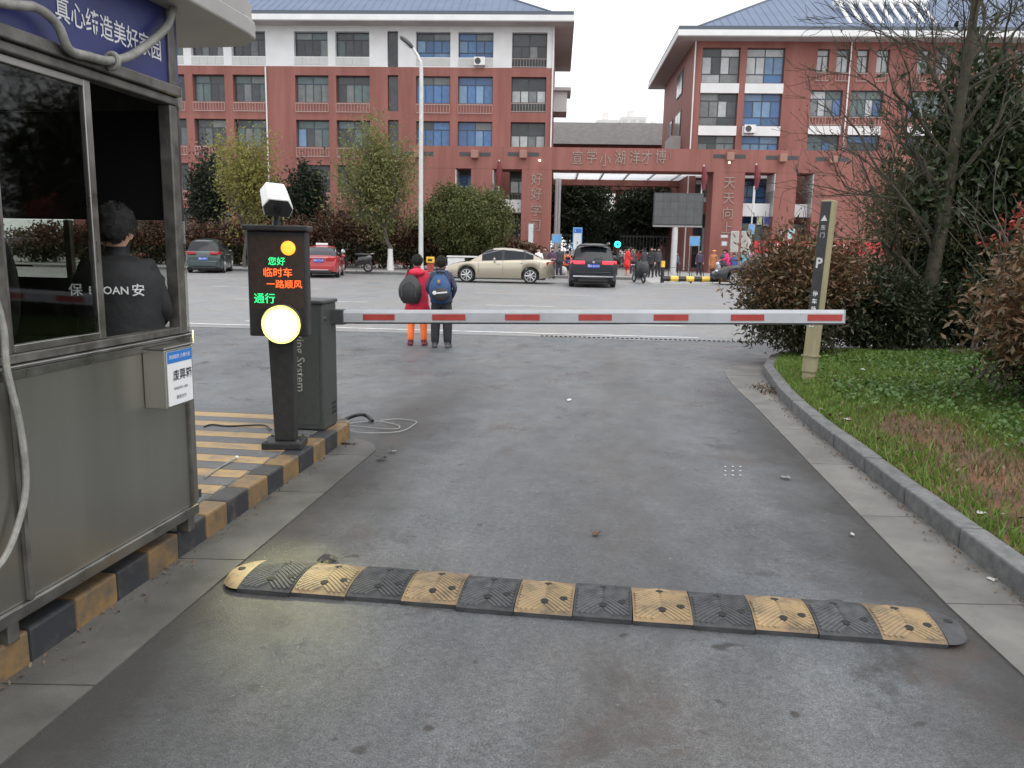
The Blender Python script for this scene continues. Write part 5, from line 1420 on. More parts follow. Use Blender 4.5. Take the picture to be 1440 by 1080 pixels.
def cpaint(name, c, flake=0.3): return pm(name, c, rough=0.32, metal=flake, coat=0.7)
sedan = dict(L=4.62, W=1.80, deck=[(-2.31, 0.70), (-2.26, 0.92), (-2.15, 0.99), (-1.6, 1.02), (-0.6, 0.98), (0.5, 0.93), (1.15, 0.90), (1.7, 0.83), (2.1, 0.72), (2.28, 0.58), (2.31, 0.46)],
             roof=[(-1.86, 1.02), (-1.5, 1.20), (-1.05, 1.385), (-0.6, 1.455), (-0.1, 1.475), (0.25, 1.45), (0.5, 1.37), (0.85, 1.16), (1.2, 0.92)], wheels=(-1.33, 1.36), wr=0.325, side=[(-1.45, -1.12), (-1.06, -0.22), (-0.12, 0.72)],
             front=0.30, rear=-1.0, seams=(-1.2, -0.17, 0.86), handles=(-0.98, 0.02), tail=0.84, plate=0.62, po=0.05)
gold = pm('car_paint_gold', (0.44, 0.39, 0.30), rough=0.26, metal=0.6, coat=0.8)
p = (G(654, 397.5) + G(735, 399)) / 2
gc = make_car('champagne gold sedan crossing the road, in side view', (p.x + 0.25, p.y + 0.9, 0.004), rad(90) - rad(3), gold, sedan, name='sedan_car', plate='湘A·K386')
gc.scale = (1.04, 1.04, 1.04)
suv = dict(L=4.6, W=1.88, deck=[(-2.3, 0.78), (-2.27, 0.98), (-2.2, 1.07), (-1.8, 1.09), (0, 1.05), (0.95, 1.02), (1.5, 0.97), (2.0, 0.86), (2.25, 0.7), (2.3, 0.5)],
           roof=[(-2.2, 1.08), (-2.05, 1.28), (-1.82, 1.55), (-1.6, 1.63), (-0.9, 1.70), (0.0, 1.68), (0.35, 1.6), (0.7, 1.32), (1.05, 1.03)], wheels=(-1.38, 1.4), wr=0.355, side=[(-1.6, -1.15), (-1.05, -0.2), (-0.1, 0.7)],
           front=0.3, rear=-1.7, seams=(-1.15, -0.15, 0.8), handles=(-1.0, 0.0), tail=0.97, tlh=0.065, plate=0.84, po=-0.02, bump=0.62, trim=False,
           tailmat=pm('tail_lamp_lit', (0.5, 0.02, 0.03), rough=0.2, emit=0.7, ecol=(1, 0.08, 0.12)))
navy = pm('car_paint_dark_blue', (0.007, 0.010, 0.016), rough=0.35, coat=0.12, spec=0.35)
p = (G(806, 403.5) + G(868, 405)) / 2
sv = make_car('dark blue SUV seen from behind, in front of the gateway', (p.x, p.y + 1.9, 0.004), -rad(3.5), navy, suv, name='suv_car', plate='湘A·6CC3')
sv.scale = (1.04, 1.04, 1.04)
for sg in (1, -1):
    MB().tube([(sg * 0.62, -1.5, 1.70), (sg * 0.63, -1.2, 1.755), (sg * 0.63, -0.1, 1.75), (sg * 0.62, 0.2, 1.70)], 0.025, 6).build('roof_rail', M['chrome'], sv, smooth=True)
MB().bb(-0.55, 0.55, -2.02, -1.72, 1.60, 1.64).build('roof_spoiler', navy, sv, bevel=0.015)
MB().tube([(0, -2.235, 1.12), (0.35, -2.2, 1.18)], 0.012, 4).build('wiper', M['dark'], sv)
MB().lathe([(0.05, 0), (0.045, 0.012)], 14, (0, 0, 0), 'Y').xf(Matrix.Translation((0, -2.30, 0.99))).build('badge', M['chrome'], sv)
MB().bb(-0.78, 0.78, -2.405, -2.34, 0.42, 0.47).build('bumper_reflector_strip', M['chrome'], sv)
taxi = dict(sedan); taxi.update(tail=0.86, plate=0.80, po=-0.0)
redp = cpaint('car_paint_red', (0.36, 0.022, 0.028), 0.15)
p = G(449, 391)
tx = make_car('red taxi sedan seen from behind, left of the parked scooter', (p.x - 0.35, p.y + 2.3, 0.004), rad(8), redp, taxi, name='taxi_car', plate='湘A·T219')
MB().bb(-0.42, 0.42, -2.335, -2.29, 0.92, 0.945).build('boot_strip', M['chrome'], tx)
MB().bb(-0.28, 0.28, -0.55, -0.35, 1.49, 1.60).build('roof_light', M['offwhite'], tx, bevel=0.02)
mpv = dict(suv); mpv.update(L=4.7, W=1.82, tail=1.0, plate=0.72, tailmat=M['taillamp'], trim=False)
green = cpaint('car_paint_dark_green', (0.035, 0.055, 0.055), 0.3)
p = G(291, 384.5)
mv = make_car('dark grey-green SUV seen from behind, beside the booth corner', (p.x - 0.65, p.y + 2.3, 0.004), rad(12), green, mpv, name='suv_car', plate='湘A·8P71')
p = G(1030, 402)
make_car('dark car nosing out from behind the reddish bush', (p.x + 1.75, p.y + 1.0, 0.012), rad(78), cpaint('car_paint_charcoal', (0.025, 0.027, 0.032), 0.3), sedan, name='sedan_car', plate='湘A·5W09')
p = SW(SX(846, 332, 82), 82)
make_car('silver car parked among the trees beyond the gate', (p.x, p.y, 0.02), rad(95), cpaint('car_paint_silver', (0.5, 0.5, 0.5), 0.4), sedan, name='sedan_car')

def make_scooter(label, loc, rz, col, cover=None, name='motor_scooter'):
    t = thing(name, label, 'scooter', loc, rz)
    pt = cpaint(name + '_paint', col, 0.2)
    for y in (-0.62, 0.62):
        wh = bpy.data.objects.new('wheel', None); link(wh, t, (0, y, 0.23))
        MB().torus((0, 0, 0), 0.185, 0.045, 'X', 22, 8).build('tyre', M['tyre'], wh, smooth=True)
        mb = MB().torus((0, 0, 0), 0.13, 0.018, 'X', 18, 6)
        for k in range(5):
            a = 2 * math.pi * k / 5; mb.tube([(0, 0, 0), (0, 0.13 * math.cos(a), 0.13 * math.sin(a))], 0.014, 4)
        mb.build('rim', M['rim'], wh, smooth=True)
    # body shell, floor and leg shield as lofted shapes
    mb = MB()
    secs = [(-0.80, 0.03, 0.62, 0.70), (-0.7, 0.12, 0.46, 0.76), (-0.45, 0.16, 0.34, 0.74), (-0.2, 0.16, 0.28, 0.68), (-0.05, 0.15, 0.24, 0.42)]
    vs = []
    for y, w_, z0, z1 in secs:
        for a in range(8):
            an = 2 * math.pi * (a + 0.5) / 8
            vs.append((w_ * math.cos(an) * 1.08, y, (z0 + z1) / 2 + (z1 - z0) / 2 * math.sin(an) * 1.08))
    mb.add(vs, [(i * 8 + j, i * 8 + (j + 1) % 8, (i + 1) * 8 + (j + 1) % 8, (i + 1) * 8 + j) for i in range(4) for j in range(8)] + [tuple(range(8))[::-1], tuple(range(32, 40))])
    mb.build('rear_body', pt, t, smooth=True)
    MB().bb(-0.15, 0.15, -0.1, 0.34, 0.22, 0.28).build('footboard', M['dark'], t, bevel=0.02)
    sh = MB(); sh.add([(-0.19, 0.33, 0.26), (0.19, 0.33, 0.26), (0.24, 0.40, 0.55), (0.17, 0.46, 0.86), (-0.17, 0.46, 0.86), (-0.24, 0.40, 0.55), (-0.12, 0.45, 0.26), (0.12, 0.45, 0.26), (0.13, 0.56, 0.55), (0.1, 0.56, 0.84), (-0.1, 0.56, 0.84), (-0.13, 0.56, 0.55)], [(0, 5, 2, 1), (5, 4, 3, 2), (6, 7, 8, 11), (11, 8, 9, 10), (1, 2, 8, 7), (2, 3, 9, 8), (5, 0, 6, 11), (4, 5, 11, 10), (3, 4, 10, 9), (0, 1, 7, 6)])
    sh.build('leg_shield', pt, t, bevel=0.02)
    MB().tube([(0, 0.45, 0.85), (0, 0.53, 0.6), (0, 0.62, 0.23)], 0.035, 8).build('fork', M['dark'], t, smooth=True)
    MB().ball((0, 0.62, 0.40), (0.075, 0.25, 0.1), 10, 6, cut=(0.35, 1)).build('front_mudguard', pt, t, smooth=True)
    MB().tube([(-0.33, 0.36, 0.98), (-0.15, 0.44, 1.0), (0, 0.46, 0.96), (0.15, 0.44, 1.0), (0.33, 0.36, 0.98)], 0.022, 8).build('handlebar', M['dark'], t, smooth=True)
    MB().ball((0, 0.52, 0.9), (0.12, 0.09, 0.1), 12, 8).build('headlight', M['headlamp'], t, smooth=True)
    for s_ in (1, -1):
        m_ = MB().tube([(s_ * 0.22, 0.42, 1.0), (s_ * 0.30, 0.42, 1.2)], 0.01, 5); m_.ball((s_ * 0.32, 0.42, 1.24), (0.07, 0.02, 0.05), 10, 6)
        m_.build('mirror', M['dark'], t, smooth=True)
    MB().ball((0, -0.36, 0.78), (0.15, 0.36, 0.065), 14, 8).build('seat', M['dark'], t, smooth=True)
    MB().tube([(0.1, -0.75, 0.8), (0.1, -0.9, 0.84), (-0.1, -0.9, 0.84), (-0.1, -0.75, 0.8)], 0.015, 6).build('grab_rail', M['chrome'], t)
    MB().tube([(0.06, -0.1, 0.22), (0.14, -0.02, 0.0)], 0.014, 5).build('stand', M['steel2'], t)
    if cover:
        cv = MB()
        rows = [(0.60, 0.30, 1.02), (0.72, 0.36, 0.85), (0.72, 0.37, 0.55), (0.66, 0.34, 0.32)]
        vs = []
        for y, w_, z in rows:
            for k in range(9):
                a = -1.25 + 2.5 * k / 8
                vs.append((w_ * math.sin(a) * 1.0, y - 0.55 + 0.55 * math.cos(a) + 0.02 * math.sin(k * 2.3 + z * 5), z + 0.02 * math.sin(k * 1.9)))
        cv.add(vs, [(i * 9 + j, i * 9 + j + 1, (i + 1) * 9 + j + 1, (i + 1) * 9 + j) for i in range(3) for j in range(8)])
        c_ = cv.build('leg_cover', cover, t, smooth=True)
        sd = c_.modifiers.new('thick', 'SOLIDIFY'); sd.thickness = 0.03
    return t
quilt = pm('quilted_black', (0.014, 0.015, 0.017), (0.035, 0.037, 0.042), 14, 0.35, bump=0.6, bscale=25)
p = G(492, 386); make_scooter('dark scooter parked on the pavement between red taxi and tree', (p.x + 0.2, p.y + 0.3, 0.12), rad(82), (0.02, 0.02, 0.022)).scale = (1.2, 1.2, 1.2)
p = G(898, 398); make_scooter('black scooter with quilted leg cover, right of the dark blue SUV', (p.x, p.y, 0.012), rad(192), (0.06, 0.065, 0.08), quilt)
p = G(1043, 398); scr_p = p
make_scooter('grey scooter under the rider in magenta', (p.x + 0.3, p.y + 4, 0.012), rad(70), (0.12, 0.13, 0.14))
p = G(640, 384); make_scooter('light grey scooter parked behind the gold sedan bonnet', (p.x, p.y + 1.6, 0.12), rad(-80), (0.35, 0.35, 0.35))
p = G(672, 384); make_scooter('white scooter parked nearer the round tree, behind the gold sedan', (p.x, p.y + 1.7, 0.12), rad(-75), (0.5, 0.5, 0.5))

# ================================================================== PEOPLE
_cl = {}
def cloth(c, r=0.75):
    k = tuple(round(x, 3) for x in c)
    if k not in _cl: _cl[k] = pm('cloth_%d' % len(_cl), c, tuple(x * 1.5 + 0.004 for x in c), 6, r, bump=0.9, bscale=11)
    return _cl[k]

def make_person(label, loc, rz, h, top, legs, shoes=(0.03, 0.03, 0.03), sleeve=None, coat=0.0, stance=0.1, arms='down', stride=0.0, lower=None, fat=1.0, headturn=0.0, sit=False, lean=0.0, group=None, hairmat=None, lw=1.2):
    """one continuous skinned body, cloth regions by nearest bone; local +y is where the figure looks"""
    t = thing('person', label, 'person', loc, rz, group)
    k = h / 1.7
    child = max(0.0, min(1.0, (1.65 - h) / 0.4))
    hs = 1 + 0.20 * child
    J = {'pelvis': (0, 0, 0.93), 'spine': (0, 0.0, 1.10), 'chest': (0, 0.0 + lean * 0.12, 1.29), 'neckb': (0, lean * 0.2, 1.43), 'neck': (0, 0.01 + lean * 0.25, 1.47), 'head': (0, 0.02 + lean * 0.3, 1.47 + 0.11 * hs), 'crown': (0, 0.01 + lean * 0.3, 1.47 + 0.165 * hs), 'nose': (0, 0.02 + 0.105 * hs + lean * 0.3, 1.47 + 0.09 * hs)}
    R = {'pelvis': (0.155, 0.115), 'spine': (0.145, 0.105), 'chest': (0.165, 0.115), 'neckb': (0.085, 0.075), 'neck': (0.055, 0.055), 'head': (0.078 * hs, 0.092 * hs), 'crown': (0.062 * hs, 0.078 * hs), 'nose': (0.012, 0.012)}
    E = [('pelvis', 'spine', 'top'), ('spine', 'chest', 'top'), ('chest', 'neckb', 'top'), ('neckb', 'neck', 'skin'), ('neck', 'head', 'skin'), ('head', 'crown', 'skin'), ('head', 'nose', 'skin')]
    for i, s in enumerate((1, -1)):
        q = 'LR'[i]
        st = stride * s
        J['ear' + q] = (s * 0.085 * hs, 0.01 + lean * 0.3, 1.47 + 0.1 * hs); R['ear' + q] = (0.014, 0.022)
        E.append(('head', 'ear' + q, 'skin'))
        J['sh' + q] = (s * 0.165, lean * 0.16, 1.385); R['sh' + q] = (0.065, 0.065)
        if arms == 'down': el, wr_, hd = (s * 0.225, -0.02 - st * 0.4, 1.12), (s * 0.24, 0.06 - st * 0.8, 0.89), (s * 0.235, 0.09 - st * 0.8, 0.80)
        elif arms == 'front': el, wr_, hd = (s * 0.235, 0.0, 1.13), (s * 0.15, 0.2, 1.05), (s * 0.07, 0.25, 1.07)
        elif arms == 'pocket': el, wr_, hd = (s * 0.27, -0.05, 1.14), (s * 0.19, 0.09, 0.96), (s * 0.155, 0.12, 0.91)
        elif arms == 'reach': el, wr_, hd = (s * 0.24, 0.12, 1.17), (s * 0.26, 0.36, 1.12), (s * 0.26, 0.44, 1.11)
        J['el' + q], J['wr' + q], J['hd' + q] = el, wr_, hd
        R['el' + q] = (0.052, 0.052); R['wr' + q] = (0.04, 0.036); R['hd' + q] = (0.03, 0.042)
        E += [('chest', 'sh' + q, 'top'), ('sh' + q, 'el' + q, 'sleeve'), ('el' + q, 'wr' + q, 'sleeve'), ('wr' + q, 'hd' + q, 'skin')]
        # fingers and thumb
        dv = (Vector(hd) - Vector(wr_)).normalized(); sdv = dv.cross(Vector((s, 0, 0.15))).normalized()
        for fi, (off, ln) in enumerate(((-0.024, 0.065), (-0.008, 0.08), (0.009, 0.075), (0.024, 0.055))):
            a = Vector(hd) + sdv * off + dv * ln
            nm = 'f%d%s' % (fi, q); J[nm] = tuple(a + Vector((0, 0.012, 0))); R[nm] = (0.009, 0.009); E.append(('hd' + q, nm, 'skin'))
        a = Vector(hd) - sdv * 0.045 + dv * 0.01; J['th' + q] = tuple(a); R['th' + q] = (0.011, 0.011); E.append(('hd' + q, 'th' + q, 'skin'))
        hx = s * stance
        J['hip' + q] = (s * 0.085, 0, 0.89); R['hip' + q] = (0.098 * (0.6 + 0.4 * lw), 0.105 * (0.6 + 0.4 * lw))
        if sit: kn, an, toe = (s * 0.14, 0.42, 0.84), (s * 0.16, 0.40, 0.42), (s * 0.16, 0.53, 0.37)
        else: kn, an, toe = (hx, 0.025 + st * 0.5, 0.49), (hx * 1.05, -0.01 + st, 0.10 + (0.03 if st < -0.05 else 0)), (hx * 1.2, 0.15 + st, 0.045)
        J['kn' + q], J['an' + q], J['toe' + q] = kn, an, toe
        R['kn' + q] = (0.064 * lw, 0.066 * lw); R['an' + q] = (0.05 * lw, 0.054 * lw); R['toe' + q] = (0.056, 0.042)
        E += [('pelvis', 'hip' + q, 'legs'), ('hip' + q, 'kn' + q, 'legs'), ('kn' + q, 'an' + q, 'lower'), ('an' + q, 'toe' + q, 'shoes')]
    names = list(J); idx = {n: i for i, n in enumerate(names)}
    me = bpy.data.meshes.new('person_skeleton')
    me.from_pydata([Vector(J[n]) * k for n in names], [(idx[a], idx[b]) for a, b, _ in E], [])
    o = bpy.data.objects.new('person_skeleton', me); COL.objects.link(o)
    o.modifiers.new('skin', 'SKIN').use_smooth_shade = True
    sk = me.skin_vertices[0].data
    for n in names:
        f = fat if n in ('pelvis', 'spine', 'chest', 'hipL', 'hipR') else 1
        sk[idx[n]].radius = (R[n][0] * k * f, R[n][1] * k * f)
    for i in range(len(names)): sk[i].use_root = False
    sk[idx['pelvis']].use_root = True
    o.modifiers.new('sub', 'SUBSURF').levels = 1
    dg = bpy.context.evaluated_depsgraph_get()
    bm_ = bpy.data.meshes.new_from_object(o.evaluated_get(dg))
    bpy.data.objects.remove(o)
    mats = {'skin': M['skin'], 'top': cloth(top), 'sleeve': cloth(sleeve or top), 'legs': cloth(legs), 'lower': cloth(lower) if lower else cloth(legs), 'shoes': cloth(shoes)}
    keys = list(mats)
    bm_.materials.clear()
    for kk in keys: bm_.materials.append(mats[kk])
    segs = [(np.array(J[a]) * k, np.array(J[b]) * k, keys.index(c), (R[a][0] + R[b][0]) * 0.5 * k) for a, b, c in E]
    C = np.empty(len(bm_.polygons) * 3); bm_.polygons.foreach_get('center', C); C = C.reshape(-1, 3)
    best = np.full(len(C), 1e9); bi = np.zeros(len(C), int)
    for a, b, c, r in segs:
        ab = b - a; tt = np.clip(((C - a) @ ab) / (ab @ ab), 0, 1)
        d = np.linalg.norm(C - (a + tt[:, None] * ab), axis=1) - r * 0.9
        m_ = d < best; best[m_] = d[m_]; bi[m_] = c
    bm_.polygons.foreach_set('material_index', bi.tolist())
    bm_.polygons.foreach_set('use_smooth', [True] * len(bm_.polygons))
    body = bpy.data.objects.new('body', bm_); link(body, t)
    # hair: cap over crown and back of the head
    hc = Vector(J['head']) * k; hr_ = 0.098 * hs * k
    hm = MB().ball((0, 0, 0), (hr_ * 0.98, hr_ * 1.14, hr_ * 1.2), 30, 22)
    keep = MB()
    for f in hm.f:
        c = sum((Vector(hm.v[i]) for i in f), Vector()) / len(f)
        if c.z > hr_ * (0.15 + 0.8 * (c.y / hr_)) - hr_ * 0.22 + hr_ * 0.35 * max(0, abs(c.x) / hr_ - 0.55): keep.f.append(f); keep.m.append(0)
    keep.v = [(x + hc.x, y - 0.012 * k + hc.y, z + hc.z + 0.012 * k) for x, y, z in hm.v]
    rg = random.Random(len(label))
    keep.v = [(x + rg.uniform(-1, 1) * 0.007, y + rg.uniform(-1, 1) * 0.007, z + rg.uniform(-1, 1) * 0.009) for x, y, z in keep.v]
    keep.build('hair', hairmat or M['hair'], t, smooth=True)
    for s in (1, -1):
        MB().ball((s * 0.032 * hs * k, hc.y + 0.082 * hs * k, hc.z + 0.012 * k), (0.012 * k, 0.008 * k, 0.008 * k), 8, 5).build('eye', M['dark'], t)
    MB().ball((0, hc.y + 0.088 * hs * k, hc.z - 0.055 * hs * k), (0.024 * k, 0.008 * k, 0.006 * k), 8, 5).build('mouth', cloth((0.25, 0.08, 0.07)), t)
    # jacket or coat over the torso
    z1 = 1.42; z0 = 0.86 - coat
    rows = [(z1 + 0.03, 0.075, 0.07), (z1 - 0.015, 0.150, 0.10), (z1 - 0.09, 0.205, 0.125), (1.22, 0.198, 0.135), (1.08, 0.188, 0.132), (0.96, 0.195, 0.142), (0.90, 0.2, 0.148)]
    if coat > 0.05: rows += [(0.80, 0.205, 0.155), (z0, 0.215 + coat * 0.1, 0.165 + coat * 0.08)]
    else: rows += [(z0, 0.195, 0.145)]
    jk = MB(); n = 18; vs = []
    for z, a, b in rows:
        ly = lean * 0.22 * max(0, (z - 0.95) / 0.5)
        for j in range(n):
            an = 2 * math.pi * j / n; wr2 = 1 + 0.02 * math.sin(j * 2.7 + z * 31)
            vs.append((a * fat * k * math.cos(an) * wr2, (ly + b * fat * math.sin(an) * wr2) * k, z * k))
    jk.add(vs, [(i * n + j, (i + 1) * n + j, (i + 1) * n + (j + 1) % n, i * n + (j + 1) % n) for i in range(len(rows) - 1) for j in range(n)])
    jo = jk.build('jacket', cloth(top), t, smooth=True)
    sd = jo.modifiers.new('thick', 'SOLIDIFY'); sd.thickness = 0.012 * k
    return t, k, J

# two schoolchildren waiting beyond the barrier, backs to us
p = (G(569, 486) + G(601, 485)) / 2
kid1, k1, J1 = make_person('child in red hooded coat and orange socks with a large black backpack', (p.x + 0.02, p.y, 0.0), rad(4), 1.36, (0.50, 0.014, 0.045), (0.50, 0.014, 0.045), shoes=(0.10, 0.02, 0.03), coat=0.20, stance=0.12, arms='front', lower=(0.85, 0.16, 0.035), fat=1.08)
def hood(t, k, m, y=-0.085):
    mb = MB().ball((0, y * k, 1.40 * k), (0.155 * k, 0.115 * k, 0.085 * k), 16, 10); mb.build('hood', m, t, smooth=True)
hood(kid1, k1, cloth((0.50, 0.014, 0.045)))
def shoes(t, J, k, mat):
    for q in 'LR':
        a, b = Vector(J['an' + q]) * k, Vector(J['toe' + q]) * k
        s_ = 1 if q == 'L' else -1
        mb = MB().ball((0, 0, 0), (0.052 * k, 0.135 * k, 0.058 * k), 14, 8, cut=(0.28, 1))
        mb.xf(Matrix.Translation((a.x + s_ * 0.012, a.y + 0.045 * k, 0.034 * k)) @ Matrix.Rotation(-s_ * rad(14), 4, 'Z'))
        mb.tube([(a.x, a.y, 0.05 * k), (a.x, a.y - 0.004, 0.115 * k)], [0.056 * k, 0.052 * k], 10)
        mb.build('shoe', mat, t, smooth=True)
shoes(kid1, J1, k1, cloth((0.13, 0.02, 0.03), 0.5))
def backpack(label, t, k, mat, w_, h_, d_, x=0.0, z=1.13, name='backpack', rot=0.0):
    W0 = t.matrix_basis
    loc = Matrix.Translation(t.location) @ Matrix.Rotation(t.rotation_euler.z, 4, 'Z') @ Matrix.Translation((x * k, -0.135 * k, 0))
    b = thing(name, label, 'backpack', loc.translation, t.rotation_euler.z + rot)
    mb = MB(); n = 16; rows = []
    for i in range(9):
        tt = i / 8; zz = -h_ / 2 + h_ * tt
        f = (1 - abs(2 * tt - 0.85) ** 2.2 * 0.55); rows.append((zz, w_ / 2 * f, d_ * f))
    vs = []
    for zz, a, c in rows:
        for j in range(n):
            an = 2 * math.pi * j / n
            cx, sy = math.cos(an), math.sin(an)
            vs.append((a * math.copysign(abs(cx) ** 0.7, cx), -c / 2 + c / 2 * math.copysign(abs(sy) ** 0.75, sy), z * k + zz))
    mb.add(vs, [(i * n + j, i * n + (j + 1) % n, (i + 1) * n + (j + 1) % n, (i + 1) * n + j) for i in range(8) for j in range(n)] + [tuple(range(n))[::-1], tuple(range(8 * n, 9 * n))])
    mb.build('bag_body', mat, b, smooth=True)
    for s in (1, -1):
        MB().tube(smooth_path([(s * w_ * 0.25, 0.0, z * k + h_ * 0.36), (s * 0.10 * k - x * k * 0.3, 0.05 * k, 1.455 * k), (s * 0.13 * k, 0.22 * k, 1.40 * k), (s * 0.165 * k, 0.24 * k, 1.2 * k), (s * 0.19 * k, 0.08 * k, 1.02 * k), (s * w_ * 0.34, -0.02, z * k - h_ * 0.32)], 4), 0.018 * k, 6).build('strap', mat, b, smooth=True)
    return b
bk = cloth((0.022, 0.022, 0.023), 0.65)
b1 = backpack('large black backpack on the child in red', kid1, k1, bk, 0.36, 0.43, 0.19, x=-0.10, z=1.09, rot=rad(-10))
MB().tube(smooth_path([(-0.10, -0.188, 1.09 * k1 - 0.11), (-0.105, -0.19, 1.09 * k1 + 0.05), (0, -0.192, 1.09 * k1 + 0.12), (0.105, -0.19, 1.09 * k1 + 0.05), (0.10, -0.188, 1.09 * k1 - 0.11)], 4), 0.007, 5).build('zip', cloth((0.06, 0.06, 0.06)), b1)
p = (G(611, 489) + G(630, 489)) / 2
kid2, k2, J2 = make_person('child in navy jacket and black trousers with a blue backpack', (p.x, p.y, 0.0), rad(-3), 1.35, (0.028, 0.032, 0.062), (0.014, 0.015, 0.018), shoes=(0.05, 0.05, 0.055), stance=0.115, arms='pocket', fat=1.05, lw=1.55)
shoes(kid2, J2, k2, cloth((0.06, 0.06, 0.065), 0.5))
MB().torus((0, 0.0, 1.44 * k2), 0.085 * k2, 0.03 * k2, 'Z', 18, 8).build('collar', cloth((0.06, 0.07, 0.09)), kid2, smooth=True)
bb_ = cloth((0.010, 0.045, 0.125), 0.6)
b2 = backpack('blue and black backpack on the child in navy', kid2, k2, bb_, 0.33, 0.44, 0.17, x=0.0, z=1.14)
pk = MB(); pk.ball((0.03, -0.175, 1.14 * k2 - 0.085), (0.14, 0.045, 0.10), 14, 8); pk.build('front_pocket', bk, b2, smooth=True)
MB().box((0.05, -0.222, 1.14 * k2 - 0.055), (0.16, 0.006, 0.022), rot=Matrix.Rotation(rad(-6), 3, 'Y')).build('reflective_strip', M['offwhite'], b2)
MB().lathe([(0.03, 0), (0.03, 0.006), (0.016, 0.008)], 14, (0, 0, 0), 'Y').xf(Matrix.Translation((-0.055, -0.219, 1.14 * k2 - 0.06))).build('emblem', M['offwhite'], b2)
MB().ball((0.0, -0.172, 1.14 * k2 + 0.1), (0.022, 0.012, 0.03), 10, 6).build('patch', cloth((0.35, 0.2, 0.1)), b2)
MB().tube([(-0.035, -0.05, 1.14 * k2 + 0.21), (-0.03, -0.06, 1.14 * k2 + 0.245), (0.03, -0.06, 1.14 * k2 + 0.245), (0.035, -0.05, 1.14 * k2 + 0.21)], 0.01, 6).build('carry_loop', bk, b2)

# guard inside the booth
gd, kg, Jg = make_person('guard in black jacket with white lettering, back turned, inside the booth', (-1.755, 3.56, 0.29), rad(12), 1.345, (0.0045, 0.005, 0.006), (0.005, 0.005, 0.006), stance=0.1, arms='front', fat=1.2)
def jtext(body, x, z, s): text('jacket_lettering', body, s, M['offwhite'], gd, frame((x, -0.158 * kg * 1.1 - 0.010, z * kg), (1, 0, 0), (0, 0, 1)), bold=0.0006)
jtext('保', -0.135, 1.265, 0.055); jtext('BAOAN', -0.005, 1.265, 0.046); jtext('安', 0.112, 1.265, 0.055)

# people round the gate; feet on the forecourt or pavement
def at(u, v, z=0.012): p = G(u, v); return (p.x, p.y, z)
def far(u, y, z=0.012):
    d = ray(u, 380); return (d.x / d.y * y, y, z)
make_person('person with white top and dark hair behind the gold sedan boot', far(757, 40), rad(160), 1.55, (0.62, 0.6, 0.58), (0.03, 0.03, 0.035))
make_person('person in dark plum jacket standing behind the gold sedan boot', far(776, 41), rad(185), 1.6, (0.06, 0.03, 0.055), (0.02, 0.02, 0.025), arms='front')
oc, ok_, _ = make_person('child in orange top and dark skirt, left of the dark blue SUV', at(797, 390), rad(10), 1.42, (0.75, 0.15, 0.04), (0.02, 0.02, 0.03), lower=(0.46, 0.27, 0.19), coat=0.08)
backpack('small navy school bag on the child in orange', oc, ok_, cloth((0.03, 0.05, 0.16)), 0.28, 0.36, 0.14, name='school_bag', z=1.12)
make_person('adult in bright red coat beside the green light', at(881, 391), rad(-70), 1.72, (0.65, 0.02, 0.025), (0.5, 0.02, 0.02), coat=0.25, lower=(0.46, 0.27, 0.19), arms='front')
make_person('person in dark coat left of three, under the billboard', far(905, 47.5), rad(30), 1.7, (0.03, 0.032, 0.04), (0.02, 0.02, 0.025), stride=0.12)
make_person('person in black coat in the middle of three, under the billboard', far(915.5, 46), rad(150), 1.74, (0.018, 0.018, 0.02), (0.015, 0.015, 0.02), coat=0.12)
make_person('person in charcoal coat right of three, under the billboard', far(925, 48), rad(-160), 1.72, (0.035, 0.035, 0.038), (0.02, 0.02, 0.022))
make_person('person in dark purple jacket right of the billboard pole', far(983, 52), rad(170), 1.66, (0.05, 0.035, 0.06), (0.02, 0.02, 0.03))
make_person('person in red jacket far inside the gateway', far(897, 66), rad(200), 1.6, (0.5, 0.03, 0.03), (0.03, 0.03, 0.04))
wk, wkk, _ = make_person('crossing keeper in long orange-brown raincoat by the striped rail', at(1002, 391.5), rad(175), 1.64, (0.36, 0.14, 0.055), (0.03, 0.03, 0.035), coat=0.3)
MB().ball((0, 0.02 * wkk, 1.645 * wkk), (0.13, 0.14, 0.06), 14, 8, cut=(0.4, 1)).build('cap', cloth((0.6, 0.25, 0.06)), wk, smooth=True)
q = Vector((scr_p.x + 0.3, scr_p.y + 4, 0))
make_person('scooter rider in magenta jacket near the reddish bush', (q.x, q.y, 0.0), rad(70), 1.68, (0.60, 0.02, 0.13), (0.03, 0.03, 0.05), sit=True, arms='reach', lean=0.5)
make_person('person with pink scarf behind the reddish bush', far(1057, 43), rad(120), 1.7, (0.65, 0.22, 0.38), (0.03, 0.03, 0.04))
make_person('child in blue jacket between scooter and bush', far(1031, 45), rad(160), 1.45, (0.03, 0.08, 0.25), (0.02, 0.02, 0.03))
make_person('person in purple seen through the bush, beside the leaning post', far(1168, 42), rad(200), 1.65, (0.16, 0.07, 0.3), (0.03, 0.03, 0.04))
make_person('person in dark grey behind the reddish bush by the banner', far(1135, 44), rad(140), 1.65, (0.12, 0.13, 0.17), (0.03, 0.03, 0.04))

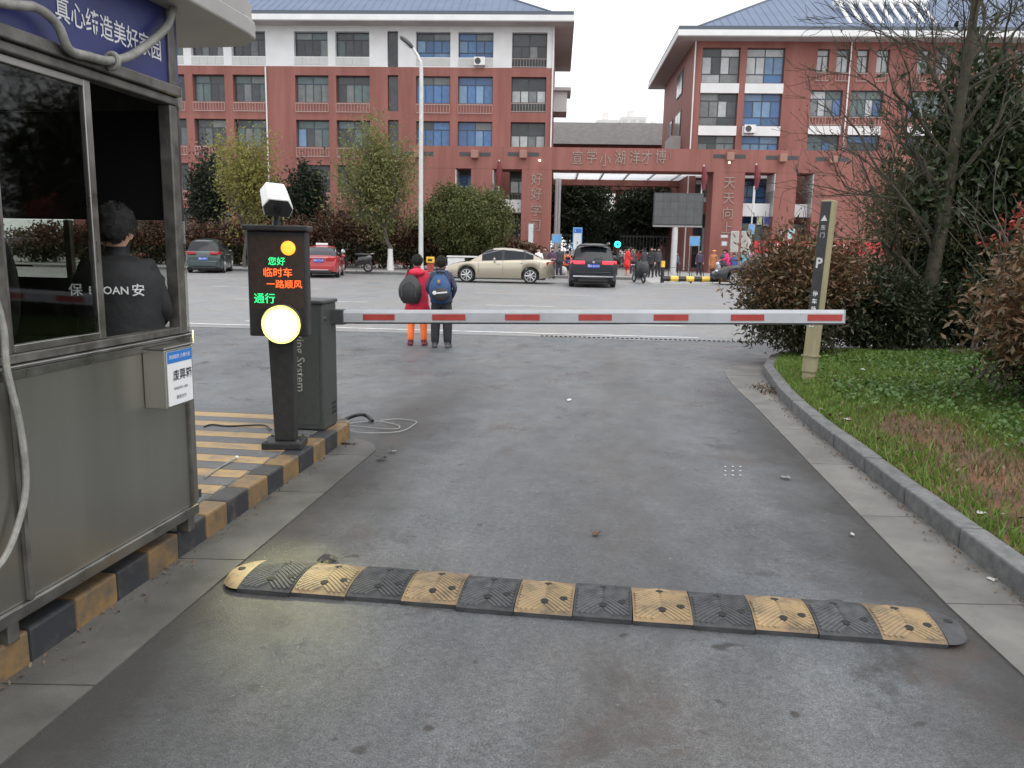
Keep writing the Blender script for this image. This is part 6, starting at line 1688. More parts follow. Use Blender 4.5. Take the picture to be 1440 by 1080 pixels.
for u, y, c, h, rz_, lb in (
        (846, 58, (0.05, 0.05, 0.07), 1.68, 170, 'person in dark navy just above the SUV roof'), (856, 62, (0.3, 0.3, 0.32), 1.5, 20, 'child in pale grey deep in the gateway above the SUV'),
        (889, 50, (0.06, 0.05, 0.05), 1.7, 190, 'person in brown-black right behind the adult in red'), (951, 57, (0.07, 0.08, 0.11), 1.45, 200, 'child in slate blue beside the billboard pole'), (1017, 47, (0.05, 0.06, 0.09), 1.68, 210, 'person in dark blue right of the crossing keeper'),
        (1046, 48, (0.12, 0.3, 0.36), 1.62, 160, 'person in teal behind the magenta rider'), (1075, 45, (0.3, 0.06, 0.06), 1.66, 190, 'person in dark red before the banner, left half'),
        (1098, 46, (0.08, 0.08, 0.1), 1.7, 170, 'person in charcoal before the middle of the banner'), (1116, 44, (0.4, 0.4, 0.42), 1.6, 200, 'person in pale grey before the right of the banner'),
        (786, 44, (0.03, 0.03, 0.04), 1.66, 180, 'person in black between gold sedan and child in orange'), (766, 44, (0.09, 0.05, 0.05), 1.6, 150, 'person in dark brown behind the gold sedan boot, right of white top')):
    make_person(lb, far(u, y), rad(rz_), h, c, (0.02, 0.02, 0.028), stride=0.08 if rz_ % 20 else 0.0, coat=0.05, group='people round the school gate')
for u, y, rz_, c, lb in ((1066, 41, 60, (0.08, 0.1, 0.16), 'dark blue scooter half hidden by the reddish bush'), (1020, 44, 110, (0.3, 0.3, 0.32), 'silver scooter behind the striped rail, right of the crossing keeper'), (862, 49, 170, (0.05, 0.05, 0.06), 'black scooter standing under the green ring light'), (782, 45, 100, (0.14, 0.04, 0.07), 'dark red scooter beside the people behind the gold sedan')):
    q_ = far(u, y); make_scooter(lb, q_, rad(rz_), c)

# ================================================================== STREET FURNITURE
# street lamp on the far pavement
p = G(592, 388)
lt = thing('street_lamp', 'tall white street lamp with one curved arm beyond the road', 'street lamp', (p.x, p.y, 0.12))
hgt = Q(590, 110, p.y).z
MB().tube([(0, 0, 0), (0, 0, 0.4)], [0.17, 0.15], 12).build('base', M['pole'], lt, smooth=True)
tip = Q(577, 66, p.y) - p
MB().tube(smooth_path([(0, 0, 0.4), (0.0, 0, hgt * 0.5), (0.02, 0, hgt), (-0.10, 0, hgt + 0.8), (tip.x + 0.25, 0, tip.z - 0.35), (tip.x, 0, tip.z)], 6), [0.13 - 0.075 * i / 30 for i in range(31)], 12).build('pole', M['pole'], lt, smooth=True)
MB().ball((0, 0, 0), (0.46, 0.2, 0.14), 14, 8).xf(Matrix.Translation((tip.x - 0.18, 0, tip.z + 0.1)) @ Matrix.Rotation(rad(40), 4, 'Y')).build('lamp_head', M['darkframe'], lt, smooth=True)
MB().ball((0, 0, 0), (0.34, 0.15, 0.1), 12, 6).xf(Matrix.Translation((tip.x - 0.2, 0, tip.z + 0.03)) @ Matrix.Rotation(rad(40), 4, 'Y')).build('lamp_glass', M['whitewall'], lt, smooth=True)
# bin
p = G(604, 386)
bn = thing('litter_bin', 'yellow topped red litter bin beside the street lamp', 'bin', (p.x + 0.05, p.y, 0.12))
MB().prism([(-0.17, -0.15), (0.17, -0.15), (0.17, 0.15), (-0.17, 0.15)], 0, 0.52).build('bin_body', cloth((0.28, 0.04, 0.03), 0.5), bn, bevel=0.03)
MB().prism([(-0.22, -0.2), (0.22, -0.2), (0.22, 0.2), (-0.22, 0.2)], 0.522, 0.86).build('bin_top', cloth((0.62, 0.36, 0.03), 0.5), bn, bevel=0.04)
MB().bb(-0.12, 0.12, -0.206, -0.2005, 0.62, 0.74).build('bin_opening', M['hole'], bn)
# white utility box behind the sedan
p = G(636, 384)
ub = thing('utility_box', 'low white utility box with flat lid left of the gold sedan', 'utility box', (p.x + 0.25, p.y - 0.2, 0.12))
MB().bb(-0.5, 0.5, -0.25, 0.25, 0, 0.8).build('box_body', M['white'], ub, bevel=0.02)
MB().bb(-0.55, 1.9, -0.3, 0.3, 0.82, 0.92).build('lid', M['white'], ub, bevel=0.02)
MB().bb(1.75, 1.85, -0.05, 0.05, 0, 0.818).build('leg', M['white'], ub)
# stone ball bollard
p = G(791, 390)
sb = thing('stone_ball_bollard', 'pale round stone bollard between gold sedan and dark SUV', 'bollard', (p.x, p.y, 0.004))
MB().lathe([(0.2, 0), (0.2, 0.08), (0.14, 0.12), (0.1, 0.14)], 16).build('foot', M['kerb'], sb)
MB().ball((0, 0, 0.36), 0.25, 18, 12).build('ball', pm('pale_stone', (0.4, 0.4, 0.39), (0.5, 0.5, 0.49), 6, 0.7), sb, smooth=True)
# green ring light
p = far(867, 46)
gr = thing('signal_post', 'slim post with a glowing green ring light right of the SUV', 'signal', p)
hz_ = Q(867, 344, 46).z
MB().tube([(0, 0, 0), (0, 0, hz_ - 0.2)], 0.05, 8).build('post', M['dark'], gr)
MB().torus((0, 0, hz_), 0.13, 0.05, 'Y', 20, 8).build('ring_light', pm('green_light', (0.02, 0.8, 0.6), emit=3.0, ecol=(0.02, 0.9, 0.65)), gr, smooth=True)
MB().lathe([(0.2, 0.0), (0.2, 0.03)], 18, (0, 0.07, hz_), 'Y').build('backplate', M['dark'], gr)
# striped rails on the forecourt
ylw = cloth((0.62, 0.40, 0.05), 0.5); blk = cloth((0.015, 0.015, 0.016), 0.5)
def striped_rail(u0, u1, v, vg0, vg1, label, tube_r, n, posts, low=False):
    a, b = G(u0, vg0), G(u1, vg1)
    t = thing('striped_rail', label, 'barrier rail', (a.x, a.y, 0.012))
    d = b - a
    z = Q((u0 + u1) / 2, v, (a.y + b.y) / 2).z
    for k in range(n):
        MB().tube([d * (k / n) + Vector((0, 0, z)), d * ((k + 0.985) / n) + Vector((0, 0, z))], tube_r, 8).build('rail_section', ylw if k % 2 else blk, t, smooth=True)
    for k in range(posts):
        q = d * (k / max(1, posts - 1))
        MB().tube([q, q + Vector((0, 0, z - tube_r))], 0.05, 8).build('post', blk, t)
    return t, a, d
t, a, d = striped_rail(931, 1052, 393, 398, 400, 'low yellow and black striped rail with a tall end post', 0.13, 11, 4)
MB().tube([(0, 0, 0), (0, 0, 0.75)], 0.09, 8).build('end_post', blk, t); MB().tube([(0, 0, 0.752), (0, 0, 1.05)], 0.1, 8).build('end_post_top', ylw, t)
for k in range(4):
    q = d * (0.12 + k * 0.14) + Vector((0, 1.2, 0))
    MB().tube([q, q + Vector((0, 0, 0.72)), q + Vector((0.48, 0, 0.72)), q + Vector((0.48, 0, 0))], 0.022, 5).build('bicycle_hoop', M['dark'], t)
striped_rail(908, 1056, 361, 376.5, 377.5, 'long yellow and black striped boom behind the low rail', 0.1, 17, 9)
striped_rail(752, 806, 361, 378, 378, 'short yellow and black striped boom behind the children at the gate', 0.1, 7, 4)
# dark steel gate fence behind
for kk, (u0, u1, D, hh, lb) in enumerate(((872, 1000, 70, 2.9, 'dark steel bar fence across the right half of the gateway'), (779, 812, 70, 2.9, 'dark steel bar fence at the left edge of the gateway'))):
    xa, xb = SX(u0, 340, D), SX(u1, 340, D)
    FN = School('bar_fence', lb, 'fence', xa, D)
    FN.part(MB().bb(xa, xb, D - 0.03, D + 0.03, 0.15, 0.25), 'bottom_rail', M['dark']); FN.part(MB().bb(xa, xb, D - 0.03, D + 0.03, hh - 0.2, hh - 0.1), 'top_rail', M['dark'])
    x = xa
    while x < xb:
        FN.part(MB().bb(x, x + 0.06, D - 0.025, D + 0.025, 0.012, hh), 'bar', M['dark']); x += 0.28
# low red wall segment and clutter behind the gate on the left
# leaning parking post
pb = G(1137, 526, 0.19)
ptop = Q(1167, 279, pb.y + 0.05)
post = thing('parking_sign_post', 'olive wooden post with black parking sign, leaning beside the bush', 'sign post', (pb.x, pb.y, verge_z(pb.x, pb.y) - 0.02), 0)
hv = Vector((ptop.x - pb.x, 0.05, ptop.z - verge_z(pb.x, pb.y)))
PH = hv.length
zax = hv.normalized(); xax = Vector((math.cos(rad(42)), math.sin(rad(42)), 0)); yax = zax.cross(xax).normalized(); xax = yax.cross(zax)
PM = Matrix((xax, yax, zax)).transposed().to_4x4()
olive = pm('olive_wood', (0.24, 0.21, 0.12), (0.33, 0.295, 0.175), 6, 0.7, stretch=(1, 1, 0.15), bump=0.2)
MB().bb(-0.064, 0.064, -0.064, 0.064, 0.12, PH).xf(PM).build('timber', olive, post, bevel=0.012)
MB().bb(-0.052, 0.052, -0.052, 0.052, -0.1, 0.119).xf(PM).build('post_foot', olive, post)
MB().bb(-0.078, 0.078, -0.078, 0.078, 0.30, 0.315).xf(PM).build('collar', olive, post)
# the black panel faces the driveway side
MB().bb(-0.070, -0.0645, -0.055, 0.055, 0.75, PH - 0.02).xf(PM).build('sign_panel', M['dark'], post)
FM = PM @ frame((-0.0725, 0, PH * 0.66), (0, -1, 0), (0, 0, 1))
text('lettering', 'P', 0.15, M['silver'], post, FM, bold=0.004)
for i, ch in enumerate('停车场入口'):
    text('lettering', ch, 0.062, M['offwhite'], post, PM @ frame((-0.0725, 0, PH * 0.56 - 0.13 - i * 0.085), (0, -1, 0), (0, 0, 1)), bold=0.001)
text('lettering', '▲', 0.08, M['silver'], post, PM @ frame((-0.0725, 0, PH - 0.2), (0, -1, 0), (0, 0, 1)))
for i, ch in enumerate('东门'):
    text('lettering', ch, 0.06, M['silver'], post, PM @ frame((-0.0725, 0, PH - 0.30 - i * 0.08), (0, -1, 0), (0, 0, 1)))
# small things on the driveway
hs_ = smooth_path([G(479, 592, 0.02), G(492, 587, 0.04), G(503, 583.5, 0.07), G(514, 584, 0.05), G(524, 592, 0.02)], 6)
tag(MB().tube(hs_, 0.016, 8).build('rubber_hose', M['cable'], smooth=True), 'short black rubber hose lying beside the barrier cabinet', 'hose')
wr_ = smooth_path([G(476, 596, 0.012), G(520, 601, 0.012), G(556, 603, 0.012), G(560, 598, 0.012), G(530, 592, 0.012), G(500, 594, 0.012), G(478, 600, 0.012), G(505, 608, 0.012), G(560, 607, 0.012), G(582, 597, 0.012), G(584, 592, 0.012), G(560, 589, 0.012), G(535, 591, 0.012)], 6)
tag(MB().tube(wr_, 0.003, 5).build('loose_wire', M['wire'], smooth=True), 'thin grey wire coiled on the asphalt beside the cabinet', 'wire')
w2 = smooth_path([G(287, 600, IT + .01), G(298, 597, IT + .012), G(320, 599, IT + .01), G(350, 598, IT + .012), G(372, 598, IT + .015), G(381, 604, IT + .02)], 6)
tag(MB().tube(w2, 0.006, 6).build('power_cable', M['cable'], smooth=True), 'dark cable running from booth to display across the striped island', 'cable')
w3 = smooth_path([G(288, 672, IT + .01), G(305, 660, IT + .01), G(318, 652, IT + .012), G(332, 644, IT + .015)], 6)
o_ = MB().tube(w3, 0.006, 6).build('broken_cable', M['conduit'], smooth=True); tag(o_, 'short frayed cable end lying on the striped island', 'cable')
MB().ball(tuple(G(333, 643, IT + .016)), 0.012, 8, 5).build('cable_tip', M['offwhite'], o_)
sc_ = [(1029, 662)]
sp = thing('painted_dot_grid', 'nine small white painted dots in a square on the driveway', 'road marking', G(1030, 662, 0.005))
for i in range(3):
    for j in range(3):
        q = G(1020 + i * 10.5, 656 + j * 6, 0.005) - sp.location
        MB().lathe([(0.008, 0), (0.008, 0.001)], 8, (q.x, q.y, 0)).build('dot', M['offwhite'], sp)
def scrap(u, v, s, label, mat, cat='litter', z=0.009, name='paper_scrap', rz=0.0):
    p = G(u, v, z); rg = random.Random(u * 7 + v)
    mb = MB(); n = 4
    vs = [(s * (i / n - 0.5) + rg.uniform(-.1, .1) * s, s * 0.6 * (j / n - 0.5) + rg.uniform(-.1, .1) * s, abs(rg.gauss(0, 0.12)) * s + 0.002) for j in range(n + 1) for i in range(n + 1)]
    mb.add(vs, [(j * (n + 1) + i, j * (n + 1) + i + 1, (j + 1) * (n + 1) + i + 1, (j + 1) * (n + 1) + i) for j in range(n) for i in range(n)])
    o = mb.build(name, mat, loc=p, rz=rg.uniform(0, 6)); tag(o, label, cat); return o
brown = pm('dry_leaf', (0.10, 0.05, 0.025), (0.16, 0.09, 0.045), 30, 0.8)
scrap(838, 751, 0.055, 'brown dead leaf in the middle of the driveway above the hump', brown, 'leaf', name='dead_leaf')
scrap(460, 788, 0.10, 'curled dark leaf just above the left end of the hump', pm('wet_leaf', (0.02, 0.018, 0.015), rough=0.6), 'leaf', name='dead_leaf')
scrap(1199, 752, 0.035, 'white paper scrap on the asphalt near the right gutter', M['scrapm'])
scrap(1105, 672, 0.06, 'small dirty wrapper on the asphalt right of the dot grid', M['conduit'], name='wrapper')
scrap(1394, 815, 0.04, 'white crumpled scrap on the right gutter near the kerb', M['scrapm'])
scrap(1144, 603, 0.06, 'dark twig scrap on the gutter beside the kerb', M['cable'], name='twig_scrap')
lp_ = G(1080, 549, 0.01)
scrap(552, 635, 0.05, 'thin pale sliver lying beside the left gutter end', M['conduit'])
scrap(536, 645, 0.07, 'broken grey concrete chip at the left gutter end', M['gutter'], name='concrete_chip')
scrap(800, 563, 0.06, 'tiny white scrap in the middle of the driveway beyond the barrier', M['offwhite'])
for u, v, s, lb in ((1213, 520, 0.07, 'white paper scrap in the grass under the hedge, left of the others'), (1380, 722, 0.06, 'white crumpled paper on bare soil near the kerb'), (1192, 590, 0.07, 'pale wrapper in the grass just behind the kerb'), (1368, 556, 0.05, 'white scrap in the ground cover near the red bush')):
    p = G(u, v, 0.2); scrap(u, v, s * 0.8, lb, M['scrapm'], z=verge_z(p.x, p.y) + 0.05)

# ================================================================== VEGETATION
def leaf_mesh(name, C, size, mat, rg, aspect=0.42, up=0.3, droop=0.0, fold=0.12, outward=None):
    """one quad-pair leaf per centre, oriented at random with a bias to face up / outwards"""
    n = len(C)
    d = rg.normal(size=(n, 3)); d[:, 2] -= droop
    if outward is not None: d += outward * 1.1
    d /= np.linalg.norm(d, axis=1)[:, None]
    nn = rg.normal(size=(n, 3)); nn[:, 2] += up * 3
    s = np.cross(d, nn); s /= np.linalg.norm(s, axis=1)[:, None] + 1e-9
    nrm = np.cross(s, d)
    L = (size * (0.65 + 0.7 * rg.random(n)))[:, None]
    W_ = L * aspect
    base = C - d * L * 0.5; tip = C + d * L * 0.5
    mid = C - d * L * 0.03
    a = mid + s * W_ * 0.5 + nrm * L * fold; b = mid - s * W_ * 0.5 + nrm * L * fold
    V = np.stack([base, a, tip, b], 1).reshape(-1, 3)
    me = bpy.data.meshes.new(name)
    me.vertices.add(n * 4); me.vertices.foreach_set('co', V.ravel())
    me.loops.add(n * 6); me.polygons.add(n * 2)
    i0 = np.arange(n) * 4
    lp = np.stack([i0, i0 + 1, i0 + 2, i0, i0 + 2, i0 + 3], 1).ravel()
    me.loops.foreach_set('vertex_index', lp.astype(np.int32))
    me.polygons.foreach_set('loop_start', (np.arange(n * 2) * 3).astype(np.int32))
    me.polygons.foreach_set('loop_total', np.full(n * 2, 3, np.int32))
    me.materials.append(mat)
    me.update(calc_edges=True)
    return me

def clump_points(rg, centre, radii, n, clumps, spread=0.22, shell=0.75, zmin=None, flat=1.0):
    """points gathered in clumps through an ellipsoid's outer volume, so gaps and lumps show"""
    u = rg.normal(size=(clumps, 3)); u /= np.linalg.norm(u, axis=1)[:, None]
    r = (shell + (1 - shell) * rg.random(clumps)) ** 1.0 * np.where(rg.random(clumps) < 0.75, 1, rg.random(clumps))
    cc = u * r[:, None] * (0.85 + 0.25 * rg.random((clumps, 1)))
    wts = rg.random(clumps) + 0.35; wts /= wts.sum()
    k = rg.choice(clumps, n, p=wts)
    P = cc[k] + rg.normal(size=(n, 3)) * spread * (0.6 + 0.8 * rg.random((clumps, 1)))[k] * np.array([1, 1, flat])
    out = P / (np.linalg.norm(P, axis=1)[:, None] + 1e-6)
    P = P * np.array(radii) + np.array(centre)
    if zmin is not None:
        m = P[:, 2] > zmin; P = P[m]; out = out[m]
    return P, out

def grow(mb, start, d, length, r, depth, rg, tips, n_child=3, spread=0.6, taper=0.6, sides=6, up=0.15, segs=4, wob=0.12, rmin=0.004):
    p = Vector(start); d = Vector(d).normalized(); pts = [p.copy()]; dirs = []
    for i in range(segs):
        d = (d + Vector((rg.gauss(0, wob), rg.gauss(0, wob), rg.gauss(0, wob) + up * 0.25))).normalized()
        p = p + d * length / segs; pts.append(p.copy()); dirs.append(d.copy())
    r1 = max(rmin, r * taper)
    mb.tube(pts, [r + (r1 - r) * i / segs for i in range(segs + 1)], sides if r > 0.02 else 4, caps=False)
    if depth == 0:
        tips.append((p, d)); return
    for c in range(n_child):
        t = 0.35 + 0.65 * (c + 1) / n_child if c < n_child - 1 else 1.0
        i = min(segs, max(1, int(round(t * segs))))
        ax = Vector((rg.gauss(0, 1), rg.gauss(0, 1), rg.gauss(0, 0.5)))
        ax = (ax - d * ax.dot(d))
        if ax.length < 1e-3: ax = d.orthogonal()
        ax.normalize()
        nd = (dirs[i - 1] + ax * spread * rg.uniform(0.6, 1.3)).normalized()
        grow(mb, pts[i], nd, length * rg.uniform(0.55, 0.8), max(rmin, r1 * rg.uniform(0.6, 0.85)), depth - 1, rg, tips, n_child, spread, taper, sides, up, max(3, segs - 1), wob, rmin)

def make_tree(name, label, cat, base, crown_c, crown_r, leafm, nleaf, size, clumps, seed, trunk_r=0.14, bark=None, white=0.0, fork=None, group=None, aspect=0.45, shell=0.6, spread=0.2, up=0.3, droop=0.0, nlimb=6):
    rg = np.random.default_rng(seed); rr = random.Random(seed)
    t = thing(name, label, cat, base, 0, group)
    b = Vector(base); c = Vector(crown_c) - b
    bark = bark or M['bark']
    fz = fork if fork else max(0.5, c.z - crown_r[2] * 0.7)
    tr = MB(); 
    fp = Vector((c.x * 0.35, c.y * 0.35, fz))
    mids = [Vector((0, 0, -0.05)), Vector((rr.uniform(-.04, .04), 0, fz * 0.35)), Vector((fp.x * 0.6, fp.y * 0.6, fz * 0.7)), fp]
    if white:
        tr.tube([mids[0] + (mids[1] - mids[0]) * 0 + Vector((0, 0, white)), mids[1] + Vector((0, 0, white * 0.4)), mids[2], mids[3]], [trunk_r * 0.95, trunk_r * 0.85, trunk_r * 0.75, trunk_r * 0.65], 10)
    else:
        tr.tube(mids, [trunk_r * 1.25, trunk_r, trunk_r * 0.85, trunk_r * 0.7], 10)
    tips = []
    for k in range(nlimb):
        a = 2 * math.pi * (k + rr.random() * 0.6) / nlimb
        tgt = Vector((c.x + crown_r[0] * 0.7 * math.cos(a), c.y + crown_r[1] * 0.7 * math.sin(a), c.z + crown_r[2] * rr.uniform(-0.2, 0.75)))
        v = tgt - fp
        grow(tr, fp - Vector((0, 0, 0.03)), v, v.length * 0.6, trunk_r * 0.5, 2, rr, tips, 3, 0.5, 0.6, 6, 0.1, 4, 0.1, trunk_r * 0.05)
    tr.build('trunk', bark, t, smooth=True)
    if white:
        MB().tube([(0, 0, -0.05), (0, 0, white * 0.6), (0, 0, white)], [trunk_r * 1.4, trunk_r * 1.05, trunk_r * 0.96], 10).build('limewash_band', M['limewash'], t, smooth=True)
    P, out = clump_points(rg, c, crown_r, nleaf, clumps, spread, shell, zmin=0.25)
    cr = bpy.data.objects.new('crown', leaf_mesh('crown', P, size, leafm, rg, aspect, up, droop, outward=out * 0.5))
    link(cr, t); cr['kind'] = 'stuff'
    return t

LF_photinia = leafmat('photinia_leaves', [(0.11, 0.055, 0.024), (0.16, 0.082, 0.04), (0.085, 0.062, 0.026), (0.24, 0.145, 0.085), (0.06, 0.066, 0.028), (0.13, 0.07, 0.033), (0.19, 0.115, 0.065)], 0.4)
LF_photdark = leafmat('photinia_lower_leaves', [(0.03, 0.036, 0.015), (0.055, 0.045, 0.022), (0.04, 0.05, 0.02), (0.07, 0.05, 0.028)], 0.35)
LF_hedge = leafmat('hedge_leaves', [(0.022, 0.035, 0.014), (0.035, 0.052, 0.02), (0.045, 0.05, 0.022), (0.028, 0.04, 0.018)], 0.4)
LF_ever = leafmat('evergreen_leaves', [(0.03, 0.048, 0.022), (0.046, 0.072, 0.03), (0.062, 0.088, 0.04), (0.036, 0.054, 0.026), (0.08, 0.10, 0.042)], 0.35)
LF_twig = leafmat('tan_leaves', [(0.12, 0.11, 0.045), (0.08, 0.085, 0.03), (0.16, 0.13, 0.06), (0.10, 0.09, 0.04)], 0.6)
LF_yellow = leafmat('yellow_green_leaves', [(0.25, 0.24, 0.06), (0.31, 0.29, 0.085), (0.19, 0.195, 0.055), (0.26, 0.22, 0.075)], 0.5, 0.4)
LF_olive = leafmat('olive_green_leaves', [(0.18, 0.20, 0.068), (0.23, 0.24, 0.085), (0.14, 0.16, 0.055), (0.23, 0.205, 0.09)], 0.5, 0.4)
LF_round = leafmat('clipped_tree_leaves', [(0.10, 0.125, 0.04), (0.14, 0.15, 0.05), (0.075, 0.10, 0.03), (0.17, 0.16, 0.055)], 0.5, 0.35)
LF_redhedge = leafmat('red_hedge_leaves', [(0.11, 0.045, 0.028), (0.15, 0.065, 0.042), (0.065, 0.05, 0.028), (0.09, 0.06, 0.032)], 0.5)
LF_conifer = leafmat('dark_conifer_leaves', [(0.018, 0.028, 0.016), (0.03, 0.042, 0.022), (0.024, 0.034, 0.018)], 0.6)
LF_camphor = leafmat('camphor_leaves', [(0.022, 0.034, 0.016), (0.035, 0.05, 0.022), (0.028, 0.042, 0.02), (0.05, 0.06, 0.028)], 0.5)
LF_red = leafmat('young_red_leaves', [(0.4, 0.05, 0.05), (0.5, 0.09, 0.07), (0.28, 0.05, 0.03)], 0.4, 0.35)

# ---- far side of the road
zg = 0.12
def fz(v, u, y): return Q(u, v, y).z
def fx(u, v, y): return Q(u, v, y).x
def far_tree(name, label, u, v0, v1, hw_px, y, leafm, nleaf, size, clumps, seed, base_u=None, **kw):
    zt, zb = fz(v0, u, y), fz(v1, u, y)
    cx = fx(u, (v0 + v1) / 2, y); r = hw_px * y / 1120
    bx = fx(base_u, 375, y) if base_u else cx
    return make_tree(name, label, 'tree', (bx, y, zg), (cx, y, (zt + zb) / 2), (r, r * 0.9, (zt - zb) / 2), leafm, nleaf, size, clumps, seed, **kw)
far_tree('street_tree', 'yellow-green tree behind the camera housing, left of the taller olive tree', 350, 176, 330, 48, 47.5, LF_yellow, 8000, 0.2, 80, 11, base_u=344, trunk_r=0.1, fork=1.7, shell=0.3, spread=0.17)
far_tree('street_tree', 'olive-green oval tree with limewashed trunk left of the street lamp', 526, 168, 335, 62, 47.3, LF_olive, 12500, 0.2, 130, 12, base_u=549, trunk_r=0.15, white=1.25, fork=2.4, shell=0.3, spread=0.16, nlimb=8)
far_tree('round_tree', 'dense rounded green tree above the gold sedan', 657, 264, 356, 56, 49.5, LF_round, 26000, 0.19, 170, 13, trunk_r=0.14, fork=0.7, shell=0.75, spread=0.14)
for i, (u, v0, v1, w_, y, lb) in enumerate(((296, 215, 345, 26, 54, 'dark evergreen tree beside the booth corner, before the school block'), (432, 226, 345, 28, 54, 'dark evergreen tree between the two light green trees'), (372, 250, 345, 34, 55, 'low dark evergreen tree behind the camera housing'))):
    far_tree('evergreen_tree', lb, u, v0, v1, w_, y, LF_conifer, 11000, 0.26, 70, 20 + i, trunk_r=0.12, fork=1.0, shell=0.5, group='dark evergreen trees before the left block')
for i, (u, v0, hw_, y, lb) in enumerate(((60, 318, 40, 50.5, 'brown-red shrub mound farthest left, seen through the booth glass'), (135, 312, 40, 51, 'brown-red shrub mound behind the guard, seen through the booth'), (215, 316, 40, 50.5, 'brown-red shrub mound just left of the booth corner post'), (290, 318, 34, 50.5, 'brown-red shrub mound beyond the dark grey-green SUV'), (352, 312, 36, 51, 'brown-red shrub mound behind the display terminal'), (420, 314, 34, 51, 'brown-red shrub mound above the red taxi'), (478, 300, 38, 51.5, 'tallest brown-red shrub mound, right of the red taxi'), (536, 306, 32, 51, 'brown-red shrub mound behind the limewashed trunk'), (590, 312, 30, 51.5, 'brown-red shrub mound behind the street lamp'), (640, 334, 34, 51, 'brown-red shrub mound under the left of the round tree'), (700, 336, 36, 52, 'brown-red shrub mound under the right of the round tree'), (735, 345, 22, 52.5, 'small brown-red shrub at the foot of the left gate pillar'))):
    rg = np.random.default_rng(50 + i)
    zt = fz(v0, u, y); x = fx(u, 350, y); r = hw_ * y / 1120
    t = thing('photinia_shrub', lb, 'shrub', (x, y, zg), 0, 'brown-red shrubs before the left block')
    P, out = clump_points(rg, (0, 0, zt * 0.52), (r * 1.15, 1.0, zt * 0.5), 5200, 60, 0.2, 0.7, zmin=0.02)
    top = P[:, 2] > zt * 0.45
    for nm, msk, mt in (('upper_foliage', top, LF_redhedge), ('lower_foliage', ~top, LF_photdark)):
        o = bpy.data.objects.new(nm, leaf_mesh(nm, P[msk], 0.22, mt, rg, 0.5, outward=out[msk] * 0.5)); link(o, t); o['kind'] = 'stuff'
    mb = MB(); rr = random.Random(i)
    for k in range(5): mb.tube([(rr.uniform(-.2, .2), 0, -0.02), (rr.uniform(-r * .6, r * .6), rr.uniform(-.4, .4), zt * 0.6)], [0.04, 0.015], 5)
    mb.build('stems', M['bark'], t)
# beyond the gate
for i, (u, v0, v1, w_, y, lb) in enumerate(((815, 246, 335, 44, 76, 'dark leafy tree inside the gateway, left of the gap'), (918, 262, 340, 50, 74, 'dark leafy tree inside the gateway behind the billboard'), (975, 255, 345, 26, 78, 'dark leafy tree at the right edge of the gateway opening'), (770, 250, 340, 24, 80, 'dark leafy tree partly hidden by the left gate pillar'), (860, 300, 345, 26, 84, 'smaller dark tree deep inside the gateway'), (840, 296, 352, 40, 92, 'low dark tree farthest back inside the gateway, left of centre'), (900, 300, 352, 40, 93, 'low dark tree farthest back inside the gateway, right of centre'))):
    far_tree('camphor_tree', lb, u, v0, v1, w_, y, LF_camphor, 14000, 0.36, 70, 70 + i, trunk_r=0.2, fork=2.5, shell=0.45, spread=0.22, group='dark trees inside the gateway')

# ---- right-hand verge
def bush(name, label, base, centre, radii, n, size, mats, seed, clumps=90, split=0.5, stems=9, aspect=0.36, shell=0.7, spread=0.17, cat='shrub', droop=0.0, zmin=None):
    rg = np.random.default_rng(seed); rr = random.Random(seed)
    t = thing(name, label, cat, base)
    c = Vector(centre) - Vector(base)
    P, out = clump_points(rg, c, radii, n, clumps, spread, shell, zmin=0.05 if zmin is None else zmin)
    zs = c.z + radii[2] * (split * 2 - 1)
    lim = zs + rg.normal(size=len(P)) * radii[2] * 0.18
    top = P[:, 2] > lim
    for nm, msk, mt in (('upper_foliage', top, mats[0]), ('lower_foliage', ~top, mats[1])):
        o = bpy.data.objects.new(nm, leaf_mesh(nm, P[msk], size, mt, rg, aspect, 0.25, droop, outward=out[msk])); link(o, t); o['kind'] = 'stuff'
    mb = MB(); tips = []
    for k in range(stems):
        a = 2 * math.pi * k / stems + rr.random()
        tgt = c + Vector((radii[0] * 0.6 * math.cos(a), radii[1] * 0.6 * math.sin(a), radii[2] * rr.uniform(0.0, 0.7)))
        st_ = Vector((0.08 * math.cos(a), 0.08 * math.sin(a), -0.03)); v = tgt - st_
        grow(mb, st_, v, v.length * 0.75, 0.022, 2, rr, tips, 3, 0.5, 0.55, 6, 0.1, 4, 0.1, 0.003)
    mb.build('stems', M['bark'], t, smooth=True)
    return t
vz = verge_z
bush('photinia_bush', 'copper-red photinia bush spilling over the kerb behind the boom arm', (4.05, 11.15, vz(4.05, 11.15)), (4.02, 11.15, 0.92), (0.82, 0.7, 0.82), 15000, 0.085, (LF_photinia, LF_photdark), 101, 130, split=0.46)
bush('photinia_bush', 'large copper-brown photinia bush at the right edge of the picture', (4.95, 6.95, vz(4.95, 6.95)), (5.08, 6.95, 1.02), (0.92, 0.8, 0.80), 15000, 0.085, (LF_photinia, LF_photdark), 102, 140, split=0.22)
for i, (x, y, rx, ztop, lb) in enumerate(((5.2, 11.5, 0.8, 1.15, 'dark green hedge shrub right of the leaning sign post'), (6.35, 11.6, 0.8, 1.1, 'dark green hedge shrub under the bare tree'), (7.5, 11.5, 0.8, 1.2, 'dark green hedge shrub right of the bare trunk'), (8.6, 11.3, 0.8, 1.3, 'dark green hedge shrub nearest the right picture edge'))):
    zb = vz(x, y)
    bush('hedge_shrub', lb, (x, y, zb), (x, y, (ztop + 0.42) / 2 - 0.04), (rx * 1.05, 0.6, (ztop + 0.02) / 2), 13000, 0.085, (LF_hedge, LF_hedge), 110 + i, 110, stems=7, zmin=0.06)
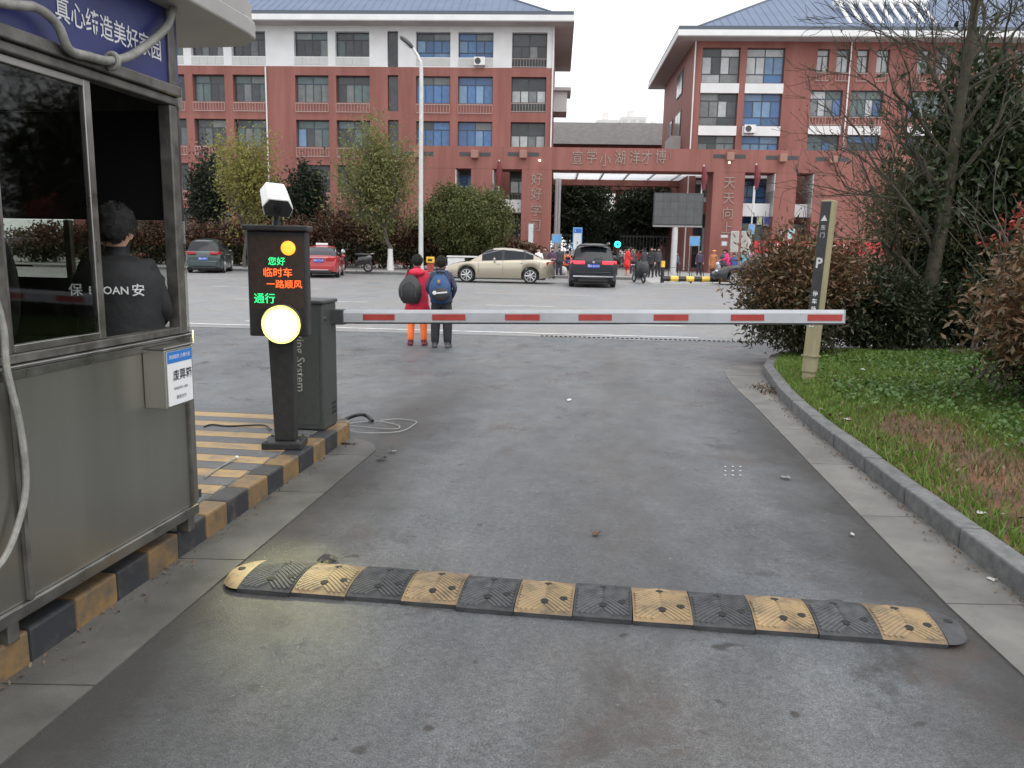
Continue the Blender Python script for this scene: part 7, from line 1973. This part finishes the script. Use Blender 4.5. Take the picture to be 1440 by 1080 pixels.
bush('twiggy_shrub', 'tan and olive twiggy shrub above the hedge, left of the bare trunk', (5.9, 12.0, vz(5.9, 12.0)), (5.75, 11.9, 2.05), (0.95, 0.6, 1.05), 7000, 0.065, (LF_twig, LF_twig), 120, 70, stems=14, aspect=0.3, shell=0.3, spread=0.24, zmin=0.6)
bush('young_photinia', 'sparse red-leaved sapling between the bare trunk and the right bush', (6.75, 11.0, vz(6.75, 11.0)), (6.9, 11.0, 1.7), (0.55, 0.4, 0.5), 260, 0.10, (LF_red, LF_photinia), 121, 16, stems=4, zmin=0.9)
def evergreen(name, label, base, c, r, n, seed, size=0.13, shell=0.5, clumps=110, leaf=None, fork=None, tr=0.11):
    return make_tree(name, label, 'tree', base, c, r, leaf or LF_ever, n, size, clumps, seed, trunk_r=tr, fork=fork, shell=shell, spread=0.18, aspect=0.4, up=0.35, bark=M['bark'])
evergreen('evergreen_tree', 'dark broad-leaved evergreen tree at the right edge behind the bare branches', (6.95, 12.0, vz(6.95, 12.0)), (7.05, 12.0, 2.5), (1.45, 1.0, 1.75), 28000, 130, fork=0.9, size=0.15, shell=0.35)
evergreen('evergreen_tree', 'second dark evergreen farther right, mostly outside the picture', (9.6, 11.0, vz(9.6, 11.0)), (9.6, 11.0, 2.9), (1.4, 1.3, 2.0), 14000, 131, fork=1.2)
evergreen('evergreen_tree', 'low dark evergreen behind the hedge, right beside the bare trunk', (6.3, 12.05, vz(6.3, 12.05)), (6.35, 12.05, 1.75), (0.75, 0.5, 0.75), 6500, 133, size=0.12, fork=0.7, tr=0.06, clumps=50)
# bare tree with many ascending limbs
bt = thing('bare_tree', 'tall bare tree with mossy trunk and fine twigs over the right verge', 'tree', (5.86, 11.35, vz(5.86, 11.35)))
rr = random.Random(5); tb = MB(); tips = []
trunk = [Vector((0.0, 0, -0.05)), Vector((0.01, 0, 0.6)), Vector((0.05, 0, 1.3)), Vector((0.12, 0, 2.0)), Vector((0.16, 0.02, 2.8)), Vector((0.20, 0.02, 3.7)), Vector((0.23, 0.0, 4.8)), Vector((0.25, 0.05, 6.2)), Vector((0.28, 0.05, 7.6))]
tb.tube(smooth_path(trunk, 3), [0.118 - 0.088 * i / 24 for i in range(25)], 12)
limbs = []
for k in range(30):
    z = 0.9 + 5.0 * (k / 29) ** 0.9
    a = rr.uniform(0, 2 * math.pi) if k % 3 else rr.choice([math.pi, 0.1, math.pi * 0.85])
    ti = min(len(trunk) - 2, max(0, next(i for i in range(len(trunk) - 1) if trunk[i + 1].z >= z)))
    f = (z - trunk[ti].z) / (trunk[ti + 1].z - trunk[ti].z); p_ = trunk[ti].lerp(trunk[ti + 1], f)
    limbs.append((p_, Vector((math.cos(a) * 0.8, math.sin(a) * 0.45, rr.uniform(0.55, 1.25))), rr.uniform(1.5, 2.5), 0.034 - 0.016 * k / 29))
for s_, d_, l_, r_ in limbs:
    grow(tb, s_, d_, l_ * 0.55, r_, 4, rr, tips, 3, 0.6, 0.66, 6, 0.16, 5, 0.12, 0.0034)
tb.build('trunk_and_branches', M['barkg'], bt, smooth=True)
rg = np.random.default_rng(9)
sel = [tips[i] for i in rg.choice(len(tips), min(420, len(tips)), replace=False)]
Pt = np.array([tuple(p) for p, d in sel])
o = bpy.data.objects.new('buds_and_leaves', leaf_mesh('buds', np.repeat(Pt, 3, 0) + rg.normal(size=(len(Pt) * 3, 3)) * 0.035, 0.05, LF_twig, rg, 0.4)); link(o, bt); o['kind'] = 'stuff'
# slim stem
bush('sapling', 'thin dark sapling stem in front of the hedge, right of the bare trunk', (6.35, 10.9, vz(6.35, 10.9)), (6.38, 10.9, 1.25), (0.28, 0.25, 0.5), 220, 0.07, (LF_ever, LF_ever), 140, 14, stems=2, zmin=0.7)

# ---- grass and ground cover
def blades(n, rg, xr, yr, h, dens, mat, name, label, wdt=0.006):
    x = rg.uniform(*xr, n); y = rg.uniform(*yr, n)
    k0 = np.array([kerb_x(min(max(v, -2.5), 12.3)) for v in y])
    m = (x > k0 + 0.012) & (rg.random(n) < dens(x - k0, y)); x, y, k0 = x[m], y[m], k0[m]; n = len(x)
    dx = np.maximum(0, x - k0)
    z = KTOP - 0.03 + 0.10 * (1 - np.exp(-dx * 1.2)) + 0.02 * np.sin(x * 3.1 + y * 2.3) * np.minimum(1, dx)
    hh = h * (0.45 + 0.9 * rg.random(n)); a = rg.uniform(0, 2 * np.pi, n)
    cx, sy = np.cos(a), np.sin(a); ln = rg.normal(size=(n, 2)) * 0.45
    w_ = wdt * (0.6 + 0.8 * rg.random(n))
    b0 = np.stack([x - cx * w_, y - sy * w_, z - 0.005], 1); b1 = np.stack([x + cx * w_, y + sy * w_, z - 0.005], 1)
    mx, my = x + ln[:, 0] * hh * 0.4, y + ln[:, 1] * hh * 0.4
    m0 = np.stack([mx - cx * w_ * 0.7, my - sy * w_ * 0.7, z + hh * 0.6], 1); m1 = np.stack([mx + cx * w_ * 0.7, my + sy * w_ * 0.7, z + hh * 0.6], 1)
    tp_ = np.stack([x + ln[:, 0] * hh, y + ln[:, 1] * hh, z + hh * 0.92], 1)
    V = np.stack([b0, b1, m1, m0, tp_], 1).reshape(-1, 3)
    i0 = np.arange(n)[:, None] * 5
    lp = np.concatenate([i0 + np.array([[0, 1, 2]]), i0 + np.array([[0, 2, 3]]), i0 + np.array([[3, 2, 4]])], 1).ravel()
    me = bpy.data.meshes.new(name); me.vertices.add(n * 5); me.vertices.foreach_set('co', V.ravel())
    me.loops.add(n * 9); me.polygons.add(n * 3)
    me.loops.foreach_set('vertex_index', lp.astype(np.int32)); me.polygons.foreach_set('loop_start', (np.arange(n * 3) * 3).astype(np.int32)); me.polygons.foreach_set('loop_total', np.full(n * 3, 3, np.int32))
    me.materials.append(mat); me.update(calc_edges=True)
    o = bpy.data.objects.new(name, me); link(o); tag(o, label, 'grass', kind='stuff')
rg = np.random.default_rng(77)
GRS = leafmat('grass_blades', [(0.11, 0.19, 0.028), (0.155, 0.24, 0.04), (0.075, 0.145, 0.022), (0.19, 0.255, 0.055)], 0.5, 0.3)
DRY = leafmat('dry_grass', [(0.16, 0.12, 0.06), (0.11, 0.085, 0.04), (0.2, 0.16, 0.085), (0.08, 0.08, 0.03)], 0.7, 0.15)
def patch(x, y): return 0.5 + 0.5 * np.sin(x * 2.3 + 1.3 * np.sin(y * 1.7)) * np.sin(y * 1.9 + np.sin(x * 2.1))
def bare(dx, y):    # trodden soil patch behind the kerb
    return 0.92 * np.exp(-(((dx - 0.62) / 0.42) ** 2 + ((y - 4.9) / 1.0) ** 2)) + 0.85 * np.exp(-(((dx - 1.0) / 0.7) ** 2 + ((y - 3.6) / 0.9) ** 2)) + 0.75 * np.exp(-(((dx - 0.55) / 0.4) ** 2 + ((y - 6.3) / 0.6) ** 2))
blades(230000, rg, (2.3, 8.5), (1.5, 11.2), 0.06, lambda dx, y: np.clip(1.2 - 1.5 * bare(dx, y) - 0.25 * patch(dx, y), 0.02, 1) * np.where(dx < 2.4, 1, 0.55), GRS, 'grass', 'green grass growing on the verge behind the right kerb', 0.0045)
blades(26000, rg, (2.3, 5.5), (1.5, 8.0), 0.06, lambda dx, y: np.clip(1.2 * bare(dx, y), 0.06, 1) * 0.8, DRY, 'dry_grass', 'dry straw-coloured grass on the worn verge patch', 0.004)
n = 46000
x = rg.uniform(3.0, 8.0, n); y = rg.uniform(3.0, 10.6, n); k0 = np.array([kerb_x(v) for v in y]); dx = x - k0
m = (dx > 0.35) & (rg.random(n) < np.clip(0.9 - 1.6 * bare(dx, y), 0, 1) * np.clip(0.08 + dx * 0.34 + 0.7 * (patch(x * 0.7, y * 0.8) - 0.6) - 0.25 * (y > 8.3), 0.02, 0.9))
x, y, dx = x[m], y[m], dx[m]
z = KTOP - 0.03 + 0.10 * (1 - np.exp(-dx * 1.2)) + 0.03 + 0.09 * rg.random(len(x))
LF_cover = leafmat('ground_cover_leaves', [(0.06, 0.125, 0.028), (0.09, 0.165, 0.04), (0.045, 0.095, 0.022), (0.115, 0.185, 0.05)], 0.45, 0.25)
o = bpy.data.objects.new('ground_cover', leaf_mesh('ground_cover', np.stack([x, y, z], 1), 0.042, LF_cover, rg, 0.8, 1.2)); link(o); tag(o, 'low round-leaved green ground cover on the verge', 'ground cover', kind='stuff')
# fallen leaves and grit caught in the grass and gutters
n = 700
x = rg.uniform(2.4, 5.5, n); y = rg.uniform(2.0, 9.5, n); k0 = np.array([kerb_x(v) for v in y]); m = x > k0 + 0.02; x, y, k0 = x[m], y[m], k0[m]; dx = x - k0
z = KTOP - 0.03 + 0.10 * (1 - np.exp(-dx * 1.2)) + 0.05
LF_dead = leafmat('fallen_leaves', [(0.10, 0.055, 0.03), (0.16, 0.10, 0.06), (0.07, 0.04, 0.025), (0.22, 0.17, 0.12)], 0.7, 0.1)
o = bpy.data.objects.new('fallen_leaves', leaf_mesh('fallen_leaves', np.stack([x, y, z], 1), 0.05, LF_dead, rg, 0.5, 1.5)); link(o); tag(o, 'scattered brown fallen leaves on the verge', 'leaves', kind='stuff')
n = 420
y = rg.uniform(2.2, 9.4, n); side = rg.random(n) < 0.6
xg = np.where(side, np.array([lerp_poly(KR, v) for v in y]) - np.abs(rg.normal(size=n)) * 0.05 - 0.01, np.array([kx(v) for v in np.minimum(y, 5.9)]) + np.abs(rg.normal(size=n)) * 0.05 + 0.01)
y = np.where(side, y, np.minimum(y, 5.9))
o = bpy.data.objects.new('gutter_debris', leaf_mesh('gutter_debris', np.stack([xg, y, np.full(n, 0.014)], 1), 0.022, LF_dead, rg, 0.5, 4.0)); link(o); tag(o, 'tiny leaf crumbs and grit along both gutters', 'debris', kind='stuff')

hp = rg.normal(size=(90, 3)) * np.array([0.09, 0.16, 0.0]) + np.array([0, 0, 0.012]); hp[:, 2] += np.abs(rg.normal(size=90)) * 0.018
o = bpy.data.objects.new('leaf_heap', leaf_mesh('leaf_heap', hp, 0.055, LF_dead, rg, 0.45, 1.5)); link(o, None, (lp_.x, lp_.y, 0.004)); tag(o, 'heap of brown dead leaves in the gutter beside the bush', 'leaves', kind='stuff')
